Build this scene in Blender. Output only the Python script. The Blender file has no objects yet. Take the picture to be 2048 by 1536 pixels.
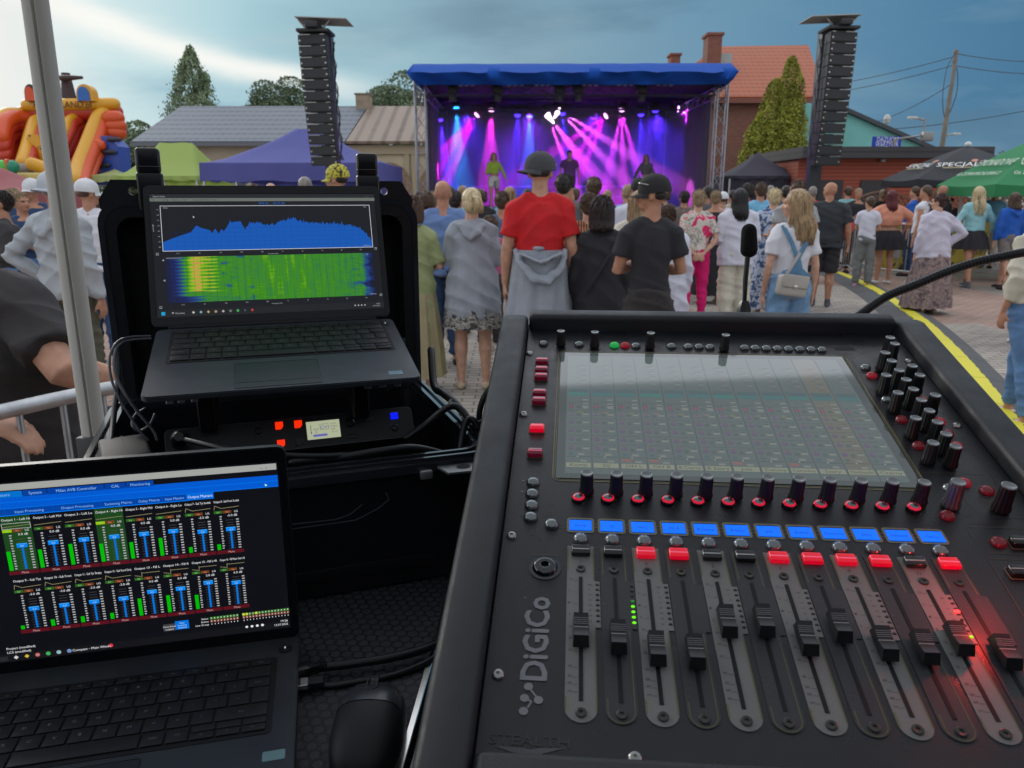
import bpy, bmesh, math, random
import numpy as np
from mathutils import Vector, Matrix, noise, Euler
R = math.radians
rnd = random.Random(7)
SC = bpy.context.scene
COL = SC.collection
# ------------------------------------------------------------------ camera
FPX = 1540.0; CZ = 1.6; TH = math.atan((768-388)/FPX)
cam = bpy.data.cameras.new('camera'); camo = bpy.data.objects.new('camera', cam); COL.objects.link(camo)
camo.location = (0, 0, CZ); camo.rotation_euler = (math.pi/2-TH, 0, 0)
cam.sensor_width = 36; cam.lens = 36*FPX/2048; cam.clip_start = .02; cam.clip_end = 900
cam.dof.use_dof = True; cam.dof.focus_distance = .85; cam.dof.aperture_fstop = 16.0
SC.camera = camo
def ray(px, py):
    a = (px-1024)/FPX; b = (768-py)/FPX
    return Vector((a, math.cos(TH)+b*math.sin(TH), b*math.cos(TH)-math.sin(TH)))
def P(px, py, Y):
    d = ray(px, py); t = Y/d.y; return Vector((0, 0, CZ))+d*t
def G(px, py, z=0.0):
    d = ray(px, py); t = (z-CZ)/d.z; return Vector((0, 0, CZ))+d*t
# ------------------------------------------------------------------ light
SC.view_settings.view_transform = 'Standard'; SC.view_settings.look = 'None'
SC.view_settings.exposure = 0; SC.view_settings.gamma = 1
W = bpy.data.worlds.new('World'); SC.world = W; W.use_nodes = True
def world():
    nt = W.node_tree; N = nt.nodes; L = nt.links; N.clear()
    def nd(t, **k):
        n = N.new(t)
        for a, b in k.items(): setattr(n, a, b)
        return n
    def m(op, a, b=None, c=None, clamp=False):
        n = nd('ShaderNodeMath', operation=op, use_clamp=clamp)
        for i, v in enumerate((a, b, c)):
            if v is None: continue
            if isinstance(v, (int, float)): n.inputs[i].default_value = v
            else: L.new(v, n.inputs[i])
        return n.outputs[0]
    def mix(f, a, b):
        n = nd('ShaderNodeMix', data_type='RGBA')
        for i, v in ((0, f), (6, a), (7, b)):
            if isinstance(v, (int, float)): n.inputs[i].default_value = v
            elif isinstance(v, tuple): n.inputs[i].default_value = v+(1,)
            else: L.new(v, n.inputs[i])
        return n.outputs[2]
    def ramp(f, st):
        n = nd('ShaderNodeValToRGB'); L.new(f, n.inputs[0]); e = n.color_ramp.elements
        while len(e) < len(st): e.new(.5)
        for i, (p, c) in enumerate(st): e[i].position = p; e[i].color = c+(1,)
        return n.outputs[0]
    tc = nd('ShaderNodeTexCoord'); sx = nd('ShaderNodeSeparateXYZ'); L.new(tc.outputs['Generated'], sx.inputs[0])
    az = m('ARCTAN2', sx.outputs[0], sx.outputs[1]); el = m('ARCSINE', sx.outputs[2])
    cv = nd('ShaderNodeCombineXYZ'); L.new(m('MULTIPLY', az, 2.2), cv.inputs[0]); L.new(m('MULTIPLY', el, 9.), cv.inputs[1]); cv.inputs[2].default_value = 3.7
    def nz(s, d, off=0):
        n = nd('ShaderNodeTexNoise'); n.inputs['Scale'].default_value = s; n.inputs['Detail'].default_value = d
        n.inputs['Roughness'].default_value = .55; n.noise_dimensions = '4D'; n.inputs['W'].default_value = off
        L.new(cv.outputs[0], n.inputs['Vector']); return n.outputs[0]
    n1 = nz(1.1, 9, 1.5); n2 = nz(2.4, 9, 4.)
    wob = m('MULTIPLY', m('SUBTRACT', n1, .5), .1)
    base = ramp(m('MULTIPLY_ADD', m('ADD', az, m('MULTIPLY', wob, 1.5)), .8333, .5),
                [(0, (.84, .86, .86)), (.12, (.62, .80, .83)), (.28, (.37, .61, .69)), (.5, (.235, .39, .49)), (.72, (.135, .29, .43)), (.88, (.08, .215, .36)), (1, (.05, .165, .30))])
    # upper clouds a little darker and greyer, lower band paler
    base = mix(m('MULTIPLY', m('MULTIPLY_ADD', n1, 5.5, -2.45, clamp=True), m('MULTIPLY_ADD', az, 2.2, .75, clamp=True)), base, mix(m('MULTIPLY_ADD', az, 1.2, .6, clamp=True), (.22, .35, .43), (.08, .17, .26)))
    base = mix(m('MULTIPLY', m('MULTIPLY_ADD', n2, 5.5, -2.75, clamp=True), .6), base, mix(m('MULTIPLY_ADD', az, 1.5, .7, clamp=True), (.55, .70, .74), (.17, .31, .42)))
    lowf = m('MULTIPLY_ADD', el, -9., .9, clamp=True)
    base = mix(m('MULTIPLY', lowf, .35), base, (.25, .42, .55))
    # bright band under the cloud bank, falling to the right
    e0 = m('MULTIPLY_ADD', az, -.28, .058)
    dd = m('ADD', m('SUBTRACT', el, e0), wob)
    g = m('EXPONENT', m('MULTIPLY', m('POWER', m('DIVIDE', dd, .019), 2.), -1.))
    lf = m('MULTIPLY_ADD', az, -7., -.9, clamp=True)
    base = mix(m('MULTIPLY', m('MULTIPLY', g, lf), .92), base, (.98, .98, .93))
    # blue pocket below the band
    d2 = m('ADD', dd, .052); g2 = m('EXPONENT', m('MULTIPLY', m('POWER', m('DIVIDE', d2, .024), 2.), -1.))
    pk = m('MULTIPLY', g2, m('MULTIPLY_ADD', n2, 3., -1., clamp=True))
    base = mix(m('MULTIPLY', pk, m('MULTIPLY_ADD', az, 6., 3.2, clamp=True)), base, mix(lf, base, (.20, .43, .56)))
    wl = m('MULTIPLY_ADD', az, -8., -3.7, clamp=True)
    base = mix(m('MULTIPLY', wl, .9), base, (.84, .84, .82))
    up = m('MULTIPLY_ADD', el, 2.6, -.75, clamp=True)
    col = mix(up, base, (1.55, 1.62, 1.76))
    bk = m('MULTIPLY_ADD', m('ABSOLUTE', az), 1.1, -.9, clamp=True)
    col = mix(bk, col, (.95, .98, 1.05))
    sky = nd('ShaderNodeTexSky', sky_type='NISHITA'); sky.sun_disc = False; sky.sun_elevation = R(22); sky.sun_rotation = R(-40)
    b1 = nd('ShaderNodeBackground'); L.new(sky.outputs[0], b1.inputs[0]); b1.inputs[1].default_value = .06
    b2 = nd('ShaderNodeBackground'); L.new(col, b2.inputs[0]); b2.inputs[1].default_value = 1.0
    ms = nd('ShaderNodeMixShader'); ms.inputs[0].default_value = .93; L.new(b1.outputs[0], ms.inputs[1]); L.new(b2.outputs[0], ms.inputs[2])
    out = nd('ShaderNodeOutputWorld'); L.new(ms.outputs[0], out.inputs[0])
world()
sl = bpy.data.lights.new('sun', 'SUN'); sl.energy = .9; sl.angle = R(18); sl.color = (1, .95, .88)
slo = bpy.data.objects.new('sun', sl); COL.objects.link(slo)
slo.rotation_euler = Vector((math.sin(R(-40))*math.cos(R(22)), math.cos(R(-40))*math.cos(R(22)), math.sin(R(22)))).to_track_quat('Z', 'Y').to_euler()
# ------------------------------------------------------------------ materials
MC = {}
def mat(name, col=(.5, .5, .5), rough=.7, metal=0, emit=None, es=1.0, var=0.0, vs=20., bump=0.0, bs=200., spec=.5, coat=0, pat=None, alpha=1, coord='Object', rv=0, rs=25):
    if name in MC: return MC[name]
    M = bpy.data.materials.new(name); M.use_nodes = True; nt = M.node_tree; N = nt.nodes; L = nt.links
    b = N['Principled BSDF']
    b.inputs['Base Color'].default_value = tuple(col)+(1,); b.inputs['Roughness'].default_value = rough
    b.inputs['Metallic'].default_value = metal; b.inputs['Specular IOR Level'].default_value = spec
    b.inputs['Coat Weight'].default_value = coat; b.inputs['Alpha'].default_value = alpha
    if emit: b.inputs['Emission Color'].default_value = tuple(emit)+(1,); b.inputs['Emission Strength'].default_value = es
    tc = N.new('ShaderNodeTexCoord')
    if pat: L.new(pat(nt, tc.outputs[coord]), b.inputs['Base Color'])
    elif var:
        n = N.new('ShaderNodeTexNoise'); n.inputs['Scale'].default_value = vs; n.inputs['Detail'].default_value = 5; L.new(tc.outputs[coord], n.inputs['Vector'])
        mr = N.new('ShaderNodeMapRange'); mr.inputs[1].default_value = .3; mr.inputs[2].default_value = .7; mr.inputs[3].default_value = 1-var; mr.inputs[4].default_value = 1+var
        L.new(n.outputs[0], mr.inputs[0]); v = N.new('ShaderNodeVectorMath'); v.operation = 'SCALE'; v.inputs[0].default_value = col; L.new(mr.outputs[0], v.inputs['Scale'])
        L.new(v.outputs[0], b.inputs['Base Color'])
    if bump:
        n = N.new('ShaderNodeTexNoise'); n.inputs['Scale'].default_value = bs; n.inputs['Detail'].default_value = 3; L.new(tc.outputs[coord], n.inputs['Vector'])
        bp = N.new('ShaderNodeBump'); bp.inputs['Strength'].default_value = bump; bp.inputs['Distance'].default_value = .01; L.new(n.outputs[0], bp.inputs['Height']); L.new(bp.outputs[0], b.inputs['Normal'])
    if rv:
        n = N.new('ShaderNodeTexNoise'); n.inputs['Scale'].default_value = rs; n.inputs['Detail'].default_value = 7; n.inputs['Roughness'].default_value = .7; L.new(tc.outputs[coord], n.inputs['Vector'])
        mr = N.new('ShaderNodeMapRange'); mr.inputs[1].default_value = .35; mr.inputs[2].default_value = .65; mr.inputs[3].default_value = rough-rv; mr.inputs[4].default_value = rough+rv; L.new(n.outputs[0], mr.inputs[0]); L.new(mr.outputs[0], b.inputs['Roughness'])
    MC[name] = M; return M
def emitattr(name, es, rough=.12, base=(.01, .01, .012), spec=.5):
    if name in MC: return MC[name]
    M = bpy.data.materials.new(name); M.use_nodes = True; N = M.node_tree.nodes; b = N['Principled BSDF']
    a = N.new('ShaderNodeAttribute'); a.attribute_name = 'Col'; M.node_tree.links.new(a.outputs[0], b.inputs['Emission Color'])
    b.inputs['Emission Strength'].default_value = es; b.inputs['Base Color'].default_value = base+(1,); b.inputs['Roughness'].default_value = rough
    b.inputs['Specular IOR Level'].default_value = spec
    MC[name] = M; return M
def colattr(name, rough=.6):
    if name in MC: return MC[name]
    M = bpy.data.materials.new(name); M.use_nodes = True; N = M.node_tree.nodes; b = N['Principled BSDF']
    a = N.new('ShaderNodeAttribute'); a.attribute_name = 'Col'; M.node_tree.links.new(a.outputs[0], b.inputs['Base Color']); b.inputs['Roughness'].default_value = rough
    MC[name] = M; return M
# patterns: return a colour socket
def _n(nt, t, **k):
    n = nt.nodes.new(t)
    for a, b in k.items():
        if a in n.inputs: n.inputs[a].default_value = b
        else: setattr(n, a, b)
    return n
def pramp(nt, sock, st, const=False):
    n = _n(nt, 'ShaderNodeValToRGB'); e = n.color_ramp.elements
    if const: n.color_ramp.interpolation = 'CONSTANT'
    while len(e) < len(st): e.new(.5)
    for i, (p, c) in enumerate(st): e[i].position = p; e[i].color = tuple(c)+(1,)
    nt.links.new(sock, n.inputs[0]); return n.outputs[0]
def pnoise(scale, st, const=True, detail=2, dist=0.0, sc=(1, 1, 1)):
    def f(nt, co):
        mp = _n(nt, 'ShaderNodeMapping'); mp.inputs['Scale'].default_value = sc; nt.links.new(co, mp.inputs[0])
        n = _n(nt, 'ShaderNodeTexNoise'); n.inputs['Scale'].default_value = scale; n.inputs['Detail'].default_value = detail; n.inputs['Distortion'].default_value = dist
        nt.links.new(mp.outputs[0], n.inputs['Vector']); return pramp(nt, n.outputs[0], st, const)
    return f
def pstripe(scale, st, axis='X', dist=0.0):
    def f(nt, co):
        n = _n(nt, 'ShaderNodeTexWave'); n.bands_direction = axis; n.inputs['Scale'].default_value = scale; n.inputs['Distortion'].default_value = dist
        n.inputs['Detail'].default_value = 1; n.inputs['Detail Scale'].default_value = 1.5
        nt.links.new(co, n.inputs['Vector']); return pramp(nt, n.outputs[0], st, False)
    return f
def pplaid(scale, c0, c1):
    def f(nt, co):
        o = []
        for ax in 'XZ':
            n = _n(nt, 'ShaderNodeTexWave'); n.bands_direction = ax; n.inputs['Scale'].default_value = scale; nt.links.new(co, n.inputs['Vector']); o.append(n.outputs[0])
        m = _n(nt, 'ShaderNodeMath', operation='MAXIMUM'); nt.links.new(o[0], m.inputs[0]); nt.links.new(o[1], m.inputs[1])
        return pramp(nt, m.outputs[0], [(.55, c0), (.9, c1)])
    return f
def pbrick(bw, bh, c1, c2, mort, ms=.012, swap=False, sc=1.0):
    def f(nt, co):
        s = co
        if swap:
            mp = _n(nt, 'ShaderNodeMapping'); mp.inputs['Rotation'].default_value = (math.pi/2, 0, 0); nt.links.new(co, mp.inputs[0]); s = mp.outputs[0]
        n = _n(nt, 'ShaderNodeTexBrick'); n.inputs['Scale'].default_value = sc; n.inputs['Brick Width'].default_value = bw; n.inputs['Row Height'].default_value = bh
        n.inputs['Mortar Size'].default_value = ms; n.inputs['Color1'].default_value = c1+(1,); n.inputs['Color2'].default_value = c2+(1,); n.inputs['Mortar'].default_value = mort+(1,)
        nt.links.new(s, n.inputs['Vector']); return n.outputs[0]
    return f
# ------------------------------------------------------------------ object helpers
def link(o, parent=None):
    COL.objects.link(o)
    if parent is not None: o.parent = parent
    return o
def tag(o, label=None, cat=None, group=None, kind=None):
    if label: o['label'] = label
    if cat: o['category'] = cat
    if group: o['group'] = group
    if kind: o['kind'] = kind
    return o
def thing(name, label, cat, loc=(0, 0, 0), rz=0.0, group=None, mtx=None):
    o = bpy.data.objects.new(name, None); o.empty_display_size = .1; link(o)
    if mtx is not None: o.matrix_world = mtx
    else: o.location = loc; o.rotation_euler = (0, 0, rz)
    return tag(o, label, cat, group)
def fin(name, me, m, parent=None, ang=35):
    ms = m if isinstance(m, (list, tuple)) else [m]
    for x in ms: me.materials.append(x)
    if ang is not None and len(me.polygons):
        me.polygons.foreach_set('use_smooth', [True]*len(me.polygons))
        if ang < 180: me.set_sharp_from_angle(angle=R(ang))
    return link(bpy.data.objects.new(name, me), parent)
def obj(name, bm, m, parent=None, ang=35):
    me = bpy.data.meshes.new(name); bmesh.ops.recalc_face_normals(bm, faces=bm.faces); bm.to_mesh(me); bm.free()
    return fin(name, me, m, parent, ang)
def dup(o, parent=None, loc=None):
    c = o.copy(); COL.objects.link(c)
    if parent is not None: c.parent = parent
    if loc is not None: c.location = loc
    for ch in o.children: dup(ch, c)
    return c
B = bmesh.new
def box(bm, x0, x1, y0, y1, z0, z1, bev=0, seg=2, M=None):
    t = bmesh.new(); bmesh.ops.create_cube(t, size=1)
    for v in t.verts: v.co = Vector(((x0+x1)/2+v.co.x*(x1-x0), (y0+y1)/2+v.co.y*(y1-y0), (z0+z1)/2+v.co.z*(z1-z0)))
    if bev: bmesh.ops.bevel(t, geom=t.edges[:], offset=bev, segments=seg, profile=.5, affect='EDGES')
    merge(bm, t, M); return bm
def merge(bm, t, M=None, mi=None):
    vs = []
    for v in t.verts: vs.append(bm.verts.new(M @ v.co if M else v.co))
    for i, v in enumerate(t.verts): v.index = i
    for f in t.faces:
        try:
            nf = bm.faces.new([vs[v.index] for v in f.verts]); nf.material_index = f.material_index if mi is None else mi
        except ValueError: pass
    t.free()
def prism(bm, pts, z0, z1, M=None):
    a = [bm.verts.new((M @ Vector((x, y, z0))) if M else (x, y, z0)) for x, y in pts]
    b = [bm.verts.new((M @ Vector((x, y, z1))) if M else (x, y, z1)) for x, y in pts]
    bm.faces.new(a[::-1]); bm.faces.new(b); n = len(pts)
    for i in range(n): bm.faces.new([a[i], a[(i+1) % n], b[(i+1) % n], b[i]])
    return bm
def rrect(x0, y0, x1, y1, r, n=5):
    o = []
    for cx, cy, a in ((x1-r, y1-r, 0), (x0+r, y1-r, 90), (x0+r, y0+r, 180), (x1-r, y0+r, 270)):
        for k in range(n+1): t = R(a+90*k/n); o.append((cx+r*math.cos(t), cy+r*math.sin(t)))
    return o
def ring(bm, outer, inner, z0, z1, M=None):
    n = len(outer); f = lambda p, z: bm.verts.new((M @ Vector((p[0], p[1], z))) if M else (p[0], p[1], z))
    a = [f(p, z0) for p in outer]; b = [f(p, z1) for p in outer]; c = [f(p, z0) for p in inner]; d = [f(p, z1) for p in inner]
    for i in range(n):
        j = (i+1) % n
        bm.faces.new([a[i], a[j], b[j], b[i]]); bm.faces.new([d[i], d[j], c[j], c[i]])
        bm.faces.new([b[i], b[j], d[j], d[i]]); bm.faces.new([c[i], c[j], a[j], a[i]])
    return bm
def lathe(bm, prof, c=(0, 0, 0), seg=20, M=None, flute=0, fn=12):
    c = Vector(c); rs = []
    for r, z in prof:
        if r < 1e-6: rs.append([bm.verts.new(M @ (c+Vector((0, 0, z))) if M else c+Vector((0, 0, z)))]); continue
        rg = []
        for k in range(seg):
            a = 2*math.pi*k/seg; rr = r*(1-flute*(.5+.5*math.cos(fn*a))) if flute else r
            p = c+Vector((rr*math.cos(a), rr*math.sin(a), z)); rg.append(bm.verts.new(M @ p if M else p))
        rs.append(rg)
    for A, Bq in zip(rs, rs[1:]):
        for k in range(seg):
            j = (k+1) % seg
            if len(A) == 1 and len(Bq) == 1: break
            if len(A) == 1: bm.faces.new([A[0], Bq[k], Bq[j]])
            elif len(Bq) == 1: bm.faces.new([A[k], A[j], Bq[0]])
            else: bm.faces.new([A[k], A[j], Bq[j], Bq[k]])
    if len(rs[0]) > 1: bm.faces.new(rs[0][::-1])
    if len(rs[-1]) > 1: bm.faces.new(rs[-1])
    return bm
def limb(bm, pts, rad, seg=10, rnd_ends=True, side=None, tw=None):
    """loft of (elliptic) rings along a polyline; closed"""
    pts = [Vector(p) for p in pts]; rad = [(r, r) if isinstance(r, (int, float)) else r for r in rad]
    n = len(pts); T = []
    for i in range(n):
        a = pts[max(i-1, 0)]; b = pts[min(i+1, n-1)]; d = b-a
        T.append(d.normalized() if d.length > 1e-9 else Vector((0, 0, 1)))
    if rnd_ends:
        p0 = []; r0 = []; t0 = []
        for k in (0, 1, 2):
            a = R(15+25*k) ; rr = max(rad[0]); p0.append(pts[0]-T[0]*min(rad[0])*math.cos(a)); r0.append((rad[0][0]*math.sin(a), rad[0][1]*math.sin(a))); t0.append(T[0])
        p1 = []; r1 = []; t1 = []
        for k in (2, 1, 0):
            a = R(15+25*k); p1.append(pts[-1]+T[-1]*min(rad[-1])*math.cos(a)); r1.append((rad[-1][0]*math.sin(a), rad[-1][1]*math.sin(a))); t1.append(T[-1])
        pts = p0+pts+p1; rad = r0+rad+r1; T = t0+T+t1
    s = Vector(side) if side else (Vector((1, 0, 0)) if abs(T[0].x) < .8 else Vector((0, 1, 0)))
    rs = []
    for p, r, t in zip(pts, rad, T):
        x = s-t*s.dot(t)
        if x.length < 1e-5: x = t.orthogonal()
        x.normalize(); y = t.cross(x)
        if not side: s = x
        rg = []
        for k in range(seg):
            a = 2*math.pi*k/seg; rg.append(bm.verts.new(p+x*(r[0]*math.cos(a))+y*(r[1]*math.sin(a))))
        rs.append(rg)
    for A, Bq in zip(rs, rs[1:]):
        for k in range(seg): j = (k+1) % seg; bm.faces.new([A[k], A[j], Bq[j], Bq[k]])
    bm.faces.new(rs[0][::-1]); bm.faces.new(rs[-1]); return bm
def ell(bm, c, r, M=None, seg=12, rings=8):
    prof = [(math.sin(math.pi*k/rings), -math.cos(math.pi*k/rings)) for k in range(rings+1)]; prof[0] = (0, -1); prof[-1] = (0, 1)
    X = Matrix.Translation(Vector(c)) @ (M or Matrix()) @ Matrix.Diagonal((r[0], r[1], r[2], 1)); return lathe(bm, prof, seg=seg, M=X)
def smoothpath(pts, n=6):
    pts = [Vector(p) for p in pts]; q = [pts[0]*2-pts[1]]+pts+[pts[-1]*2-pts[-2]]; o = []
    for i in range(1, len(q)-2):
        a, b, c, d = q[i-1], q[i], q[i+1], q[i+2]
        for k in range(n):
            t = k/n; o.append(.5*((2*b)+(c-a)*t+(2*a-5*b+4*c-d)*t*t+(3*b-a-3*c+d)*t**3))
    o.append(pts[-1]); return o
def tube(bm, pts, r, seg=8, sm=0, ends=True):
    if sm: pts = smoothpath(pts, sm)
    return limb(bm, pts, [r]*len(pts), seg, ends)
def frame(O, yaw, tilt):
    y = R(yaw); t = R(tilt); U = Vector((math.cos(y), math.sin(y), 0)); V0 = Vector((-math.sin(y), math.cos(y), 0)); V = V0*math.cos(t)+Vector((0, 0, math.sin(t))); N = U.cross(V)
    M = Matrix.Identity(4)
    for i in range(3): M[i][0] = U[i]; M[i][1] = V[i]; M[i][2] = N[i]; M[i][3] = O[i]
    return M
def uv(M, px, py, h=0.0):
    N = M.col[2].to_3d(); O = M.translation+N*h; d = ray(px, py); c = Vector((0, 0, CZ)); t = (O-c).dot(N)/d.dot(N); q = M.inverted() @ (c+d*t); return q.x, q.y
# flat graphics (screens, prints): faces with their own colour
TXT = {}
def textmesh(s, res=2):
    if s in TXT: return TXT[s]
    c = bpy.data.curves.new('t', 'FONT'); c.body = s; c.size = 1; c.resolution_u = res; o = bpy.data.objects.new('t', c); COL.objects.link(o)
    me = o.to_mesh(); vs = [(v.co.x, v.co.y) for v in me.vertices]; fs = [tuple(p.vertices) for p in me.polygons]
    o.to_mesh_clear(); bpy.data.objects.remove(o); bpy.data.curves.remove(c)
    w = max([v[0] for v in vs] or [0]); TXT[s] = (vs, fs, w); return TXT[s]
class UI:
    def __init__(s): s.v = []; s.f = []; s.c = []
    def poly(s, pts, col, z=0.0):
        i = len(s.v); s.v += [(x, y, z) for x, y in pts]; s.f.append(tuple(range(i, i+len(pts)))); s.c.append(col)
    def rect(s, x0, y0, x1, y1, col, z=0.0): s.poly([(x0, y0), (x1, y0), (x1, y1), (x0, y1)], col, z)
    def frame(s, x0, y0, x1, y1, w, col, z):
        s.rect(x0, y0, x1, y0+w, col, z); s.rect(x0, y1-w, x1, y1, col, z); s.rect(x0, y0+w, x0+w, y1-w, col, z); s.rect(x1-w, y0+w, x1, y1-w, col, z)
    def disc(s, x, y, r, col, z, n=12): s.poly([(x+r*math.cos(2*math.pi*k/n), y+r*math.sin(2*math.pi*k/n)) for k in range(n)], col, z)
    def line(s, x0, y0, x1, y1, w, col, z):
        d = Vector((x1-x0, y1-y0)).normalized()*w/2; s.poly([(x0+d.y, y0-d.x), (x1+d.y, y1-d.x), (x1-d.y, y1+d.x), (x0-d.y, y0+d.x)], col, z)
    def text(s, x, y, t, size, col, z, al=0, rot=0, maxw=None, sx=1.0):
        vs, fs, w = textmesh(t); k = size
        if maxw and w*k*sx > maxw: sx = maxw/(w*k)
        i = len(s.v); cr, sr = math.cos(rot), math.sin(rot)
        for a, b in vs:
            a = (a-w*al)*k*sx; b = b*k; s.v.append((x+a*cr-b*sr, y+a*sr+b*cr, z))
        for f in fs: s.f.append(tuple(i+j for j in f)); s.c.append(col)
    def build(s, name, m, parent=None):
        me = bpy.data.meshes.new(name); me.from_pydata(s.v, [], s.f); ca = me.color_attributes.new('Col', 'FLOAT_COLOR', 'CORNER')
        a = []
        for f, c in zip(s.f, s.c): a += (list(c)+[1.0])*len(f)
        ca.data.foreach_set('color', a); me.materials.append(m); return link(bpy.data.objects.new(name, me), parent)
def srgb(r, g, b): return tuple(((x/255)/12.92 if x <= 10 else ((x/255+.055)/1.055)**2.4) for x in (r, g, b))
# ================================================================== SETTING
BLK = mat('black_plastic', (.012, .013, .017), .45)
def structure(name, bm, m, ang=35): return tag(obj(name, bm, m, None, ang), kind='structure')
def ground():
    def pat(nt, co):
        sx = _n(nt, 'ShaderNodeSeparateXYZ'); nt.links.new(co, sx.inputs[0])
        def br(c1, c2, off):
            return pbrick(.2, .1, c1, c2, (.10, .095, .085), .007)(nt, co)
        g = br((.37, .335, .29), (.28, .255, .22), 0); r = br((.36, .235, .185), (.30, .20, .155), 1)
        # reddish bands laid across the square
        w = _n(nt, 'ShaderNodeTexVoronoi'); w.distance = 'CHEBYCHEV'; w.inputs['Scale'].default_value = .26; w.inputs['Randomness'].default_value = .55; nt.links.new(co, w.inputs['Vector'])
        th = _n(nt, 'ShaderNodeMath', operation='GREATER_THAN'); nt.links.new(w.outputs['Distance'], th.inputs[0]); th.inputs[1].default_value = .46
        mx = _n(nt, 'ShaderNodeMix', data_type='RGBA'); nt.links.new(th.outputs[0], mx.inputs[0]); nt.links.new(g, mx.inputs[6]); nt.links.new(r, mx.inputs[7])
        n = _n(nt, 'ShaderNodeTexNoise'); n.inputs['Scale'].default_value = .8; n.inputs['Detail'].default_value = 8; nt.links.new(co, n.inputs['Vector'])
        dk = pramp(nt, n.outputs[0], [(.3, (.60, .60, .61)), (.5, (.95, .94, .93)), (.7, (1.15, 1.12, 1.09))], False)
        m2 = _n(nt, 'ShaderNodeMix', data_type='RGBA', blend_type='MULTIPLY'); m2.inputs[0].default_value = 1; nt.links.new(mx.outputs[2], m2.inputs[6]); nt.links.new(dk, m2.inputs[7])
        return m2.outputs[2]
    bm = B(); S = 260
    vs = [bm.verts.new((x, y, 0)) for x, y in ((-S, -30), (S, -30), (S, 400), (-S, 400))]; bm.faces.new(vs)
    structure('ground', bm, mat('paving', rough=.8, pat=pat, bump=.35, bs=30, rv=.15, rs=2))
ground()
# ---- trees
def leafmat(n, c, v=.45): return mat(n, c, .7, var=v, vs=1.6)
def envcrown(root, lobes, m, n, s, seed=1, gap=.0, nz=2.2, droop=.0, core=.55):
    """leaves scattered through lobes (x, y, z0, z1, radius, shape): uneven outline from noise, gaps where the noise is low"""
    r = random.Random(seed); V = []; F = []; tot = sum((l[3]-l[2])*l[4] for l in lobes)
    for l in lobes:
        x0, y0, z0, z1, rad, sh = l; k = 0; want = int(n*(z1-z0)*rad/tot); tries = 0
        while k < want and tries < want*4:
            tries += 1; t = r.random(); t = t**(1.25 if sh == 'cone' else 1.0)
            pr = ((1-t)**.8*.95+.04)*min(1, (t+.03)*9) if sh == 'cone' else math.sqrt(max(0, 1-(2*t-1)**2)) if sh == 'ball' else (min(1, ((1-t)*1.9)**.5)*min(1, (t+.3)*1.7))
            a = r.random()*6.2832; q = Vector((math.cos(a), math.sin(a), 0)); z = z0+(z1-z0)*t
            nn = noise.noise(Vector((q.x*rad*nz*.6+seed*3.1, q.y*rad*nz*.6+x0, z*nz*.55)))+.5*noise.noise(Vector((q.x*rad*nz*1.7, q.y*rad*nz*1.7+seed, z*nz*1.6)))
            if nn < -.55+gap: continue
            d = core+(1-core)*r.random()**.6; R_ = rad*pr*(1+(.75 if sh == 'cone' else .42)*nn)*d; c = Vector((x0+q.x*R_, y0+q.y*R_, z-droop*d*rad*.5*r.random()))
            A = Vector((r.gauss(0, 1), r.gauss(0, 1), r.gauss(0, 1)+(1.5*(1 if r.random() < .5 else -1) if droop else 0))).normalized(); e = A.cross(Vector((r.gauss(0, 1), r.gauss(0, 1), r.gauss(0, 1)))).normalized(); w = s*(.6+.8*r.random()); i = len(V)
            V += [c+A*w, c+e*w*.5, c-A*w, c-e*w*.5]; F.append((i, i+1, i+2, i+3)); k += 1
    me = bpy.data.meshes.new('crown'); me.from_pydata(V, [], F); fin('crown', me, m, root, None)
bark = mat('bark', (.10, .08, .06), .9, var=.4, vs=8)
def tree(px, Y, ztop, wid, label, m, shape='round', base=.25, n=9000, s=.11, seed=1, name='broadleaf_tree', gap=.25):
    x = P(px, 180 if ztop > 5 else 300, Y).x; r = random.Random(seed); root = thing(name, label, 'tree', (x, Y, 0)); z0 = ztop*base; lobes = []
    if shape == 'cone':
        lobes.append((0, 0, z0*.6, ztop, wid*.95, 'cone'))
        for k in range(12): a = r.random()*6.28; z = z0+(ztop-z0)*(.03+.072*k); w = wid*(1.08-(z-z0)/(ztop-z0)); lobes.append((math.cos(a)*w*.66, math.sin(a)*w*.5, z-w*.45, z+w*.45, max(.40, w*.48), 'ball'))
    else:
        ztop *= 1.03; lobes.append((wid*.15, 0, ztop-wid*.9, ztop, wid*.5, 'ball'))
        for k in range(11): a = r.random()*6.28; q = wid*.62*math.sqrt(r.random()); cr = wid*(.36+.22*r.random()); z = z0+cr+(ztop-z0-2*cr)*(1-(q/wid)**1.5)*(.62+.38*r.random()); lobes.append((q*math.cos(a), q*math.sin(a), z-cr, z+cr, cr, 'ball'))
    bm = B(); limb(bm, [(0, 0, 0), (.05, 0, ztop*.5), (0, 0, ztop*.93)], [.05*wid+.08, .04*wid+.03, .015], 8)
    for l in lobes[1:]: limb(bm, [(0, 0, l[2]*.75), (l[0]*.5, l[1]*.5, l[2]), (l[0], l[1], (l[2]+l[3])/2)], [.05, .035, .012], 5)
    obj('trunk', bm, bark, root); envcrown(root, lobes, m, n, s, seed, gap, droop=.5 if shape == 'cone' else 0)
lg = leafmat('leaf_green', (.18, .24, .13)); ld = leafmat('leaf_dark', (.13, .18, .10)); lt = leafmat('leaf_thuja', (.29, .30, .04), .5)
tree(386, 52, 1.6+52*.1750, 3.0, 'tall pointed birch rising behind the grey hip roof', lg, 'cone', .25, 28000, .085, 3, 'birch_tree', .5)
tree(352, 55, 6.4, 1.6, 'bushy lower tree at the foot of the tall birch', lg, 'round', .3, 9000, .11, 31)
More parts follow.
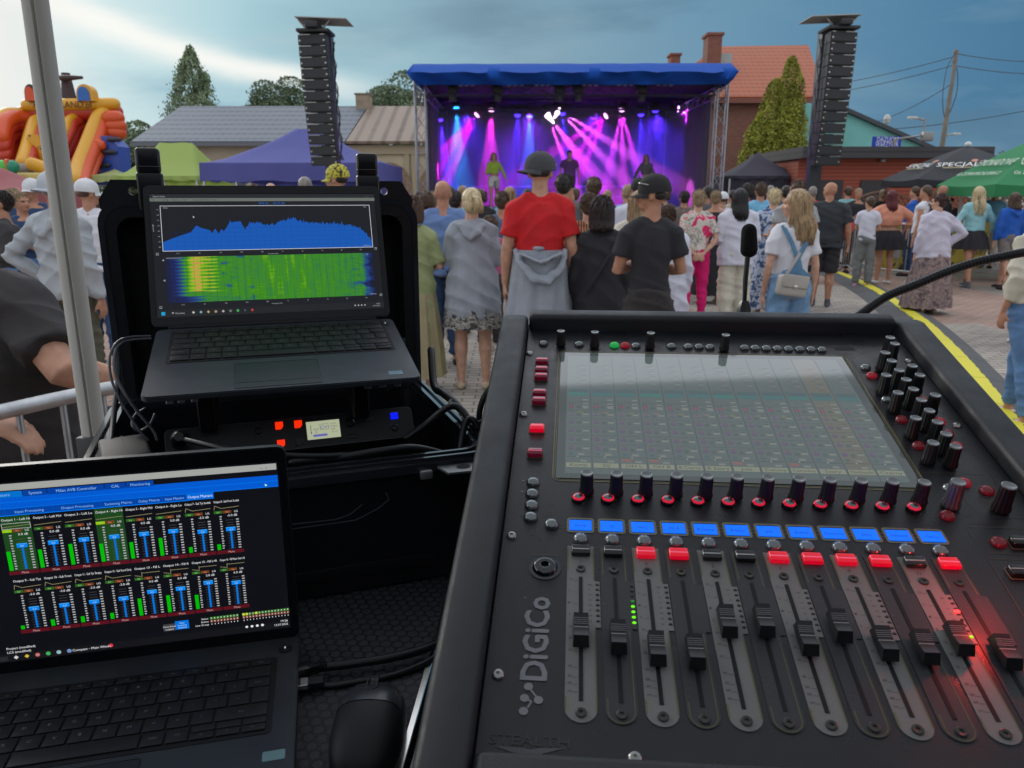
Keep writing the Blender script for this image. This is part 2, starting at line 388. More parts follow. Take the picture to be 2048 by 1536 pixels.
tree(520, 58, 1.6+58*.130, 2.2, 'round tree top behind the roof, just left of the left speaker tower', ld, 'round', .35, 10000, .11, 4)
tree(572, 60, 1.6+60*.134, 2.4, 'round tree top half hidden by the left speaker tower', ld, 'round', .35, 10000, .11, 5)
tree(800, 62, 1.6+62*.1405, 3.4, 'large dark tree rising behind the stage roof at its left end', ld, 'round', .35, 16000, .12, 6, gap=.1)
tree(752, 64, 1.6+64*.122, 2.2, 'small dark tree beside the chimney of the brown roof', ld, 'round', .35, 8000, .12, 16, gap=.1)
tree(258, 50, 1.6+50*.084, 2.1, 'dark green tree between inflatable slide and grey roof', lg, 'round', .2, 10000, .11, 7, gap=.1)
tree(225, 48, 4.6, 2.2, 'dark green shrub tree right behind the inflatable slide', ld, 'round', .1, 9000, .11, 8, gap=.1)
tree(1994, 40, 1.6+40*.05, 1.7, 'sparse wispy tree beyond the green parasol', lg, 'round', .1, 1100, .10, 10, gap=.5)
def thuja():
    Y = 33; x = P(1545, 260, Y).x; root = thing('thuja_tree', 'tall yellow-green conifer between stage and right speaker tower', 'tree', (x, Y, 0))
    lobes = [(.60, 0, .1, 6.95, .85, 'col'), (.75, .2, .1, 6.0, .7, 'col'), (.0, 0, .1, 6.1, .95, 'col'), (-.5, 0, .1, 4.8, .85, 'col'), (-.75, .1, .1, 3.8, .6, 'col'), (.3, -.4, .1, 5.0, 1.0, 'col')]
    bm = B(); limb(bm, [(0, 0, 0), (.1, 0, 3), (.5, 0, 6.4)], [.16, .1, .03], 8)
    for l in lobes: limb(bm, [(0, 0, .5), (l[0]*.7, l[1], 2), (l[0], l[1], l[3]*.8)], [.08, .06, .02], 6)
    obj('trunk', bm, bark, root); envcrown(root, lobes, lt, 60000, .050, 9, .0, 2.6, 0, .72)
thuja()
# ---- buildings
def wallbox(root, name, x0, x1, y0, y1, z0, z1, m): b = B(); box(b, x0, x1, y0, y1, z0, z1); return obj(name, b, m, root, None)
def quad(bm, a, b, c, d): bm.faces.new([bm.verts.new(q) for q in (a, b, c, d)])
def slab(root, name, pts, th, m, y=None):
    """solid slab under a planar polygon (list of 3-D points)"""
    bm = B(); n = (Vector(pts[1])-Vector(pts[0])).cross(Vector(pts[2])-Vector(pts[0])).normalized()
    if n.z < 0: n = -n
    a = [bm.verts.new(Vector(p)) for p in pts]; b = [bm.verts.new(Vector(p)-n*th) for p in pts]; bm.faces.new(a); bm.faces.new(b[::-1]); k = len(a)
    for i in range(k): bm.faces.new([a[i], b[i], b[(i+1) % k], a[(i+1) % k]])
    return obj(name, bm, m, root, None)
def tiles(c1, c2, row, sc=1.0, name='t', ax='Z'):
    def pat(nt, co):
        w = _n(nt, 'ShaderNodeTexWave'); w.bands_direction = ax; w.inputs['Scale'].default_value = row; nt.links.new(co, w.inputs['Vector'])
        w2 = _n(nt, 'ShaderNodeTexWave'); w2.bands_direction = 'X'; w2.inputs['Scale'].default_value = row*.8; nt.links.new(co, w2.inputs['Vector'])
        m = _n(nt, 'ShaderNodeMath', operation='MULTIPLY_ADD'); nt.links.new(w2.outputs[0], m.inputs[0]); m.inputs[1].default_value = .25; nt.links.new(w.outputs[0], m.inputs[2])
        n = _n(nt, 'ShaderNodeTexNoise'); n.inputs['Scale'].default_value = 1.3; n.inputs['Detail'].default_value = 6; nt.links.new(co, n.inputs['Vector'])
        m2 = _n(nt, 'ShaderNodeMath', operation='MULTIPLY_ADD'); nt.links.new(n.outputs[0], m2.inputs[0]); m2.inputs[1].default_value = .6; nt.links.new(m.outputs[0], m2.inputs[2])
        return pramp(nt, m2.outputs[0], [(.25, c1), (.95, c2)], False)
    return mat('roof_'+name, rough=.6, pat=pat)
cream = mat('cream_render', (.42, .36, .27), .9, var=.12, vs=1.5)
def longhouse():
    Y = 40.0; xa = P(262, 283, Y).x; xm = P(690, 283, Y).x; zr = 4.15; root = thing('long_house', 'long low house with grey hip roof behind the gazebos', 'house', ((xa+xm)/2, Y+5, 0))
    o = Vector(root.location); f = lambda x, y, z: (x-o.x, y-o.y, z)
    rl = P(362, 212, Y+5.5); zt = rl.z
    wallbox(root, 'wall', xa+.5-o.x, xm-o.x, -4.5, 6, 0, 3.98, cream)
    tm = tiles((.055, .072, .095), (.125, .15, .18), 1.1, name='grey')
    xr = P(735, 212, Y+5.5).x
    slab(root, 'roof', [f(xa, Y, zr), f(xm, Y, zr), f(xr, Y+5.5, zt), f(rl.x, Y+5.5, zt)], .14, tm)
    slab(root, 'hip_roof', [f(xa, Y, zr), f(rl.x, Y+5.5, zt), f(xa, Y+11, zr)], .14, tm)
    slab(root, 'rear_roof', [f(xa, Y+11, zr), f(rl.x, Y+5.5, zt), f(xr, Y+5.5, zt), f(xm, Y+11, zr)], .14, tm)
    gm = mat('gutter_grey', (.12, .13, .15), .5); b = B(); box(b, xa-o.x, xm-o.x, -5.15, -5.0, zr-.24, zr-.06); obj('gutter', b, gm, root)
    for i in range(6):
        x = xa+3.0+i*1.9-o.x
        w = wallbox(root, 'window', x-.45, x+.45, -4.56, -4.50, 1.3, 2.7, mat('win_dark', (.04, .05, .06), .1)); wallbox(w, 'window_frame', x-.03, x+.03, -4.6, -4.56, 1.3, 2.7, mat('white_paint', (.7, .7, .68), .5))
    # rusty-roofed wing, ends behind the stage
    xe = P(900, 283, Y).x; r2 = thing('old_house', 'cream arched house with rusty brown panel roof left of the stage', 'house', ((xm+xe)/2, Y+5, 0)); o = Vector(r2.location)
    wallbox(r2, 'wall', xm+.02-o.x, xe-o.x, -4.5, 6, 0, 3.98, mat('cream_plaster', (.50, .43, .30), .9, var=.12, vs=1.2))
    rm = tiles((.10, .07, .05), (.25, .19, .145), .45, name='rust', ax='X')
    rf = slab(r2, 'roof', [f(xm+.05, Y-.02, zr), f(xe, Y-.02, zr), f(xe, Y+5.5, zt), f(xr+.1, Y+5.5, zt)], .14, rm)
    a = P(712, 190, Y+5.2); c = P(741, 222, Y+5.2)
    ch = wallbox(rf, 'chimney', a.x-o.x, c.x-o.x, .0, .9, zt-.6, a.z, mat('chimney_plaster', (.30, .24, .17), .9, var=.2, vs=3)); wallbox(ch, 'chimney_cap', a.x-o.x-.06, c.x-o.x+.06, -.06, .96, a.z, a.z+.08, mat('chimney_cap', (.2, .17, .13), .9))
    b = B(); box(b, xm-o.x, xe-o.x, -4.66, -4.53, 3.55, 3.98); obj('cornice', b, mat('cornice', (.38, .32, .22), .9), r2)
    for q in (772, 884):
        cx = P(q, 330, Y).x-o.x
        b = B(); outer = [(cx+1.25*math.cos(R(a)), 1.9+1.25*math.sin(R(a))) for a in range(0, 181, 12)]+[(cx-1.25, 0.2), (cx+1.25, .2)]
        inner = [(cx+.85*math.cos(R(a)), 1.9+.85*math.sin(R(a))) for a in range(0, 181, 12)]+[(cx-.85, .2), (cx+.85, .2)]
        M = Matrix.Rotation(math.pi/2, 4, 'X'); ring(b, outer, inner, 4.5, 4.66, M); w = obj('arched_window', b, mat('arch_brick', (.24, .17, .12), .9, var=.4, vs=9), r2)
        b = B(); prism(b, inner, 4.505, 4.53, M); obj('pane', b, mat('win_dark', (.04, .05, .06), .1), w)
    for q in (812, 826): cx = P(q, 330, Y).x-o.x; wallbox(r2, 'pilaster', cx-.12, cx+.12, -4.64, -4.5, 0, 3.55, mat('cornice', (.38, .32, .22), .9))
longhouse()
def redhouse():
    Y = 38.0; root = thing('brick_house', 'tall brick house with orange tiled roof behind the stage', 'house', (P(1500, 388, Y).x, Y+4, 0)); o = Vector(root.location)
    f = lambda v: (v.x-o.x, v.y-o.y, v.z)
    rt = tiles((.20, .045, .018), (.38, .098, .035), 1.5, name='orange')
    ea = P(1300, 208, Y); eb = P(1645, 190, Y); ra = P(1435, 93, Y+4.5); rb = P(1612, 90, Y+4.5); eb.z = ea.z = 6.0
    slab(root, 'roof', [f(ea), f(eb), f(rb), f(ra)], .15, rt)
    slab(root, 'hip_roof', [f(eb), (eb.x-o.x, 5, 6.0), f(rb)], .15, rt)
    slab(root, 'rear_roof', [(ea.x-o.x, 5, 6.0), (eb.x-o.x, 5, 6.0), f(rb), f(ra)], .15, rt)
    slab(root, 'left_hip_roof', [f(ea), (ea.x-o.x, 5, 6.0), f(ra)], .15, rt)
    wallbox(root, 'wall', ea.x-o.x+.5, eb.x-o.x-.5, -3.4, 4.6, 0, 5.85, mat('red_brick', rough=.9, pat=pbrick(.25, .08, (.30, .10, .06), (.23, .075, .05), (.22, .17, .14), .012, True)))
    b = B(); box(b, ea.x-o.x, eb.x-o.x, -4.05, -3.95, 5.72, 5.93); obj('gutter', b, mat('gutter_red', (.20, .06, .04), .5), root)
    cb = mat('chimney_brick', rough=.9, pat=pbrick(.25, .08, (.26, .085, .05), (.20, .06, .04), (.18, .12, .1), .012, True))
    a = P(1415, 72, Y+2); c = P(1439, 135, Y+2); w = wallbox(root, 'chimney', a.x-o.x, c.x-o.x, -2.2, -1.2, c.z-1, a.z, cb)
    wallbox(w, 'chimney_cap', a.x-o.x-.08, c.x-o.x+.08, -2.28, -1.12, a.z, a.z+.12, cb)
    a = P(1341, 112, Y+3); c = P(1358, 140, Y+3); w = wallbox(root, 'chimney', a.x-o.x, c.x-o.x, -1.2, -.4, c.z-1.2, a.z, cb); wallbox(w, 'chimney_cap', a.x-o.x-.07, c.x-o.x+.07, -1.27, -.33, a.z, a.z+.1, cb)
    a = P(1440, 108, Y+2.6); b = B(); box(b, a.x-o.x, a.x-o.x+.55, -1.6, -1.0, a.z-.5, a.z); obj('roof_window', b, mat('skylight', (.35, .38, .38), .2), root)
    for q in (1600, 1628): cx = P(q, 260, Y).x-o.x; w = wallbox(root, 'window', cx-.4, cx+.4, -3.47, -3.4, 3.3, 4.8, mat('win_dark', (.04, .05, .06), .1)); wallbox(w, 'window_frame', cx-.03, cx+.03, -3.5, -3.47, 3.3, 4.8, mat('white_paint', (.7, .7, .68), .5))
redhouse()
def teal():
    Y = 35.0; root = thing('turquoise_house', 'turquoise gabled building with blue shop sign behind the wooden pavilion', 'building', (P(1720, 388, Y).x, Y+3, 0)); o = Vector(root.location)
    tm = mat('turquoise_render', (.20, .52, .48), .85, var=.1, vs=.8)
    pk = P(1665, 205, Y); l = P(1560, 298, Y); r_ = P(1875, 298, Y)
    b = B(); prism(b, [(l.x-o.x, 0), (r_.x-o.x, 0), (r_.x-o.x, r_.z-.1), (pk.x-o.x, pk.z-.12), (l.x-o.x, l.z-.1)], -3, 3.0, Matrix.Rotation(math.pi/2, 4, 'X')); obj('wall', b, tm, root, None)
    rm = mat('dark_roof', (.05, .06, .07), .6)
    for s in (l, r_): slab(root, 'roof', [(pk.x-o.x, -3.25, pk.z), (s.x-o.x, -3.25, s.z), (s.x-o.x, 3.4, s.z), (pk.x-o.x, 3.4, pk.z)], .16, rm)
    a = P(1605, 210, Y-.2); c = P(1627, 272, Y-.2); wallbox(root, 'wall', a.x-o.x, c.x-o.x, -3.6, -3.02, 0, a.z, tm)
    a = P(1747, 273, 30.5); c = P(1801, 297, 30.5)
    s = thing('shop_sign', 'blue shop sign with two lines of white lettering on the flat roof', 'sign', ((a.x+c.x)/2, 30.5, c.z)); w = (c.x-a.x)/2; h = a.z-c.z
    wallbox(s, 'sign_board', -w, w, 0, .08, -.3, h, mat('sign_blue', (.01, .04, .42), .5))
    u = UI(); u.text(0, h*.56, 'DAZUOM', .26, (.75, .78, .85), 0, .5, maxw=w*1.5); u.text(0, h*.14, 'WARZYWA', .26, (.75, .78, .85), 0, .5, maxw=w*1.6)
    q = u.build('lettering', colattr('sign_print'), s); q.rotation_euler = (math.pi/2, 0, 0); q.location = (0, -.006, 0)
teal()
def pavilion():
    Y = 27.0; a = P(1598, 318, Y); c = P(1945, 318, Y); z1 = P(1700, 318, Y).z; z2 = P(1700, 293, Y-.6).z
    root = thing('wooden_pavilion', 'red wooden pavilion with flat black roof edge', 'building', ((a.x+c.x)/2, Y+2.5, 0)); w = (c.x-a.x)/2
    def pl(nt, co): return pstripe(2.6, [(.0, (.16, .03, .015)), (.12, (.30, .065, .035)), (1, (.34, .075, .04))], 'Z')(nt, co)
    wallbox(root, 'wall', -w, w, -2.5, 2.5, 0, z1+.05, mat('red_boards', rough=.7, pat=pl))
    fm = mat('fascia', rough=.6, pat=pstripe(1.6, [(0, (.018, .018, .022)), (.3, (.045, .045, .05))], 'Z')); b = B(); box(b, -w-.1, w+.35, -3.1, 3.0, z1, z2); obj('roof', b, fm, root, None)
    for x in (-w+1.1, -w+2.6): wallbox(root, 'door', x-.45, x+.45, -2.56, -2.5, 0, 2.05, mat('dark_door', (.03, .028, .03), .5))
    b = B(); lathe(b, [(0, 0), (.12, 0), (.12, .08), (.05, .14), (0, .14)], (P(1762, 318, Y).x-root.location.x, -2.62, z1-.1), 12); obj('wall_lamp', b, mat('lamp_metal', (.25, .25, .24), .4, .6), root)
    p0 = P(1788, 293, Y-1); lamp = thing('roof_floodlight', 'grey metal floodlight arm on the black flat roof', 'light', (p0.x, Y-1, z2)); b = B(); tube(b, [(0, 0, .2), (.9, 0, .32)], .03); lathe(b, [(0, 0), (.06, 0), (.06, .2), (0, .2)], (0, 0, .0), 8); box(b, .85, 1.2, -.1, .1, .14, .42, .02); obj('lamp_arm', b, mat('lamp_metal', (.25, .25, .24), .4, .6), lamp)
pavilion()
# wicker fence panels with arched tops
def wicker():
    Y = 23.0; m = mat('wicker', rough=.9, pat=pnoise(9, [(.35, (.07, .04, .025)), (.6, (.20, .12, .075))], False, 4, .6, (1, 1, 3)))
    root = None
    for i in range(7):
        x = P(1708, 388, Y).x+i*1.75; t = thing('fence_panel', None, None, (x, Y, 0))
        b = B(); n = 10; top = [(1.7*k/n, 1.45+.25*math.sin(math.pi*k/n)) for k in range(n+1)]
        M = Matrix.Rotation(math.pi/2, 4, 'X')
        ring(b, [(0, .1), (1.7, .1)]+top[::-1], [(.04, .14), (1.66, .14)]+[(min(max(px, .04), 1.66), pz-.05) for px, pz in top[::-1]], -.03, .03, M); obj('frame', b, mat('fence_wood', (.16, .09, .055), .8), t, None)
        b = B()
        for s in (-1, 1):
            for k in range(-12, 24):
                pts = []
                for j in range(25):
                    zz = .12+1.6*j/24; xx = k*.14+s*(zz-.8)*.8+.4; lim = 1.43+.25*math.sin(math.pi*min(max(xx/1.7, 0), 1))
                    if .03 < xx < 1.67 and zz < lim: pts.append((xx, s*.008, zz))
                if len(pts) > 1: tube(b, [pts[0], pts[-1]], .016, 4, ends=False)
        obj('lattice', b, m, t, None)
        wallbox(t, 'fence_post', 1.7, 1.76, -.04, .04, 0, 1.6, mat('fence_wood', (.16, .09, .055), .8))
        tag(t, 'brown lattice fence panel with an arched top along the beer garden', 'fence', 'arched lattice fence panels')
wicker()
# ---- poles, wires, lamps
def pole_and_lamps():
    Y = 42; a = P(1914, 100, Y); p = thing('utility_pole', 'tall concrete utility pole with wires and a cable loop', 'pole', (a.x, Y, 0)); b = B(); limb(b, [(-.25, 0, 0), (.0, 0, a.z)], [(.17, .17), (.09, .09)], 8, False); obj('pole', b, mat('pole_grey', (.20, .18, .15), .8, var=.2, vs=3), p)
    b = B(); tube(b, [(-.05, 0, a.z-.1), (-.4, 0, a.z-.9), (-.42, 0, a.z-2.3), (-.12, 0, a.z-3.3), (.25, 0, a.z-2.2), (.2, 0, a.z-1.2), (0, 0, a.z-.6)], .018, 5, 5); obj('cable_loop', b, BLK, p)
    for dz in (.15, .6, 2.9): b = B(); lathe(b, [(0, 0), (.05, 0), (.06, .08), (.03, .14), (0, .14)], (-.12, 0, a.z-dz), 8); obj('insulator', b, mat('porcelain', (.25, .16, .1), .3), p)
    wm = mat('wire', (.03, .035, .04), .6)
    for i, (q0, q1, y1, lb) in enumerate([((1912, 112), (1560, 180), 60, 'upper overhead wire from pole towards the speaker tower'), ((1909, 130), (1560, 196), 60, 'second overhead wire from pole towards the speaker tower'), ((1900, 170), (1720, 252), 55, 'overhead wire running from pole down to the small lamp post'),
                                  ((1916, 108), (2200, 116), 50, 'uppermost overhead wire leaving the pole to the right'), ((1914, 132), (2200, 140), 50, 'lower overhead wire leaving the pole to the right'), ((1720, 262), (2150, 200), 48, 'low overhead wire crossing behind the utility pole')]):
        A = P(*q0, Y); C = P(*q1, y1); A = P(*q0, 48) if i == 5 else A
        pts = [A.lerp(C, k/12)-Vector((0, 0, .5*4*(k/12)*(1-k/12)*.6)) for k in range(13)]; b = B(); tube(b, [q-A for q in pts], .02, 4); o = obj('overhead_wire', b, wm); o.location = A; tag(o, lb, 'wire', 'overhead wires')
    lm = mat('lamp_pole', (.28, .30, .30), .5, .4)
    def lamp(px, py, Y, arm, lb):
        a = P(px, py, Y); t = thing('street_lamp', lb, 'street lamp', (a.x+arm, Y, 0), group='street lamps')
        b = B(); tube(b, [(0, 0, 0), (0, 0, a.z-.6), (-arm*.3, 0, a.z-.1), (-arm, 0, a.z)], .06, 8, 5); obj('pole', b, lm, t); b = B(); box(b, -arm-.3, -arm+.25, -.12, .12, a.z-.06, a.z+.08, .04); obj('lamp_head', b, mat('lamp_head', (.5, .52, .5), .4), t)
    lamp(1826, 236, 48, .75, 'grey street lamp with curved arm left of the utility pole'); lamp(1914, 268, 60, -.9, 'distant street lamp just right of the utility pole')
    a = P(1775, 232, 45); t = thing('short_lamp_post', 'short lamp post with round top rising above the turquoise gable', 'street lamp', (a.x, 45, 0)); b = B(); tube(b, [(0, 0, 0), (0, 0, a.z-.4)], .06); obj('pole', b, lm, t); b = B(); lathe(b, [(0, 0), (.14, .05), (.2, .25), (.12, .45), (0, .5)], (0, 0, a.z-.4), 12); obj('lamp_head', b, mat('lamp_head', (.5, .52, .5), .4), t)
pole_and_lamps()
# ---- gazebos (pop-up tents)
def fabric(n, c, tr=.35):
    if n in MC: return MC[n]
    M = mat(n, c, .85, bump=.25, bs=3); N = M.node_tree.nodes; L = M.node_tree.links; b = N['Principled BSDF']; t = N.new('ShaderNodeBsdfTranslucent'); t.inputs[0].default_value = tuple(c)+(1,)
    x = N.new('ShaderNodeMixShader'); x.inputs[0].default_value = tr; L.new(b.outputs[0], x.inputs[1]); L.new(t.outputs[0], x.inputs[2]); L.new(x.outputs[0], N['Material Output'].inputs[0]); return M
def tent(name, label, x, Y, w, d, ze, zp, m, val=.3, ridge=0.0, walls=None, sag=.12, cat='tent', legs=True):
    t = thing(name, label, cat, (x, Y, 0)); n = 14; V = []; F = []
    hw, hd = w/2, d/2
    def h(u, v):
        a = max(max(abs(u)*hw-ridge, 0)/(hw-ridge), abs(v)); s = 1-a
        return ze+(zp-ze)*(s**1.35*.55+s*.45)-sag*math.sin(math.pi*min(1, a*1.0))*.5*(1-abs(abs(u)-abs(v)))+.02*noise.noise(Vector((u*3, v*3, x)))
    N2 = 2*n+1
    for j in range(N2):
        for i in range(N2): u = i/n-1; v = j/n-1; V.append((u*hw, v*hd, h(u, v)))
    for j in range(N2-1):
        for i in range(N2-1): a = j*N2+i; F.append((a, a+1, a+N2+1, a+N2))
    me = bpy.data.meshes.new('roof_canopy'); me.from_pydata(V, [], F); fin('roof_canopy', me, m, t, 60)
    V = []; F = []; per = []
    for i in range(24): per.append((-hw+w*i/24, -hd))
    for i in range(24): per.append((hw, -hd+d*i/24))
    for i in range(24): per.append((hw-w*i/24, hd))
    for i in range(24): per.append((-hw, hd-d*i/24))
    for i, (a, b) in enumerate(per): wv = .03*math.sin(i*1.3); V += [(a*1.004, b*1.004, ze+.01), (a*1.01+wv*(abs(b) < hd), b*1.01+wv*(abs(a) < hw), ze-val+.02*math.sin(i*.9))]
    for i in range(len(per)): j = (i+1) % len(per); F.append((2*i, 2*j, 2*j+1, 2*i+1))
    me = bpy.data.meshes.new('valance'); me.from_pydata(V, [], F); fin('valance', me, m, t, 60)
    if legs:
        for a in (-1, 1):
            for b_ in (-1, 1): b = B(); box(b, a*(hw-.05)-.025, a*(hw-.05)+.025, b_*(hd-.05)-.025, b_*(hd-.05)+.025, 0, ze-.01); obj('leg', b, mat('tent_leg', (.5, .5, .5), .4, .5), t)
    for s in (walls or ''):
        V = []; F = []; k = 20
        for i in range(k+1):
            q = -1+2*i/k; off = .03*math.sin(i*1.7)
            a, b = {'f': (q*hw*.97, -hd*.97+off), 'b': (q*hw*.97, hd*.97+off), 'l': (-hw*.97+off, q*hd*.97), 'r': (hw*.97+off, q*hd*.97)}[s]
            V += [(a, b, ze-.02), (a, b, .05)]
        for i in range(k): F.append((2*i, 2*i+2, 2*i+3, 2*i+1))
        me = bpy.data.meshes.new('side_wall'); me.from_pydata(V, [], F); fin('side_wall', me, m, t, 60)
    return t
tent('green_gazebo', 'lime green pop-up gazebo behind the rugged case lid', P(362, 388, 23.5).x, 23.5, 2.25, 3, P(322, 352, 22).z, P(322, 293, 23.5).z+.1, fabric('lime_cloth', (.38, .50, .14)), .12, .5, 'b')
tent('blue_gazebo', 'large violet-blue gazebo behind the left speaker tower', P(622, 388, 21).x, 21, 4.35, 3.6, P(600, 326, 19.2).z, P(570, 258, 21).z, fabric('violet_cloth', (.115, .125, .38), .25), .42, .3, 'b')
tent('black_gazebo', 'black gazebo with dark violet walls right of the stage', P(1510, 388, 29).x, 29, 2.75, 2.75, P(1510, 352, 27.6).z, P(1495, 310, 29).z+.1, fabric('black_cloth', (.045, .04, .06), .1), .1, .0, 'fblr')
tent('small_gazebo', 'small pale green gazebo roof beside the inflatable slide', P(235, 388, 26).x, 26, 1.3, 2, P(235, 352, 26).z, P(235, 338, 26).z, fabric('pale_lime', (.45, .52, .22)), .2)
tent('pink_tent', 'dusty pink tent roof low on the left behind the crowd', P(-10, 388, 15).x, 15, 2.6, 2.2, P(0, 372, 14).z-.1, P(0, 340, 15).z+.1, fabric('pink_cloth', (.38, .13, .14)), .3)
# ---- parasols
def parasol(name, label, x, Y, rad, ze, zp, m, txt=None, col=(.8, .8, .8), txt2=None, n=8, rot=0., val=.22, c2=None):
    t = thing(name, label, 'parasol', (x, Y, 0)); pts = [(rad*math.cos(2*math.pi*(k+.5)/n+rot), rad*math.sin(2*math.pi*(k+.5)/n+rot)) for k in range(n)]; V = []; F = []
    S = 8
    for k in range(n):
        a = Vector(pts[k]); b = Vector(pts[(k+1) % n]); i0 = len(V)
        for r_ in range(S+1):
            q = r_/S; z = zp-(zp-ze)*(q**1.12)
            for s in range(S+1): e = a.lerp(b, s/S)*q; dip = .10*q*math.sin(math.pi*s/S)*.8; V.append((e.x, e.y, z+dip*.0-dip*.5*q))
        for r_ in range(S):
            for s in range(S): i = i0+r_*(S+1)+s; F.append((i, i+1, i+S+2, i+S+1))
        i = len(V)
        for s in range(S+1): e = a.lerp(b, s/S); z = ze-.04*math.sin(math.pi*s/S); V += [(e.x, e.y, z), (e.x, e.y, z-val+.05*math.sin(math.pi*s/S))]
        for s in range(S): F.append((i+2*s, i+2*s+2, i+2*s+3, i+2*s+1))
    me = bpy.data.meshes.new('canopy'); me.from_pydata(V, [], F); fin('canopy', me, m, t, 25)
    b = B(); tube(b, [(0, 0, 0), (0, 0, zp-.05)], .03); obj('pole', b, mat('tent_leg', (.5, .5, .5), .4, .5), t)
    b = B(); ell(b, (0, 0, zp+.03), (.07, .07, .06)); obj('finial', b, mat('finial', (.6, .62, .62), .4), t)
    b = B()
    for p in pts: tube(b, [(0, 0, ze+.15), (p[0]*.96, p[1]*.96, ze-.03)], .012, 5)
    obj('rib', b, mat('rib_grey', (.15, .15, .15), .5), t)
    if txt:
        u = None
        for k in range(n):
            a = Vector(pts[k]); b_ = Vector(pts[(k+1) % n]); mid = (a+b_)/2
            if mid.y > rad*.3: continue
            u = UI(); L_ = (b_-a).length
            u.text(0, 0, txt, L_*.2, col, 0, .5, maxw=L_*.62)
            if c2: u.disc(L_*.22, L_*.2, L_*.05, c2, 0); u.rect(-L_*.2, -L_*.06, L_*.22, -L_*.035, (.4, .33, .15), 0)
            if txt2: u.text(0, -L_*.0-.33, txt2, L_*.1, col, 0.0, .5, maxw=L_*.7)
            q = .73; mm = mid*q; zz = zp-(zp-ze)*(q**1.12)
            X = (b_-a).normalized(); X3 = Vector((X.x, X.y, 0)); up = Vector((-mid.x, -mid.y, (zp-ze)*1.12)).normalized(); up = up if up.z > 0 else -up; Nn = X3.cross(up)
            Mx = Matrix.Identity(4)
            for i in range(3): Mx[i][0] = X3[i]; Mx[i][1] = up[i]; Mx[i][2] = Nn[i]
            off = Nn*(.05 if Nn.z > 0 else -.05)
            o = u.build('lettering', colattr('parasol_print'), t); o.matrix_local = Matrix.Translation(Vector((mm.x, mm.y, zz))+off) @ Mx
    return t
pb = P(1923, 388, 17); parasol('black_parasol', 'black beer-garden parasol with white brand lettering', pb.x, 17, 1.62, P(1923, 357, 15.8).z, P(1923, 292, 17).z, mat('parasol_black', (.022, .024, .03), .8), 'SPECJAL', (.75, .75, .72), n=8, rot=R(8), c2=(.5, .22, .15), val=.16)
pg = P(2105, 388, 15); parasol('green_parasol', 'green beer-garden parasol with pale lettering at the right edge', pg.x, 15, 2.0, P(2105, 368, 13.8).z, P(2105, 255, 15).z, mat('parasol_green', (.02, .19, .065), .8), 'LEMONIADOWE', (.6, .62, .55), 'Gt ZOPRAMSCHLANKI 2', n=8, rot=R(8), val=.22)
pb = P(2010, 388, 19); parasol('dark_parasol', 'black parasol with small white edge print under the green parasol', pb.x, 19, 1.3, P(2010, 372, 18).z, P(2010, 340, 19).z, mat('parasol_black', (.022, .024, .03), .8), None, n=8, val=.15)
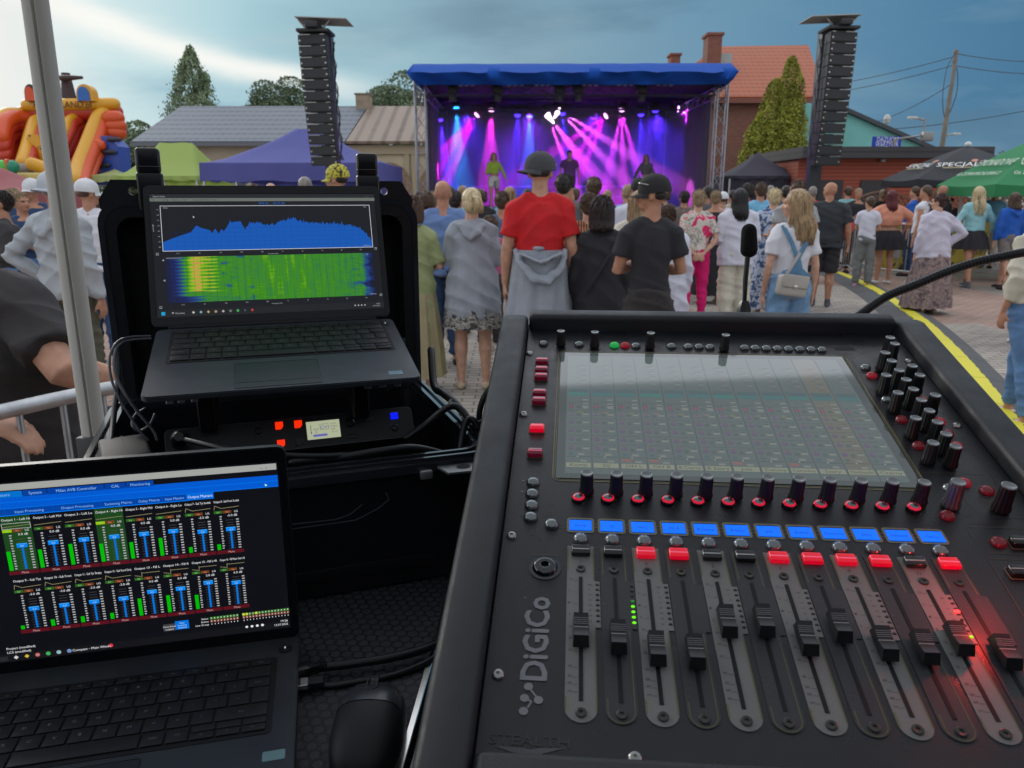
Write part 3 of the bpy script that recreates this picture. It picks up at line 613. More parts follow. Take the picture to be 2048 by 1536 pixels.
# ================================================================== STAGE
ALU = mat('truss_aluminium', (.36, .37, .40), .45, .7)
def truss(b, A, C, s=.29, r=.024, step=.42):
    A = Vector(A); C = Vector(C); d = (C-A); L_ = d.length; t = d.normalized(); x = Vector((1, 0, 0)) if abs(t.x) < .7 else Vector((0, 0, 1)); y = t.cross(x).normalized(); x = y.cross(t).normalized()
    cs = [(x*a+y*c)*s/2 for a, c in ((-1, -1), (1, -1), (1, 1), (-1, 1))]
    for c in cs: tube(b, [A+c, C+c], r, 6)
    k = max(2, int(L_/step))
    for i in range(k):
        p = A+t*L_*i/k; q = A+t*L_*(i+1)/k
        for j in range(4):
            u, v = (j, (j+1) % 4) if i % 2 else ((j+1) % 4, j)
            tube(b, [p+cs[u], q+cs[v]], r*.42, 4)
def stage():
    Y = 23.0; D = 7.5
    xl = P(843, 280, Y).x; xr = P(1438, 280, Y).x; zf = 1.15; zt = P(1100, 165, Y).z
    root = thing('concert_stage', 'concert stage with blue roof cover, truss towers and purple lights', 'stage', ((xl+xr)/2, Y+D/2, 0)); ox = root.location.x; w = (xr-xl)/2; hd = D/2
    deck = mat('stage_deck', (.03, .03, .035), .5); b = B(); box(b, -w-.3, w+.3, -hd-.4, hd+.3, zf-.12, zf); obj('deck', b, deck, root, None)
    sk = mat('stage_skirt', rough=.9, pat=pstripe(1.2, [(0, (.015, .015, .02)), (1, (.05, .05, .055))], 'X')); b = B(); box(b, -w-.25, w+.25, -hd-.3, -hd-.26, 0, zf-.13); obj('skirt', b, sk, root, None)
    for sx in (-1, 1):
        for sy in (-1, 1): b = B(); truss(b, (sx*w, sy*hd, 0), (sx*w, sy*hd, zt)); obj('tower', b, ALU, root, 60)
        b = B(); truss(b, (sx*w, -hd+.2, zt-.25), (sx*w, hd-.2, zt-.25)); obj('side_truss', b, ALU, root, 60)
    for sy in (-hd, 0, hd-1.0): b = B(); truss(b, (-w+.2, sy, zt-.2), (w-.2, sy, zt-.2), .3, .020, .5); obj('cross_truss', b, mat('truss_shaded', (.06, .06, .075), .5, .5), root, 60)  # same aluminium, with the shade under the roof put into a darker colour
    # second inner pole seen through the stage
    b = B(); truss(b, (w*.72, hd-1.6, zf), (w*.72, hd-1.6, zt)); obj('inner_tower', b, ALU, root, 60)
    # rear cloth and side cloths: grey folds
    cl = mat('backdrop_cloth', (.022, .02, .035), .9)
    def curtain(name, A, C, z0, z1, m, amp=.06, n=120):
        V = []; F = []; A = Vector(A); C = Vector(C); nn = (C-A).cross(Vector((0, 0, 1))).normalized()
        for i in range(n+1): q = A.lerp(C, i/n)+nn*amp*math.sin(i*.9+math.sin(i*.23)*2); V += [(q.x, q.y, z0), (q.x, q.y, z1)]
        for i in range(n): F.append((2*i, 2*i+2, 2*i+3, 2*i+1))
        me = bpy.data.meshes.new(name); me.from_pydata(V, [], F); return fin(name, me, m, root, 180)
    curtain('backdrop', (-w, hd-.1, 0), (w, hd-.1, 0), zf, zt, cl)
    curtain('side_curtain', (-w+.1, -hd+.8, 0), (-w+.1, hd-.2, 0), zf, zt-.2, mat('side_cloth', (.10, .10, .12), .9), .05, 70)
    curtain('side_curtain', (w-.1, -hd+.8, 0), (w-.1, hd-.2, 0), zf, zt-.2, mat('side_cloth', (.10, .10, .12), .9), .05, 70)
    # pale panels across the back
    for px0, px1, py0, py1 in ((990, 1030, 225, 372), (1098, 1160, 290, 368), (1165, 1232, 295, 366), (1262, 1300, 230, 360)):
        a = P(px0, py0, Y+D-.6); c = P(px1, py1, Y+D-.6); b = B(); box(b, a.x-ox, c.x-ox, hd-.62, hd-.55, max(c.z, zf+.02), a.z, .01); obj('back_panel', b, mat('grey_panel', (.16, .15, .19), .8), root, None)
    # low riser, monitors and fence line on stage
    for x in (-3.0, -1.2, .9, 2.6):
        b = B(); M = Matrix.Translation((x, -hd+.5, zf)) @ Matrix.Rotation(math.pi/2, 4, 'Z') @ Matrix.Rotation(math.pi/2, 4, 'X'); prism(b, [(-.25, 0), (.25, 0), (.2, .15), (-.1, .38)], -.3, .3, M); o = obj('floor_monitor', b, BLK, root)
    for z in (zf+.35, zf+.7): b = B(); tube(b, [(-w+1.2, hd-2.6, z), (w-1.2, hd-2.6, z)], .02, 6); obj('handrail', b, ALU, root)
    for i in range(9): b = B(); x = -w+1.2+i*(2*w-2.4)/8; tube(b, [(x, hd-2.6, zf), (x, hd-2.6, zf+.72)], .02, 6); obj('rail_post', b, ALU, root)
    # blue roof tarpaulin: crumpled front fascia leaning out, top sheet behind
    bl = mat('roof_tarpaulin', (.008, .07, .36), .75, spec=.15, bump=.6, bs=1.2)
    a0 = P(812, 145, Y-1.3); a1 = P(1478, 143, Y-1.3); t0 = P(826, 128, Y-.6); t1 = P(1462, 126, Y-.6); b0 = P(838, 170, Y-.9); b1 = P(1456, 169, Y-.9)
    rows = [(b0, b1), (a0.lerp(b0, .45), a1.lerp(b1, .45)), (a0, a1), (a0.lerp(t0, .6), a1.lerp(t1, .6)), (t0, t1), (t0+Vector((.1, 2.5, .32)), t1+Vector((-.1, 2.5, .32))), (t0+Vector((.2, D+.8, .1)), t1+Vector((-.2, D+.8, .1)))]
    V = []; F = []; n = 150
    for ri, (p, q) in enumerate(rows):
        for i in range(n+1):
            v = p.lerp(q, i/n); am = (.03, .10, .08, .05, .02, .01, 0)[ri]
            k = noise.noise(Vector((v.x*1.6+ri*.55, ri*.4, 0)))+1.1*(abs(math.sin(v.x*2.6+ri*1.1+1.5*noise.noise(Vector((v.x*.6, 0, 7)))))-.6)
            V.append((v.x-ox, v.y-(Y+hd)+am*k*1.6, v.z+am*.6*k))
    for r_ in range(len(rows)-1):
        for i in range(n): a = r_*(n+1)+i; F.append((a, a+1, a+n+2, a+n+1))
    me = bpy.data.meshes.new('roof_cover'); me.from_pydata(V, [], F); fin('roof_cover', me, bl, root, 80)
    for s, (p0, p1, p2) in ((-1, (a0, t0, b0)), (1, (a1, t1, b1))):
        b = B(); f = lambda v: b.verts.new((v.x-ox, v.y-Y-hd, v.z)); e = Vector((0, D+.8, 0)); b.faces.new([f(p0), f(p1), f(p1+e), f(p0+e)]); b.faces.new([f(p2), f(p0), f(p0+e), f(p2+e)]); obj('roof_side', b, bl, root)
    b = B(); box(b, -w-.15, w+.15, -hd-.02, hd, zt+.06, zt+.12); obj('ceiling_cloth', b, mat('ceiling_cloth', (.05, .05, .07), .9), root, None)
    # unlit lamps hanging under the front truss
    for q in (905, 995, 1120, 1158, 1285): a = P(q, 176, Y-.1); b = B(); box(b, a.x-ox-.14, a.x-ox+.14, -hd-.12, -hd+.2, a.z-.15, a.z+.15, .03); lathe(b, [(0, 0), (.1, 0), (.12, .2), (0, .2)], (a.x-ox, -hd, a.z-.35), 10); obj('par_lamp', b, BLK, root)
    for q in (933, 1030, 1085, 1180, 1250, 1330): a = P(q, 168, Y-.1); b = B(); [ell(b, (a.x-ox+k*.17, -hd-.1, a.z), (.07, .05, .07), None, 8, 6) for k in (-1, 0, 1)]; obj('blinder_lamp', b, mat('lens_dim', (.3, .3, .36), .2), root)
    # lit moving heads with their own spot light
    Yl = Y+4.2
    LS = [(954, 230, (1, .0, .70), [(-.75, -.75), (-.58, -.8), (-.42, -.9)], 12000), (982, 220, (1, .04, .80), [(-.10, -.9), (.0, -.95), (.08, -.9)], 9000), (913, 216, (.02, .35, 1), [(.03, -.95)], 9000),
          (1059, 233, (.02, .15, 1), [(0, -1)], 9000), (1035, 231, (.05, .02, 1), [(-.05, -.9)], 4000), (1095, 230, (1, .08, .9), [(.45, -.55), (.6, -.85), (.3, -.8)], 14000), (1118, 220, (1, .12, .9), [(.55, -.6), (.95, -.6)], 14000),
          (1212, 232, (1, .0, .80), [(-.9, -.6), (-.62, -.8), (-.40, -.85)], 10000), (1243, 220, (.95, .05, 1), [(-.2, -.9), (.02, -1), (.22, -.85)], 10000),
          (1125, 228, (.05, .02, 1), [(.1, -.9)], 4000), (1282, 230, (.05, .02, 1), [(0, -.9)], 2600), (1311, 222, (.05, .02, 1), [(.05, -.9)], 2600), (1356, 218, (.8, .04, 1), [(1, -.12), (.95, -.55), (.65, -.85)], 11000), (880, 240, (.08, .02, 1), [(.1, -1)], 9000)]
    for i, (px, py, c, dirs, pw) in enumerate(LS):
        a = P(px, py, Yl); hx, hy, hz = a.x-ox, a.y-Y-hd, a.z
        d0 = Vector((dirs[0][0], -.25, dirs[0][1])).normalized(); q = d0.to_track_quat('Z', 'Y').to_matrix().to_4x4()
        b = B(); M = Matrix.Translation((hx, hy, hz)) @ q; lathe(b, [(0, -.3), (.11, -.28), (.15, -.05), (.14, -.02), (0, -.02)], seg=14, M=M); box(b, hx-.17, hx+.17, hy-.05, hy+.05, hz+.24, hz+.32, .01)
        for s in (-1, 1): box(b, hx+s*.18-.02, hx+s*.18+.02, hy-.04, hy+.04, hz-.02, hz+.32, .01)
        h = obj('stage_lamp', b, BLK, root)
        b = B(); lathe(b, [(0, 0), (.105, 0), (.085, .03), (0, .05)], seg=14, M=M)
        big = i in (5, 6); lc = (1, .7, 1) if big else tuple(min(1, v*.6+.4) for v in c) if pw > 8500 and c[0] > .3 else c
        obj('lamp_lens', b, mat('lens_%d' % i, (.1, .1, .1), .2, emit=lc, es=7 if big else 6), h)
        if big: b = B(); limb(b, [(hx, hy, hz), (hx+(.20 if i == 5 else -.16), hy-.14, hz-.26)], [.10, .03], 10)
        if 'b' in dir() and big: obj('lamp_glare', b, mat('lens_%d' % i), h)  # glowing cone shaped as the white glare in front of the lens
        for (dx, dz) in dirs:
            s = bpy.data.lights.new('spot', 'SPOT'); s.energy = pw*(.85 if c[0] > .3 else .45); s.color = c; s.spot_size = R(11 if c[0] > .3 else 28); s.spot_blend = .6; s.shadow_soft_size = .03; s.use_shadow = True
            so = bpy.data.objects.new('spot_light', s); link(so, root); so.location = (hx, hy-.0, hz); dv = Vector((dx, -.3, dz)).normalized(); so.location = Vector(so.location)+dv*(.42 if big else .12); so.rotation_euler = (-dv).to_track_quat('Z', 'Y').to_euler()
    for x in (-3.2, -1.1, 1.1, 3.2):
        s = bpy.data.lights.new('wash', 'SPOT'); s.energy = 800; s.color = (.10, .02, 1) if abs(x) > 2 else (.24, .03, 1); s.spot_size = R(115); s.spot_blend = 1; s.shadow_soft_size = .1
        so = bpy.data.objects.new('wash_light', s); link(so, root); so.location = (x, .2, zt-.5); so.rotation_euler = (R(38), 0, 0)
    # smoke that makes the beams visible
    b = B(); box(b, -w+.2, w-.2, -hd+.5, hd-.9, zf+.05, zt-.45); o = obj('stage_smoke', b, [], None, None); o.location = (ox, Y+hd, 0)
    M = bpy.data.materials.new('smoke'); M.use_nodes = True; N = M.node_tree.nodes; N.remove(N['Principled BSDF']); v = N.new('ShaderNodeVolumePrincipled'); v.inputs['Color'].default_value = (.85, .8, 1, 1); v.inputs['Density'].default_value = .14; v.inputs['Anisotropy'].default_value = .1
    M.node_tree.links.new(v.outputs[0], N['Material Output'].inputs['Volume']); o.data.materials.append(M); tag(o, kind='stuff')
stage()
# ---- line arrays on towers
def line_array(name, label, px, Y, ptop, pbot, xtop, xbot, flip):
    A = P(xtop, ptop, Y); C = P(xbot, pbot, Y); n = 12; root = thing(name, label, 'loudspeaker', (C.x, Y, 0)); W_ = .58; bxm = mat('speaker_black', (.018, .019, .022), .55); gm = mat('speaker_grille', (.03, .032, .036), .7, bump=.4, bs=400)
    o = Vector(root.location); hgt = (A.z-C.z)/n; mtm = mat('rigging', (.45, .45, .42), .4, .8)
    for k in range(n):
        t = (k+.5)/n; c = C.lerp(A, t); x = c.x-o.x; z = c.z; til = R(7*(1-t)-1); M = Matrix.Translation((x, .25*(1-t)**2, z)) @ Matrix.Rotation(R(9*flip), 4, 'Z') @ Matrix.Rotation(til, 4, 'X')
        b = B(); prism(b, [(-W_/2, -.22), (W_/2, -.22), (W_*.36, .14), (-W_*.36, .14)], -hgt*.47, hgt*.47, M); cb = obj('speaker_box', b, bxm, root)
        b = B(); box(b, -W_/2+.03, W_/2-.03, -.235, -.221, -hgt*.40, hgt*.36, .004, 1, M); obj('grille', b, gm, cb)
        b = B(); box(b, -W_*.47, -W_*.05, -.245, -.236, hgt*.39, hgt*.44, 0, 1, M) if flip < 0 else box(b, W_*.05, W_*.47, -.245, -.236, hgt*.39, hgt*.44, 0, 1, M)
        box(b, W_*.30, W_*.46, -.243, -.236, hgt*.39, hgt*.44, 0, 1, M) if flip < 0 else box(b, -W_*.46, -W_*.34, -.243, -.236, hgt*.39, hgt*.44, 0, 1, M)
        for s in (-1, 1): lathe(b, [(0, 0), (.018, 0), (.018, .006), (0, .006)], (0, 0, 0), 8, M @ Matrix.Translation((s*W_*.43, -.236, -.02)) @ Matrix.Rotation(math.pi/2, 4, 'X'))
        obj('rigging', b, mtm, cb)
    x = A.x-o.x; z = A.z
    b = B(); box(b, x-W_*.55, x+W_*.55, -.3, .3, z+.03, z+.09, .01); box(b, x-.12, x+.12, -.4, .5, z+.09, z+.2, .02); obj('fly_frame', b, bxm, root)
    b = B(); box(b, x-.50, x+.50, -.30, .45, z+.27, z+.29, .004, 1, Matrix.Rotation(R(-2*flip), 4, 'Y')) ; obj('rain_board', b, mat('rain_board', (.35, .36, .33), .7), root)
    b = B()
    for s in (-1, 1): tube(b, [(x+s*.15, -.1, z+.1), (x+s*.3, -.1, z+.27)], .02)
    obj('bracket', b, mtm, root)
    b = B(); mx = C.x-o.x+.02*flip; box(b, mx-.13, mx+.13, .55, .81, 0, z+.12, .01); obj('mast', b, mat('mast_dark', (.03, .035, .045), .5), root)
    for s in (-1, 1): b = B(); box(b, mx+s*.9-.06, mx+s*.9+.06, .6, .75, 0, .1); box(b, min(mx, mx+s*.9), max(mx, mx+s*.9), .64, .70, .04, .1); obj('outrigger', b, mat('mast_dark'), root)
    b = B(); s = -flip
    for j in range(3): pts = [(x+s*(W_*.5+.02+.03*math.sin(i*1.9+j)), .05+.04*j, z-.1-i*(A.z-C.z-.2)/16) for i in range(17)]; tube(b, [(q[0]-(A.x-C.x)*(i/16), q[1], q[2]) for i, q in enumerate(pts)], .010, 5)
    obj('signal_cable', b, BLK, root)
line_array('speaker_tower', 'tall black line-array speaker tower on the left, over the violet gazebo', 640, 16.5, 72, 330, 632, 653, -1)
line_array('speaker_tower', 'tall black line-array speaker tower right of the stage, leaning over the crowd', 1665, 17.0, 66, 330, 1677, 1651, 1)
# ---- inflatable slide
def inflatable():
    Y = 27.0; c0 = P(110, 388, Y); root = thing('inflatable_slide', 'orange and yellow inflatable pirate slide on the left', 'inflatable', (c0.x, Y, 0)); o = Vector(root.location)
    OR = mat('pvc_orange', (.62, .075, .012), .38); OR2 = mat('pvc_deep_orange', (.48, .035, .012), .38); YE = mat('pvc_yellow', (.66, .33, .02), .38); RD = mat('pvc_red', (.45, .01, .03), .35); BR = mat('pvc_brown', (.045, .022, .022), .5); BL = mat('pvc_blue', rough=.4, pat=pnoise(1.6, [(.0, (.03, .08, .40)), (.72, (.5, .16, .35)), (.76, (.03, .08, .40))], True, 1)); BL2 = mat('pvc_plain_blue', (.02, .12, .42), .4)
    q = lambda px, py, dy=0: P(px, py, Y+dy)-Vector((o.x, Y, 0))
    def T(name, pts, r, m, seg=14, sm=5): b = B(); P3 = smoothpath(pts, sm) if sm and len(pts) > 2 else pts; limb(b, P3, [r]*len(P3), seg); return obj(name, b, m, root, 60)
    T('top_beam', [q(55, 211), q(228, 208)], .20, YE, sm=0)
    T('back_beam', [q(48, 228, .2), q(230, 224, .2)], .26, OR2, sm=0)
    for i in range(5): T('back_tube', [q(60+i*1, 240+i*17, .5), q(205-i*3, 240+i*16, .5)], .17, OR if i % 2 else OR2, sm=0)
    # slide rails
    def rail(pts, m1, m2, m3, k=1.0):
        T('rail_tube', [q(x, y, -1.2*t) for x, y, t in pts], .23*k, m1)
        T('rail_tube', [q(x+15*k, y+6, -1.2*t+.05) for x, y, t in pts], .20*k, m2)
        T('rail_tube', [q(x+25*k, y+16, -1.2*t+.2) for x, y, t in pts], .16*k, m3)
    rail([(212, 226, 0), (200, 232, .15), (190, 250, .4), (172, 295, 1), (158, 330, 1.5), (150, 360, 2)], YE, OR, OR, 1.0)
    rail([(88, 240, 0), (72, 242, .15), (65, 255, .4), (55, 290, 1), (45, 325, 1.6)], YE, OR2, OR2, .85)
    rail([(148, 236, 0), (138, 242, .2), (130, 262, .5), (112, 300, 1), (98, 322, 1.5)], YE, OR2, OR2, .7)
    # left end: big curved tubes
    for k in range(4): T('side_tube', [q(58, 238+k*18, .1), q(30, 235+k*18, -.3), q(8+k*4, 246+k*18, -.9), q(0+k*6, 275+k*18, -1.4)], .26-.02*k, OR2 if k else OR)
    T('side_tube', [q(40, 225, -.1), q(12, 226, -.5), q(-8, 240, -1.0)], .16, YE)
    b = B(); f = lambda v: b.verts.new(v)
    for x0, x1 in ((22, 60), (140, 180)):
        n = 10; rows = []
        for i in range(n+1): t = i/n; rows.append([f(q(x0+(x1-x0)*s+(1-t)*28-10, 262+78*t, .3-1.6*t)) for s in (0, .33, .66, 1)])
        for i in range(n):
            for j in range(3): b.faces.new([rows[i][j], rows[i][j+1], rows[i+1][j+1], rows[i+1][j]])
    obj('slide_surface', b, RD, root, 60)
    b = B(); prism(b, [(q(85, 300).x, q(85, 335).z), (q(135, 300).x, q(135, 335).z), (q(120, 260).x, q(120, 275).z), (q(100, 260).x, q(100, 275).z)], 1.0, 1.3, Matrix.Rotation(math.pi/2, 4, 'X')); obj('climb_wall', b, mat('pvc_yellow_print', rough=.4, pat=pnoise(3, [(0, (.66, .33, .02)), (.6, (.03, .02, .02)), (.64, (.66, .33, .02))], True, 2)), root)
    # blue skirt side with dark fins
    b = B(); v = [q(210, 276), q(246, 276), (q(262, 296)), q(268, 370), q(175, 372)]
    prism(b, [(p.x, max(p.z, .0)) for p in v], .1, .9, Matrix.Rotation(math.pi/2, 4, 'X')); obj('side_panel', b, BL, root)
    for i, (x, y) in enumerate(((217, 279), (208, 304), (196, 330), (182, 356))): T('fin', [q(x, y, -1.0), q(x+20, y, -1.0)], .075, mat('pvc_dark', (.02, .02, .03), .4), sm=0)
    for i, (x, y) in enumerate(((228, 236), (232, 252), (232, 266))): T('step_tube', [q(x-8, y, -.3), q(x+6, y, -.3)], .24, OR, sm=0)
    for i, (x, y) in enumerate(((210, 290), (200, 312), (190, 336), (176, 358))): T('step_tube', [q(x-14, y-2, -1.0), q(x-8, y+1, -1.0)], .17, OR, sm=0)
    # masts, arched panels
    for (px, y0, y1, ln, rr) in ((131, 146, 205, 34, .15), (6, 256, 340, 30, .2)):
        b = B(); limb(b, [q(px+8, y1, .6), q(px, y0, .6)], [rr*1.7, rr*.9], 12, False); obj('mast', b, BR, root, 60); b = B(); limb(b, [q(px, y0+10, .3), q(px+ln, y0+9, .3)], [.10, .05], 8, False); limb(b, [q(px, y0+10, .3), q(px-ln, y0+9, .3)], [.10, .05], 8, False); obj('mast_arm', b, BR, root, 60)
    for px, w_ in ((182, 17), (76, 13)):
        a = q(px-w_, 204); c = q(px+w_, 204); h = q(px, 171).z; M = Matrix.Rotation(math.pi/2, 4, 'X'); cx = (a.x+c.x)/2; hw = (c.x-a.x)/2
        arch = [(cx-hw, a.z)]+[(cx+hw*math.cos(t)*.95, a.z+(h-a.z)*(.45+.55*math.sin(t))) for t in [math.pi*(1-k/12) for k in range(13)]]+[(cx+hw, a.z)]
        b = B(); prism(b, arch, 0, .35, M); p = obj('arch_panel', b, YE if w_ > 15 else BR, root); b = B(); prism(b, [(cx+(x-cx)*.72-.03, a.z+(z-a.z)*.85) for x, z in arch], .351, .38, M); obj('arch_face', b, BL2 if w_ > 15 else OR, p)
    u = UI(); u.text(0, 0, 'ANIMALAND.pl', .30, (.08, .03, .01), 0, .5, maxw=3.1*.62); t = u.build('lettering', colattr('slide_print'), root); t.rotation_euler = (math.pi/2, 0, 0); p = q(132, 217, 0); t.location = (p.x, -.225, p.z)
    # low front wall and dinghy-like front
    b = B(); a = q(-30, 340, -3); c = q(95, 365, -3); box(b, a.x, c.x, -3.2, -2.6, 0, P(50, 345, Y-3).z, .2, 3); obj('front_wall', b, mat('pvc_ochre', (.45, .33, .08), .5), root, 60)
    T('front_tube', [q(65, 328, -2.6), q(112, 345, -2.6)], .2, YE, sm=0); T('front_tube', [q(-20, 336, -2.4), q(60, 338, -2.4)], .16, mat('pvc_grey', (.22, .2, .18), .5), sm=0)
    for px, cc in ((6, (.08, .45, .05)), (26, (.01, .22, .12))): b = B(); ell(b, q(px, 334, -3.4), (.18, .16, .2)); obj('ball', b, mat('pvc_ball%d' % px, cc, .4), root, 60)
    b = B(); box(b, q(12, 330, -3.4).x, q(20, 330, -3.4).x, -3.5, -3.3, .3, P(16, 318, Y-3.4).z, .05); obj('front_post', b, OR, root)
inflatable()
# ---- crowd barriers
GALV = mat('galvanised', (.38, .39, .40), .42, .85, var=.15, vs=25)
def barrier_mesh(L_, h=1.06, nb=15, r=.019):
    return L_, h, nb, r
def barrier(name, label, A, C, h=1.06, nb=14, r=.019, group=None, foot=True, dark=False):
    A = Vector((A[0], A[1], 0)); C = Vector((C[0], C[1], 0)); L_ = (C-A).length; rz = math.atan2((C-A).y, (C-A).x); t = thing(name, label, 'barrier', A, rz, group); m = GALV
    b = B(); tube(b, [(0, 0, .12), (0, 0, h-.12), (.035, 0, h-.035), (.12, 0, h), (L_-.12, 0, h), (L_-.035, 0, h-.035), (L_, 0, h-.12), (L_, 0, .12)], r, 10, 5); obj('frame', b, m, t, 60)
    b = B(); tube(b, [(0, 0, .17), (L_, 0, .17)], r*.8, 8); obj('bottom_rail', b, m, t, 60)
    for i in range(nb): x = L_*(i+1)/(nb+1); b = B(); tube(b, [(x, 0, .17), (x, 0, h)], .008 if r < .018 else .009, 6); obj('bar', b, m, t, 60)
    if foot:
        for x in (.25, L_-.25): b = B(); tube(b, [(x, -.32, .0), (x, -.25, .05), (x, 0, .17), (x, .25, .05), (x, .32, 0)], .015, 6, 3); obj('foot', b, m, t, 60)
    return t
barrier('crowd_barrier', 'galvanised crowd barrier close by at the lower left, leaned on by a man', (-1.53, 1.10), (-1.03, 2.06), 1.10, 9)
for i, (a, c, lb) in enumerate([((1672, 548), (1745, 546), 'grey crowd barrier behind the bald man in the black shirt'), ((1750, 540), (1850, 538), 'grey crowd barrier behind the red-haired woman'), ((1855, 536), (1950, 534), 'grey crowd barrier with yellow banner behind the blonde in turquoise'), ((1955, 532), (2060, 530), 'grey crowd barrier at far right behind the blue hoodie')]):
    A = G(*a); C = G(*c); barrier('crowd_barrier', lb, A, C, 1.1, 16, .017, 'crowd barriers along the beer garden')
def tilted_barrier():
    A = G(1690, 545); t = barrier('crowd_barrier', 'white crowd barrier standing edge-on beside the red backpack', (A.x, A.y-.3), (A.x+.7, A.y-2.0), 1.05, 9, .02, 'crowd barriers along the beer garden')
tilted_barrier()
def banner():
    A = G(1752, 546); C = G(1958, 541); t = thing('yellow_banner', 'yellow banner with black hazard stripes tied to the barriers', 'banner', (A.x, A.y-.12, 0), math.atan2(C.y-A.y, C.x-A.x)); L_ = (C-A).length
    V = []; F = []; n = 60; cs = []; rows = [.06, .2, .34, .6, .85, 1.02]
    for z in rows:
        for i in range(n+1): V.append((L_*i/n, -.02+.03*noise.noise(Vector((i*.25, z*2, 0))), z))
    for r_ in range(len(rows)-1):
        for i in range(n): a = r_*(n+1)+i; F.append((a, a+1, a+n+2, a+n+1))
    me = bpy.data.meshes.new('sheet'); me.from_pydata(V, [], F); fin('sheet', me, mat('banner_yellow', (.50, .37, .03), .6, var=.15, vs=3), t, 180)
    u = UI()
    for i in range(int(L_/.28)): x = .1+i*.28; u.poly([(x, 0), (x+.12, 0), (x+.24, .14), (x+.12, .14)], (.02, .02, .02), 0)
    for x in (L_*.28, L_*.62, L_*.93): u.text(x, .28, '389', .22, (.02, .02, .02), 0, .5)
    u.text(L_*.45, .62, 'WYNAJEM', .2, (.02, .02, .02), 0, .5); u.text(L_*.90, .62, 'MAX', .2, (.02, .02, .02), 0, .5)
    u.rect(L_*.40, .2, L_*.47, .42, (.2, .35, .08), -.002); u.rect(L_*.10, .25, L_*.16, .45, (.4, .42, .4), -.002)
    o = u.build('lettering', colattr('banner_print'), t); o.rotation_euler = (math.pi/2, 0, 0); o.location = (0, -.065, .07)
banner()
# ---- yellow and black cable ramp in an arc
def ramp():
    px = [(1600, 528), (1665, 547), (1700, 559), (1760, 590), (1810, 625), (1850, 655), (1900, 705), (1950, 764), (2000, 832), (2032, 885), (2075, 990)]
    path = smoothpath([G(*p) for p in px], 8); L_ = [0]
    for a, b in zip(path, path[1:]): L_.append(L_[-1]+(b-a).length)
    def at(s):
        for i in range(len(L_)-1):
            if L_[i+1] >= s: t = (s-L_[i])/(L_[i+1]-L_[i]); return path[i].lerp(path[i+1], t), (path[i+1]-path[i]).normalized()
        return path[-1], (path[-1]-path[-2]).normalized()
    rb = mat('rubber_black', (.075, .078, .08), .8, bump=.4, bs=60); yl = mat('lid_yellow', (.62, .56, .03), .6, bump=.3, bs=70); n = int(L_[-1]/.9)
    for k in range(n):
        s0 = L_[-1]*k/n; s1 = L_[-1]*(k+1)/n-.012; p0, _ = at((s0+s1)/2); t = thing('cable_ramp', 'black rubber cable ramp with yellow lid, one of the arc across the paving', 'cable ramp', (p0.x, p0.y, 0), group='yellow cable ramps laid in an arc'); b = B(); y = B(); prev = None; m = 16
        for i in range(m+1):
            p, d = at(s0+(s1-s0)*i/m); sd = Vector((d.y, -d.x, 0)); sd = sd if sd.x < 0 else -sd   # towards the left in view
            q = lambda a, z: p-p0+sd*a+Vector((0, 0, z))
            ra = [b.verts.new(q(a, z)) for a, z in ((.36, .003), (.33, .012), (.13, .048), (-.12, .048), (-.24, .012), (-.26, .003))]
            w = rnd.uniform(-.010, .018)
            rb_ = [y.verts.new(q(a, z)) for a, z in ((.072+w, .05), (.068+w, .056), (-.068-w*.4, .056), (-.072-w*.4, .05))]
            if prev:
                for A, C in ((prev[0], ra), (prev[1], rb_)):
                    bmx = b if A is prev[0] else y
                    for j in range(len(A)-1): bmx.faces.new([A[j], A[j+1], C[j+1], C[j]])
            else: b.faces.new(ra); y.faces.new(rb_)
            prev = (ra, rb_)
        b.faces.new(prev[0][::-1]); y.faces.new(prev[1][::-1]); obj('base', b, rb, t, 40); obj('lid', y, yl, t, 30)
ramp()
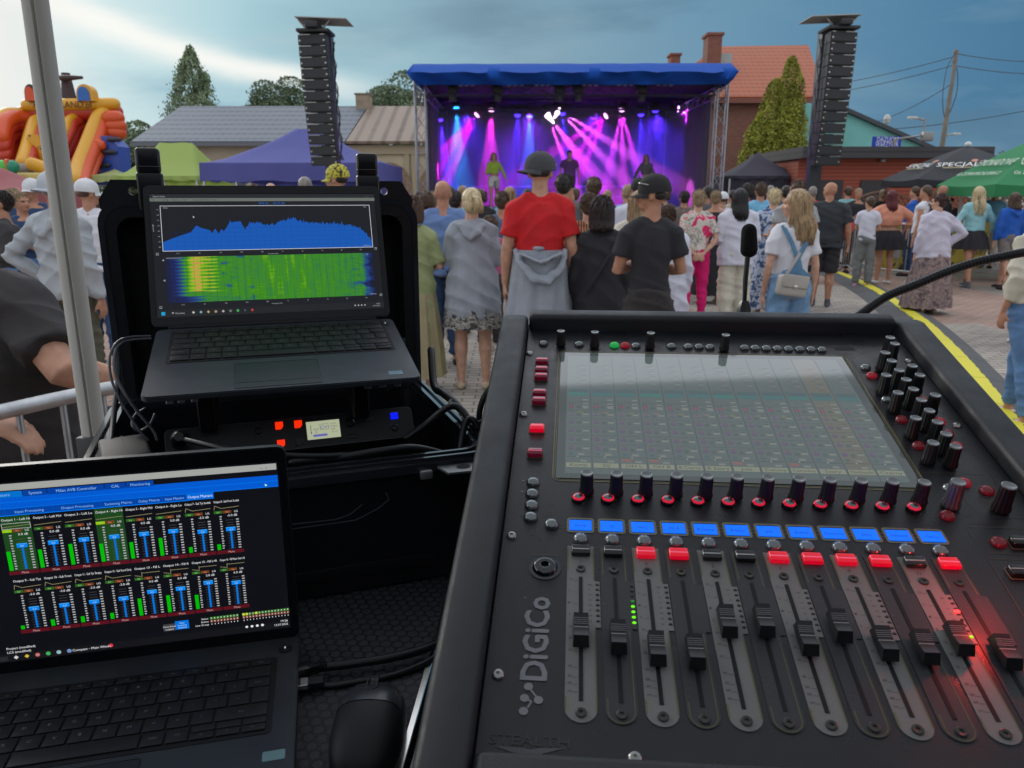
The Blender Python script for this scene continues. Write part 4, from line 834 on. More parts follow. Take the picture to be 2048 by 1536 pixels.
# ================================================================== FOREGROUND
TZ = 1.162
def own_gazebo():
    t = thing('mixing_position_gazebo', 'white aluminium gazebo leg at the left edge with its canopy overhead', 'gazebo', (.7, -.2, 0))
    wp = mat('white_profile', (.47, .47, .43), .5, var=.06, vs=6); fb = fabric('canopy_cloth', (.55, .58, .60), .38); o = Vector(t.location)
    A = P(188, 868, 1.42); A2 = P(89, 0, 1.42)
    for i, (x, y) in enumerate(((A.x, 1.42), (2.4, 1.42), (A.x, -2.0), (2.4, -2.0))):
        b = B(); M = Matrix.Translation((x-o.x, y-o.y, 0)); r = .021
        prof = []
        for k in range(40):
            a = 2*math.pi*k/40; rr = r
            if abs(((a+math.pi*.43) % (2*math.pi))-0) < .10: rr = r*.78
            prof.append((rr*math.cos(a), rr*math.sin(a)))
        prism(b, prof, A.z, 2.25, M); l = obj('leg', b, wp, t, 40)
        b = B(); M2 = M
        for s in (-1, 1): box(b, -.024, .024, s*.016-.009, s*.016+.009, A.z-.07, A.z, .004, 2, M2)
        box(b, -.026, .026, -.027, .027, A.z-.075, A.z-.05, .004, 2, M2); obj('collar', b, mat('dark_grey_plastic', (.05, .055, .06), .5), l)
        b = B(); box(b, -.016, .016, -.016, .016, .01, A.z-.07, .003, 1, M2); obj('inner_leg', b, wp, l); b = B(); box(b, -.05, .05, -.05, .05, 0, .01, 0, 1, M2); obj('foot_plate', b, mat('dark_grey_plastic'), l)
    x0, x1, y0, y1, ze, zp = A.x-.25-o.x, 2.6-o.x, -2.2-o.y, 1.50-o.y, 2.22, 2.95; cx, cy = (x0+x1)/2, (y0+y1)/2
    b = B(); n = 12; V = []
    for j in range(2*n+1):
        for i in range(2*n+1): u, v = i/n-1, j/n-1; V.append(b.verts.new((cx+u*(x1-x0)/2, cy+v*(y1-y0)/2, ze+(zp-ze)*(1-max(abs(u), abs(v)))**1.15)))
    N2 = 2*n+1
    for j in range(2*n):
        for i in range(2*n): a = j*N2+i; b.faces.new([V[a], V[a+1], V[a+N2+1], V[a+N2]])
    obj('canopy', b, fb, t, 60)
    b = B(); pts = [(x0, y0), (x1, y0), (x1, y1), (x0, y1)]
    for k in range(4): (a, c), (e, g) = pts[k], pts[(k+1) % 4]; quad(b, (a, c, ze), (e, g, ze), (e, g, ze-.10), (a, c, ze-.10))
    obj('valance', b, fb, t, None)
    b = B(); y = -2.1-o.y; quad(b, (x0, y, .05), (x1, y, .05), (x1, y, ze), (x0, y, ze)); obj('rear_wall', b, fabric('rear_wall_cloth', (.02, .022, .03), .1), t, None)
    b = B(); quad(b, (x1-.1, y, .05), (x1-.1, .2, .05), (x1-.1, .2, ze), (x1-.1, y, ze)); obj('side_wall', b, fabric('rear_wall_cloth', None or (.02, .022, .03), .1), t, None)
    b = B(); quad(b, (x0+.1, y, .05), (x0+.1, .4, .05), (x0+.1, .4, ze), (x0+.1, y, ze)); obj('side_wall', b, fabric('rear_wall_cloth', (.02, .022, .03), .1), t, None)
own_gazebo()
def hexpat(nt, co):
    # honeycomb anti-slip film: rows of six-sided cells
    sc = 1/.0115
    mp = _n(nt, 'ShaderNodeMapping'); mp.inputs['Scale'].default_value = (sc, sc/1.7320508, 1); nt.links.new(co, mp.inputs[0])
    def cell(off):
        a = _n(nt, 'ShaderNodeVectorMath', operation='ADD'); nt.links.new(mp.outputs[0], a.inputs[0]); a.inputs[1].default_value = (off, off, 0)
        f = _n(nt, 'ShaderNodeVectorMath', operation='FRACTION'); nt.links.new(a.outputs[0], f.inputs[0])
        s = _n(nt, 'ShaderNodeVectorMath', operation='SUBTRACT'); nt.links.new(f.outputs[0], s.inputs[0]); s.inputs[1].default_value = (.5, .5, 0)
        x = _n(nt, 'ShaderNodeVectorMath', operation='MULTIPLY'); nt.links.new(s.outputs[0], x.inputs[0]); x.inputs[1].default_value = (1, 1.7320508, 0)
        return x
    def dist(v):
        ab = _n(nt, 'ShaderNodeVectorMath', operation='ABSOLUTE'); nt.links.new(v.outputs[0], ab.inputs[0]); d = _n(nt, 'ShaderNodeVectorMath', operation='DOT_PRODUCT'); nt.links.new(ab.outputs[0], d.inputs[0]); d.inputs[1].default_value = (.5, .8660254, 0)
        s = _n(nt, 'ShaderNodeSeparateXYZ'); nt.links.new(ab.outputs[0], s.inputs[0]); m = _n(nt, 'ShaderNodeMath', operation='MAXIMUM'); nt.links.new(d.outputs['Value'], m.inputs[0]); nt.links.new(s.outputs[0], m.inputs[1]); return m
    m = _n(nt, 'ShaderNodeMath', operation='MINIMUM'); nt.links.new(dist(cell(0)).outputs[0], m.inputs[0]); nt.links.new(dist(cell(.5)).outputs[0], m.inputs[1]); return m.outputs[0]
def hexmat():
    M = mat('honeycomb_film', (.022, .024, .028), .5); nt = M.node_tree; L = nt.links; tc = _n(nt, 'ShaderNodeTexCoord'); h = hexpat(nt, tc.outputs['Object'])
    st = _n(nt, 'ShaderNodeMapRange'); st.inputs[1].default_value = .36; st.inputs[2].default_value = .43; st.inputs[3].default_value = 1; st.inputs[4].default_value = 0; L.new(h, st.inputs[0])
    w = _n(nt, 'ShaderNodeTexWave'); w.inputs['Scale'].default_value = 260; w.bands_direction = 'DIAGONAL'; L.new(tc.outputs['Object'], w.inputs['Vector'])
    mu = _n(nt, 'ShaderNodeMath', operation='MULTIPLY_ADD'); L.new(w.outputs[0], mu.inputs[0]); mu.inputs[1].default_value = .35; mu.inputs[2].default_value = .8
    m2 = _n(nt, 'ShaderNodeMath', operation='MULTIPLY'); L.new(st.outputs[0], m2.inputs[0]); L.new(mu.outputs[0], m2.inputs[1])
    c = pramp(nt, m2.outputs[0], [(.0, (.012, .013, .016)), (1, (.046, .050, .058))], False); L.new(c, nt.nodes['Principled BSDF'].inputs['Base Color'])
    bp = _n(nt, 'ShaderNodeBump'); bp.inputs['Strength'].default_value = .8; bp.inputs['Distance'].default_value = .0006; L.new(m2.outputs[0], bp.inputs['Height']); L.new(bp.outputs[0], nt.nodes['Principled BSDF'].inputs['Normal']); return M
def table():
    # two lidded flight cases side by side; a bright edge profile where they meet
    a = G(890, 1320, TZ); c = G(836, 1536, TZ); d = (a-c).normalized(); yaw = math.atan2(-d.x, d.y); M = Matrix.Translation((c.x-.011, c.y, 0)) @ Matrix.Rotation(yaw, 4, 'Z')
    t = thing('flight_case', 'black flight case with honeycomb top carrying laptops and mouse', 'flight case', mtx=M)
    b = B(); box(b, -.56, -.006, -.35, .70, TZ-.010, TZ); obj('top_panel', b, hexmat(), t, None)
    b = B(); box(b, -.555, -.008, -.345, .695, .02, TZ-.012, .004); obj('body', b, mat('case_laminate', (.02, .021, .025), .5), t)
    b = B(); box(b, -.006, .0, -.35, .70, TZ-.03, TZ+.0022, .0007, 1); obj('edge_profile', b, mat('edge_aluminium', (.78, .77, .72), .22, 1), t)
    t2 = thing('flight_case', 'black flight case under the mixing console', 'flight case', mtx=M @ Matrix.Translation((.004, 0, 0)))
    b = B(); box(b, .008, .62, -.35, .70, .02, TZ-.008, .004); obj('body', b, mat('case_laminate'), t2); b = B(); box(b, 0, .006, -.35, .70, TZ-.03, TZ-.001, .0007, 1); obj('edge_profile', b, mat('edge_aluminium_dull', (.25, .25, .25), .4, 1), t2)
    b = B(); box(b, .0062, .62, -.35, .70, TZ-.0078, TZ-.003); obj('top_panel', b, mat('honeycomb_film'), t2, None)
table()
# ------------------------------------------------------------------ mixing console
MO = frame((.048, .66, 1.353), -4.48, 16.19)
def console():
    C = thing('mixing_console', 'black digital mixing console with touchscreen, rotary knobs and twelve faders', 'mixing console', mtx=MO)
    pm = mat('console_powder', (.014, .015, .020), .36, spec=.75, bump=.10, bs=900, rv=.10); cm = mat('console_cheek', (.034, .037, .043), .45, bump=.15, bs=1200, rv=.10)
    ch = mat('button_chrome', (.30, .33, .34), .2, .8); kb = mat('knob_black', (.014, .015, .017), .32); ol = mat('outline_gold', (.20, .19, .11), .5)
    b = B(); box(b, -.0500, .392, -.335, .3100, -.075, 0, .001, 1); obj('panel', b, pm, C)
    # cheeks, arm-rest and rear bar
    def cheek(x0, x1, nm):
        b = B(); prism(b, [(-.42, -.060), (-.42, .004), (-.40, .014), (-.30, .016), (.300, .016), (.316, .012), (.322, .0), (.322, -.12), (-.1, -.16)], x0, x1, Matrix(((0, 0, 1, 0), (1, 0, 0, 0), (0, 1, 0, 0), (0, 0, 0, 1))))
        bmesh.ops.recalc_face_normals(b, faces=b.faces); bmesh.ops.bevel(b, geom=b.edges[:], offset=.006, segments=3, profile=.5, affect='EDGES'); return obj(nm, b, cm, C)
    cheek(-.0835, -.0508, 'side_cheek'); cheek(.3928, .4255, 'side_cheek')
    b = B(); box(b, -.0490, .3910, .2960, .3190, -.09, .0195, .006, 3); obj('rear_bar', b, cm, C)
    b = B(); box(b, -.0490, .3910, -.42, -.2845, -.055, .012, .006, 3); obj('arm_rest', b, cm, C)
    # screen
    u = UI(); Wd, Hd = .304, .228
    u.rect(-.008, -.007, Wd+.008, Hd+.008, (.03, .032, .036), 0); u.rect(0, 0, Wd, Hd, (.075, .095, .098), .0001); cw = Wd/12
    names = ['Komp', 'DJ', 'OH L', 'OH R', 'B Czarny', 'B Szary', 'Jola', 'Zielony', 'Czerwony', 'Szary', 'Niebieski', 'Czarny']; r = random.Random(3)
    for k in range(12):
        x = k*cw; base = (.085, .108, .110) if k != 10 else (.125, .115, .085)
        u.rect(x+.0006, .008, x+cw-.0009, Hd-.002, base, .0002); u.rect(x+cw-.0008, 0, x+cw-.0002, Hd, (.02, .035, .05), .0003)
        u.rect(x+.001, .0095, x+cw-.0015, .0165, (.26, .27, .18), .0003); u.text(x+cw/2-.0003, .0110, names[k], .0062, (.03, .03, .03), .0004, .5, maxw=cw*.8, sx=1.1)
        u.rect(x+.002, .137, x+cw-.003, .152, (.03, .13, .14) if k % 3 else (.02, .16, .145), .0003); u.rect(x+.002, .1445, x+cw-.003, .152, (.045, .085, .10), .00035)
        for j in range(6):
            y = .040+j*.0152; u.disc(x+.005, y, .0030, (.10, .045, .13) if j < 5 else (.22, .03, .08), .0003); u.line(x+.003, y, x+.007, y+.001, .0006, (.18, .12, .2), .0004); u.disc(x+.0125, y-.001, .0024, (.05, .075, .07), .0003)
            u.rect(x+.0165, y-.0018, x+.0225, y+.0012, (.20, .215, .19), .0003); u.rect(x+.018, y+.003, x+.022, y+.0038, (.04, .05, .05), .0003)
            u.line(x+.001, y+.007, x+cw-.002, y+.007, .0004, (.05, .07, .07), .0003)
            if j < 5: u.rect(x+.0035, y+.0042, x+.0065, y+.0056, (.18, .06, .09), .0003)
        u.disc(x+.005, .031, .0024, (.04, .09, .11), .0003); u.rect(x+.012, .0285, x+.018, .0318, (.2, .21, .18), .0003); u.line(x+.001, .0262, x+cw-.002, .0262, .0006, (.015, .02, .02), .00032); u.disc(x+.0115, .0262, .0008, (.4, .42, .4), .0004)
        if k in (2, 3, 6, 8): u.rect(x+.0015, .0195, x+.0105, .0240, (.24, .08, .08), .0003)
        u.rect(x+.014, .0180, x+.020, .0212, (.2, .21, .18), .0003)
        for j in range(3): u.rect(x+.017, .112+j*.008, x+.0225, .1145+j*.008, (.21, .22, .2), .0003)
        for j in range(2): u.rect(x+.003+j*.003, .108, x+.0037+j*.003, .124, (.02, .03, .035), .0003)
        u.disc(x+.015, .104, .0028, (.16, .12, .10) if k % 2 else (.13, .14, .07), .0003); u.rect(x+.002, .100, x+.008, .1025, (.19, .2, .18), .0003)
        for j in range(9): y = .158+j*.0058; u.rect(x+.014, y, x+.021, y+.0016, (.17, .18, .17) if j % 2 else (.12, .08, .12), .0003)
        for j in range(14): y = .036+j*.0128; u.line(x+.009, y, x+.016, y, .0003, (.045, .06, .06), .00031)
    u.c = [tuple(.45*q+.55*p for p, q in zip(c, (.085, .108, .110))) for c in u.c]
    u.build('touchscreen', emitattr('touchscreen_glass', 1.05, .06, (.012, .014, .014), 1.0), C).location = (0, 0, .0008)
    # printed artwork
    u = UI(); g = (.27, .25, .14); z = .0
    def rline(x0, y0, x1, y1, rr, w, col=g):
        o_ = rrect(x0, y0, x1, y1, rr); i_ = rrect(x0+w, y0+w, x1-w, y1-w, rr-w)
        for k in range(len(o_)): j = (k+1) % len(o_); u.poly([o_[k], o_[j], i_[j], i_[k]], col, z)
    rline(-.0115, -.0110, Wd+.0125, Hd+.0120, .008, .0011); rline(-.0095, -.0090, Wd+.0105, Hd+.0100, .007, .0006)
    cxs = [.0141+.0254*k+.00005*k for k in range(12)]
    for k, x in enumerate(cxs):
        rline(x-.0112, -.0797, x+.0112, -.0613, .0028, .0018, (.30, .29, .18))
        if k < 11: u.rect(x+.0108, -.0690, x+.0146, -.0685, g, z); u.rect(x+.0108, -.0728, x+.0146, -.0723, g, z)
        u.text(x, -.0600, 'select', .0022, (.11, .11, .12), z, .5); u.text(x-.0045, -.0520, 'sw %d' % (k+1), .0020, (.11, .11, .12), z, .5)
        u.line(x+.0015, -.044, x+.0065, -.033, .0006, (.15, .14, .09), z)
    for px0, py0, px1, py1 in ((1540+0, 0, 0, 0),): pass
    def pl(*pts, w=.0005, col=(.12, .105, .075)):
        q = [uv(MO, *p) for p in pts]
        for a, b_ in zip(q, q[1:]): u.line(a[0], a[1], b_[0], b_[1], w, col, z)
    pl((1684, 713), (1727, 713)); pl((1697, 722), (1852, 990)); pl((1704, 720), (1860, 988)); pl((1730, 761), (1756, 761)); pl((1770, 806), (1790, 806)); pl((1776, 847), (1806, 847)); pl((1800, 879), (1826, 879))
    pl((1845, 945), (1974, 949)); pl((1851, 992), (1862, 1012)); pl((1851, 990), (1925, 992)); pl((1925, 992), (1941, 1014)); pl((1985, 1034), (2048, 1037)); pl((1953, 994), (2010, 996)); pl((1932, 1054), (2048, 1058)); pl((1932, 1054), (1946, 1078)); pl((1976, 1106), (2048, 1110)); pl((1976, 1118), (2048, 1120)); pl((1976, 1118), (2048, 1235)); pl((1922, 870), (2020, 1000)); pl((1934, 1046), (1980, 1048))
    for k in range(9): pl((1956+6*k, 998+k), (1972+6*k, 1014+k))
    for y in (720, 738, 752, 784, 800, 855, 904): pl((1095, y), (1118 if y < 900 else 1113, y), w=.0004)
    pl((1116, 1048), (1136, 1048)); pl((1118, 1056), (1136, 1056))
    # maker's name reading upwards, node emblem, tagline
    gy = (.30, .31, .33); x0, y0 = uv(MO, 1090, 1366); x1, y1 = uv(MO, 1090, 1196); vs, fs, w = textmesh('DiGiCo'); L_ = y1-y0; k = .0242
    for q_, (ox, oy) in enumerate(((0, 0), (.0007, 0), (-.0007, 0), (0, .0006), (0, -.0006), (.0005, .0005), (-.0005, -.0005))): u.text(x0+.0005+ox, y0+oy, 'DiGiCo', k, gy, z+q_*1.5e-5, 0, math.pi/2, sx=L_/(w*k))
    for (a, b_) in (((1056, 1374), (1077, 1399)), ((1049, 1396), (1063, 1404)), ((1063, 1404), (1055, 1416))): p, q = uv(MO, *a), uv(MO, *b_); u.line(*p, *q, .0013, gy, z)
    for a in ((1057, 1374), (1049, 1397), (1077, 1401), (1047, 1423)): p = uv(MO, *a); u.disc(p[0], p[1], .0030, gy, z+.0001)
    p = uv(MO, 1057, 1492); u.text(p[0], p[1], 'STEALTH', .010, (.055, .055, .06), z, .5, sx=1.25); tr = [uv(MO, *a) for a in ((986, 1492), (1046, 1497), (1062, 1500), (1080, 1497), (1131, 1497), (1056, 1516))]; u.poly(tr, (.11, .115, .125), z)
    p = uv(MO, 1090, 1112); u.text(p[0], p[1], 'headphones', .0042, (.12, .12, .12), z, .5); p = uv(MO, 1046, 1197); u.text(p[0], p[1], 'TM', .002, gy, z)
    for px, py, s in ((1100, 1024, 'touch'), (1100, 1030, 'turn'), (1042, 1007, 'fader bank'), (1040, 1031, 'assign'), (1935, 1033, 'option'), (1933, 1039, 'all'), (1044, 973, 'bank')): p = uv(MO, px, py); u.text(p[0], p[1], s, .0026, (.10, .10, .11), z, .5)
    for px, py, up in ((1046, 962, 1), (1044, 984, -1)): p = uv(MO, px, py); u.poly([(p[0]-.0016, p[1]-.0012*up), (p[0]+.0016, p[1]-.0012*up), (p[0], p[1]+.0016*up)], (.3, .3, .25), z)
    p = uv(MO, 1689, 697); u.frame(p[0]-.012, p[1]-.005, p[0]+.012, p[1]+.005, .0008, (.12, .10, .09), z); u.rect(p[0]-.011, p[1]-.0035, p[0]+.011, p[1]+.0035, (.002, .002, .002), z+.0001)
    u.build('panel_print', colattr('console_print', .5), C).location = (0, 0, .0004)
    # fader strips
    la = mat('strip_light', (.25, .25, .245), .45); da = mat('strip_dark', (.055, .058, .066), .45); slot = mat('slot_black', (.002, .002, .003), .6)
    caps_px = [(1164.8, 1255), (1240.4, 1268.7), (1317, 1292), (1394, 1298), (1460.5, 1237.7), (1530, 1236.7), (1616, 1272), (1683, 1246.8), (1773.8, 1282), (1851, 1288.8), (1916.6, 1272), (2007, 1299)]
    lit = [0, 0, 1, 1, 0, 0, 1, 1, 1, 1, 0, 1]
    capm = mat('fader_cap', (.022, .023, .026), .38); sqb = mat('square_black', (.012, .013, .014), .12, coat=.5); sqr = mat('square_red', (.5, .01, .02), .15, emit=(1, .0, .03), es=.5, coat=.5)
    def hatch(x0, x1, y0, y1, h):
        b = B(); n = 8; rows = []
        for i in range(n+1):
            t = i/n; y = y0+(y1-y0)*t; zz = h*(.62+.38*abs(2*t-.9)**1.5) if 0 < i < n else .0
            rows.append([b.verts.new((x0+.0006*(zz > .001), y, zz)), b.verts.new((x1-.0006*(zz > .001), y, zz))])
        for a, c in zip(rows, rows[1:]): b.faces.new([a[0], a[1], c[1], c[0]])
        b.faces.new([r_[0] for r_ in rows]); b.faces.new([r_[1] for r_ in rows][::-1]); b.faces.new([rows[0][0], rows[-1][0], rows[-1][1], rows[0][1]]); return b
    for k, x in enumerate(cxs):
        w = .0104; yb = -.2568; yt = -.0965
        pts = [(x+w, yt+.0), (x-w, yt)]+[(x-w+.0, yb+w)]+[(x-w*math.cos(R(a)), yb+w-w*math.sin(R(a))) for a in range(15, 180, 15)]+[(x+w, yb+w), (x+w, -.1800), (x+.0142, -.1800), (x+.0142, -.1350), (x+w, -.1350)]
        b = B(); prism(b, pts, .0, .0007); s = obj('fader_strip', b, (la if k % 2 == 0 else da), C, None)
        if k % 2 == 0: pass
        u = UI(); tc = (.05, .05, .052) if k % 2 == 0 else (.10, .10, .11); z = 0
        if k % 2: 
            yl = (.17, .165, .08)
            for a, c in (((x-.0085, yt-.002), (x-.0085, -.128)), ((x+.0085, yt-.002), (x+.0085, -.134)), ((x+.0085, -.182), (x+.0085, yb+.0085)), ((x-.0085, -.238), (x-.0085, yb+.0085))): u.line(*a, *c, .0007, yl, z)
            arc = [(x-.0085*math.cos(R(a)), yb+.0095-.0085*math.sin(R(a))) for a in range(0, 181, 15)]
            for a, c in zip(arc, arc[1:]): u.line(*a, *c, .0007, yl, z)
        else:
            yl = (.20, .185, .10)
            for a, c in (((x-.0098, yt-.002), (x-.0098, -.124)), ((x+.0098, yt-.002), (x+.0098, -.133)), ((x+.0098, -.182), (x+.0098, yb+.0085)), ((x-.0098, -.238), (x-.0098, yb+.0085))): u.line(*a, *c, .0010, yl, z)
        for s_, y in (('10', -.1335), ('5', -.1455), ('0', -.157), ('5', -.1685), ('10', -.180), ('20', -.190), ('30', -.2005), ('40', -.214), ('50', -.222), ('60', -.2275), ('oo', -.2335)):
            u.text(x-.0088, y-.001, s_, .0028, tc, z, 0); u.line(x-.0055, y-.0012, x-.0022, y-.0012, .0003, tc, z)
        u.disc(x-.0088, -.1575, .0008, tc, z); u.text(x-.0005, -.1155, str(k+1), .0045, tc, z, .5)
        for j in range(8):
            y = -.1385-j*.0051; u.text(x+.0052, y-.0008, ('0db', '-5', '-10', '-15', '-20', '-30', '-40', '-50')[j], .0021, tc, z, 0); 
        u.build('scale_print', colattr('console_print'), s).location = (0, 0, .00085)
        for j in range(8):
            y = -.1385-j*.0051; on = (k == 1 and j >= 4) or (k == 1 and j == 3) or (k == 10 and j == 7); b = B(); t_ = B()
            bmesh.ops.create_cone(b, cap_ends=True, segments=10, radius1=.0013, radius2=.0010, depth=.0006, matrix=Matrix.Translation((x+.0123, y, .0010)) @ Matrix.Diagonal((1.15, .85, 1, 1))); t_.free()
            if k in (1, 10) or k % 2 == 0: obj('level_led', b, mat('led_green', (.1, .6, .02), .3, emit=(.18, 1, .0), es=(1.0)) if on and j > 3 else mat('led_dim_green', (.05, .2, .03), .3, emit=(.02, .3, .03), es=.5) if on else mat('led_off', (.04, .042, .045), .4), s)
            else: b.free()
        for y in (-.1225, -.2500): b = B(); lathe(b, [(.0036, 0), (.0036, .0012), (.0028, .0016), (.0014, .0013), (.0012, .0006), (0, .0006)], (x, y, .0006), 16); obj('strip_screw', b, mat('screw_dark', (.09, .09, .085), .35, .8), s)
        b = B(); box(b, x-.0014, x+.0014, -.2412, -.1308, .0007, .0011); obj('fader_slot', b, slot, s, None)
        cx, cy = uv(MO, *caps_px[k], .009); b = hatch(x-.0056, x+.0056, cy-.0125, cy+.0135, .0100); bmesh.ops.translate(b, verts=b.verts, vec=(0, 0, .0036)); box(b, x-.001, x+.001, cy-.003, cy+.003, 0, .0052); c = obj('fader_cap', b, capm, C, 50)
        b = B(); cz = lambda y: .0036+.0100*(.62+.38*abs(2*(y-cy+.0125)/.026-.9)**1.5); [box(b, x-.0051, x+.0051, cy+o_, cy+o_+w_, cz(cy+o_)-.0004, cz(cy+o_)+.0003) for o_, w_ in ((-.0008, .0009), (.0022, .0004), (.0036, .0004), (.0050, .0004), (.0064, .0004))]; obj('cap_line', b, mat('cap_line', (.30, .31, .33), .3), c)
        b = B(); box(b, x-.0074, x+.0074, -.1090, -.0985, .0006, .0052, .0014, 3); q = obj('mute_button', b, sqr if lit[k] else sqb, C)
        b = B(); box(b, x-.0068, x+.0068, -.1052, -.1038, .0053, .0056, .0001, 1); obj('button_ridge', b, mat('ridge_silver', (.55, .56, .56), .25, .6) if not lit[k] else mat('ridge_pink', (.8, .2, .3), .25, emit=(1, .1, .2), es=.45), q)
        b = B(); lathe(b, [(.0062, 0), (.0062, .0012), (.0052, .0030), (.0032, .0043), (0, .0049)], (x, -.0880, .0002), 20); obj('select_button', b, ch, C, 60)
        b = B(); box(b, x-.0092, x+.0092, -.0770, -.0645, .0002, .0008); d = obj('scribble_display', b, mat('lcd_blue', (.0, .1, .5), .2, emit=(.0, .14, .95), es=1.0), C, None)
        u = UI(); u.text(x, -.0725, names[k], .0036, (.0, .05, .35), .00095, .5, maxw=.016); u.build('display_text', emitattr('lcd_text', 1), d)
        # illuminated switch ring + encoder above it
        bx, by = x-.0017, uv(MO, 1148.2, 999)[1]-.0; b = B(); lathe(b, [(.0062, 0), (.0064, .0012), (.0056, .0030)], (bx, by, .0002), 20); r0 = obj('select_switch', b, mat('switch_black', (.01, .01, .012), .3), C, 60)
        b = B(); lathe(b, [(.0054, .0029), (.0046, .0040), (.0040, .0043)], (bx, by, .0002), 20); obj('switch_glow', b, mat('ring_red', (.4, .0, .02), .2, emit=(1, .01, .06), es=.55), r0, 60)
        b = B(); lathe(b, [(.0041, .0041), (.0028, .0050), (0, .0054)], (bx, by, .0002), 20); obj('switch_cap', b, ch, r0, 60)
        knob(b, C, cxs[k]+.0052, -.0288)
    # top row
    for px, py, kind in [(1086.6, 684.5, 0), (1158.5, 686, 0), (1229, 687.6, 2), (1250.5, 688, 1), (1272, 688.8, 0), (1343.3, 689.6, 0), (1376.6, 690.5, 0), (1398.3, 691, 0), (1420.4, 691.6, 0), (1489.4, 692.8, 0), (1510.9, 693.4, 0), (1533, 694, 0), (1555, 694.6, 0), (1577.3, 695.2, 0), (1600, 695.8, 0), (1622.6, 696.3, 0), (1644.4, 696.8, 0),
                         (1066, 961, 0), (1064, 984, 0), (1063, 1007, 0), (1061, 1031, 0), (1103, 1045, 0), (1732, 732, 0), (1744, 748, 1), (1775, 796, 0), (1804, 836, 3), (1847, 797, 3), (1880, 840, 1), (1897, 864, 3), (1838, 888, 3), (1914, 889, 1), (1929, 962, 1), (1975.5, 978, 3), (1896, 1028, 3), (1901, 973, 0), (1999, 1081, 3)]:
        x, y = uv(MO, px, py, .003); r = .0058 if py > 900 else .0054; b = B(); lathe(b, [(r*1.05, 0), (r*1.05, .0012), (r*.9, .0030), (r*.55, .0042), (0, .0047)], (x, y, .0002), 20)
        m = [ch, mat('dome_red', (.14, .06, .065), .2, .5, emit=(1, .02, .06), es=.16), mat('dome_green', (.05, .5, .12), .2, emit=(.02, .8, .15), es=.25), mat('dome_dark_red', (.12, .07, .075), .22, .6, emit=(.6, .0, .02), es=.10)][kind]; obj('push_button', b, m, C, 60)
    for px, py in ((1122, 661), (1190, 663), (1302, 665), (1452, 669)): x, y = uv(MO, px, py, .021); knob(None, C, x, y, .88)
    for px, py in [(980, 195), (1012, 238), (945, 300), (990, 357), (1135, 392), (1042, 423), (1187, 457), (1092, 488), (952, 457), (1142, 555), (1035, 580), (1295, 597), (1197, 630), (1253, 705), (1158, 757), (1310, 785), (1370, 868), (1280, 930), (1437, 955), (1447, 1228), (1800, 1255)]:
        x, y = uv(MO, 1500+px/3.491, 620+py/3.491, .022); knob(None, C, x, y, .98 if px < 1440 else 1.15, mat('knob_silver', (.22, .24, .26), .25, .7) if px == 1447 else None)
    for px, py, l in ((1084, 720, 0), (1083, 737, 0), (1082, 751, 0), (1079, 783, 0), (1078, 799, 0), (1074, 854, 1), (1070, 903, 0), (2042, 1081, 2), (2040, 1140, 2)):
        x, y = uv(MO, px, py, .004); b = B(); box(b, x-.0072, x+.0072, y-.0052, y+.0052, .0002, .0055, .0016, 3); q = obj('function_button', b, [mat('square_dark_red', (.07, .012, .018), .12, emit=(.35, .0, .05), es=.14, coat=.6), sqr, sqb][l], C)
        b = B(); box(b, x-.0066, x+.0066, y-.0008, y+.0004, .0056, .0059, .0001, 1); obj('button_ridge', b, mat('ridge_pink') if l < 2 else mat('ridge_silver'), q)
        b = B(); ring(b, rrect(x-.0082, y-.0063, x+.0082, y+.0063, .002, 3), rrect(x-.0077, y-.0058, x+.0077, y+.0058, .0017, 3), .0001, .0007); obj('button_bezel', b, ol, q)
    x, y = uv(MO, 1090, 1137); b = B(); lathe(b, [(.0125, 0), (.0125, .0005), (.0098, .0009), (.0094, .0030), (.0078, .0046), (.0040, .0052), (.0032, .0046), (.0030, -.003), (0, -.003)], (x, y, .0002), 28); obj('headphone_jack', b, mat('jack_chrome', (.12, .13, .14), .10, 1), C, 50)
    for px, py in ((1059, 707), (1047, 829), (1023, 1072), (996, 1350), (1270, 1517), (1817, 723), (1914, 852)):
        x, y = uv(MO, px, py); b = B(); lathe(b, [(.0044, 0), (.0040, .0014), (.0026, .0022), (.0013, .0022), (.0012, .0008), (0, .0008)], (x, y, .0002), 16); obj('panel_screw', b, mat('screw_steel', (.5, .5, .48), .25, .9), C, 50)
    # rear housing resting on the case, clip led
    b = B(); prism(b, [(.30, -.10), (.30, -.02), (-.36, -.02), (-.36, -.035), (-.12, -.13)], -.0500, .392, Matrix(((0, 0, 1, 0), (1, 0, 0, 0), (0, 1, 0, 0), (0, 0, 0, 1)))); obj('housing', b, pm, C, None)
    x, y = uv(MO, 1914, 1224, .001); b = B(); ell(b, (x, y, .0015), (.0022, .0016, .001)); obj('clip_led', b, mat('led_red', (.4, .01, .01), .3, emit=(1, .02, .02), es=6), C)
    l = bpy.data.lights.new('red_cast_fill', 'POINT'); l.energy = .10; l.color = (1, .04, .03); l.shadow_soft_size = .003; lo = bpy.data.objects.new('red_cast_lamp', l); link(lo, C); lo.location = (x+.018, y-.004, .034)  # unseen point lamp added above the panel to spread the red cast
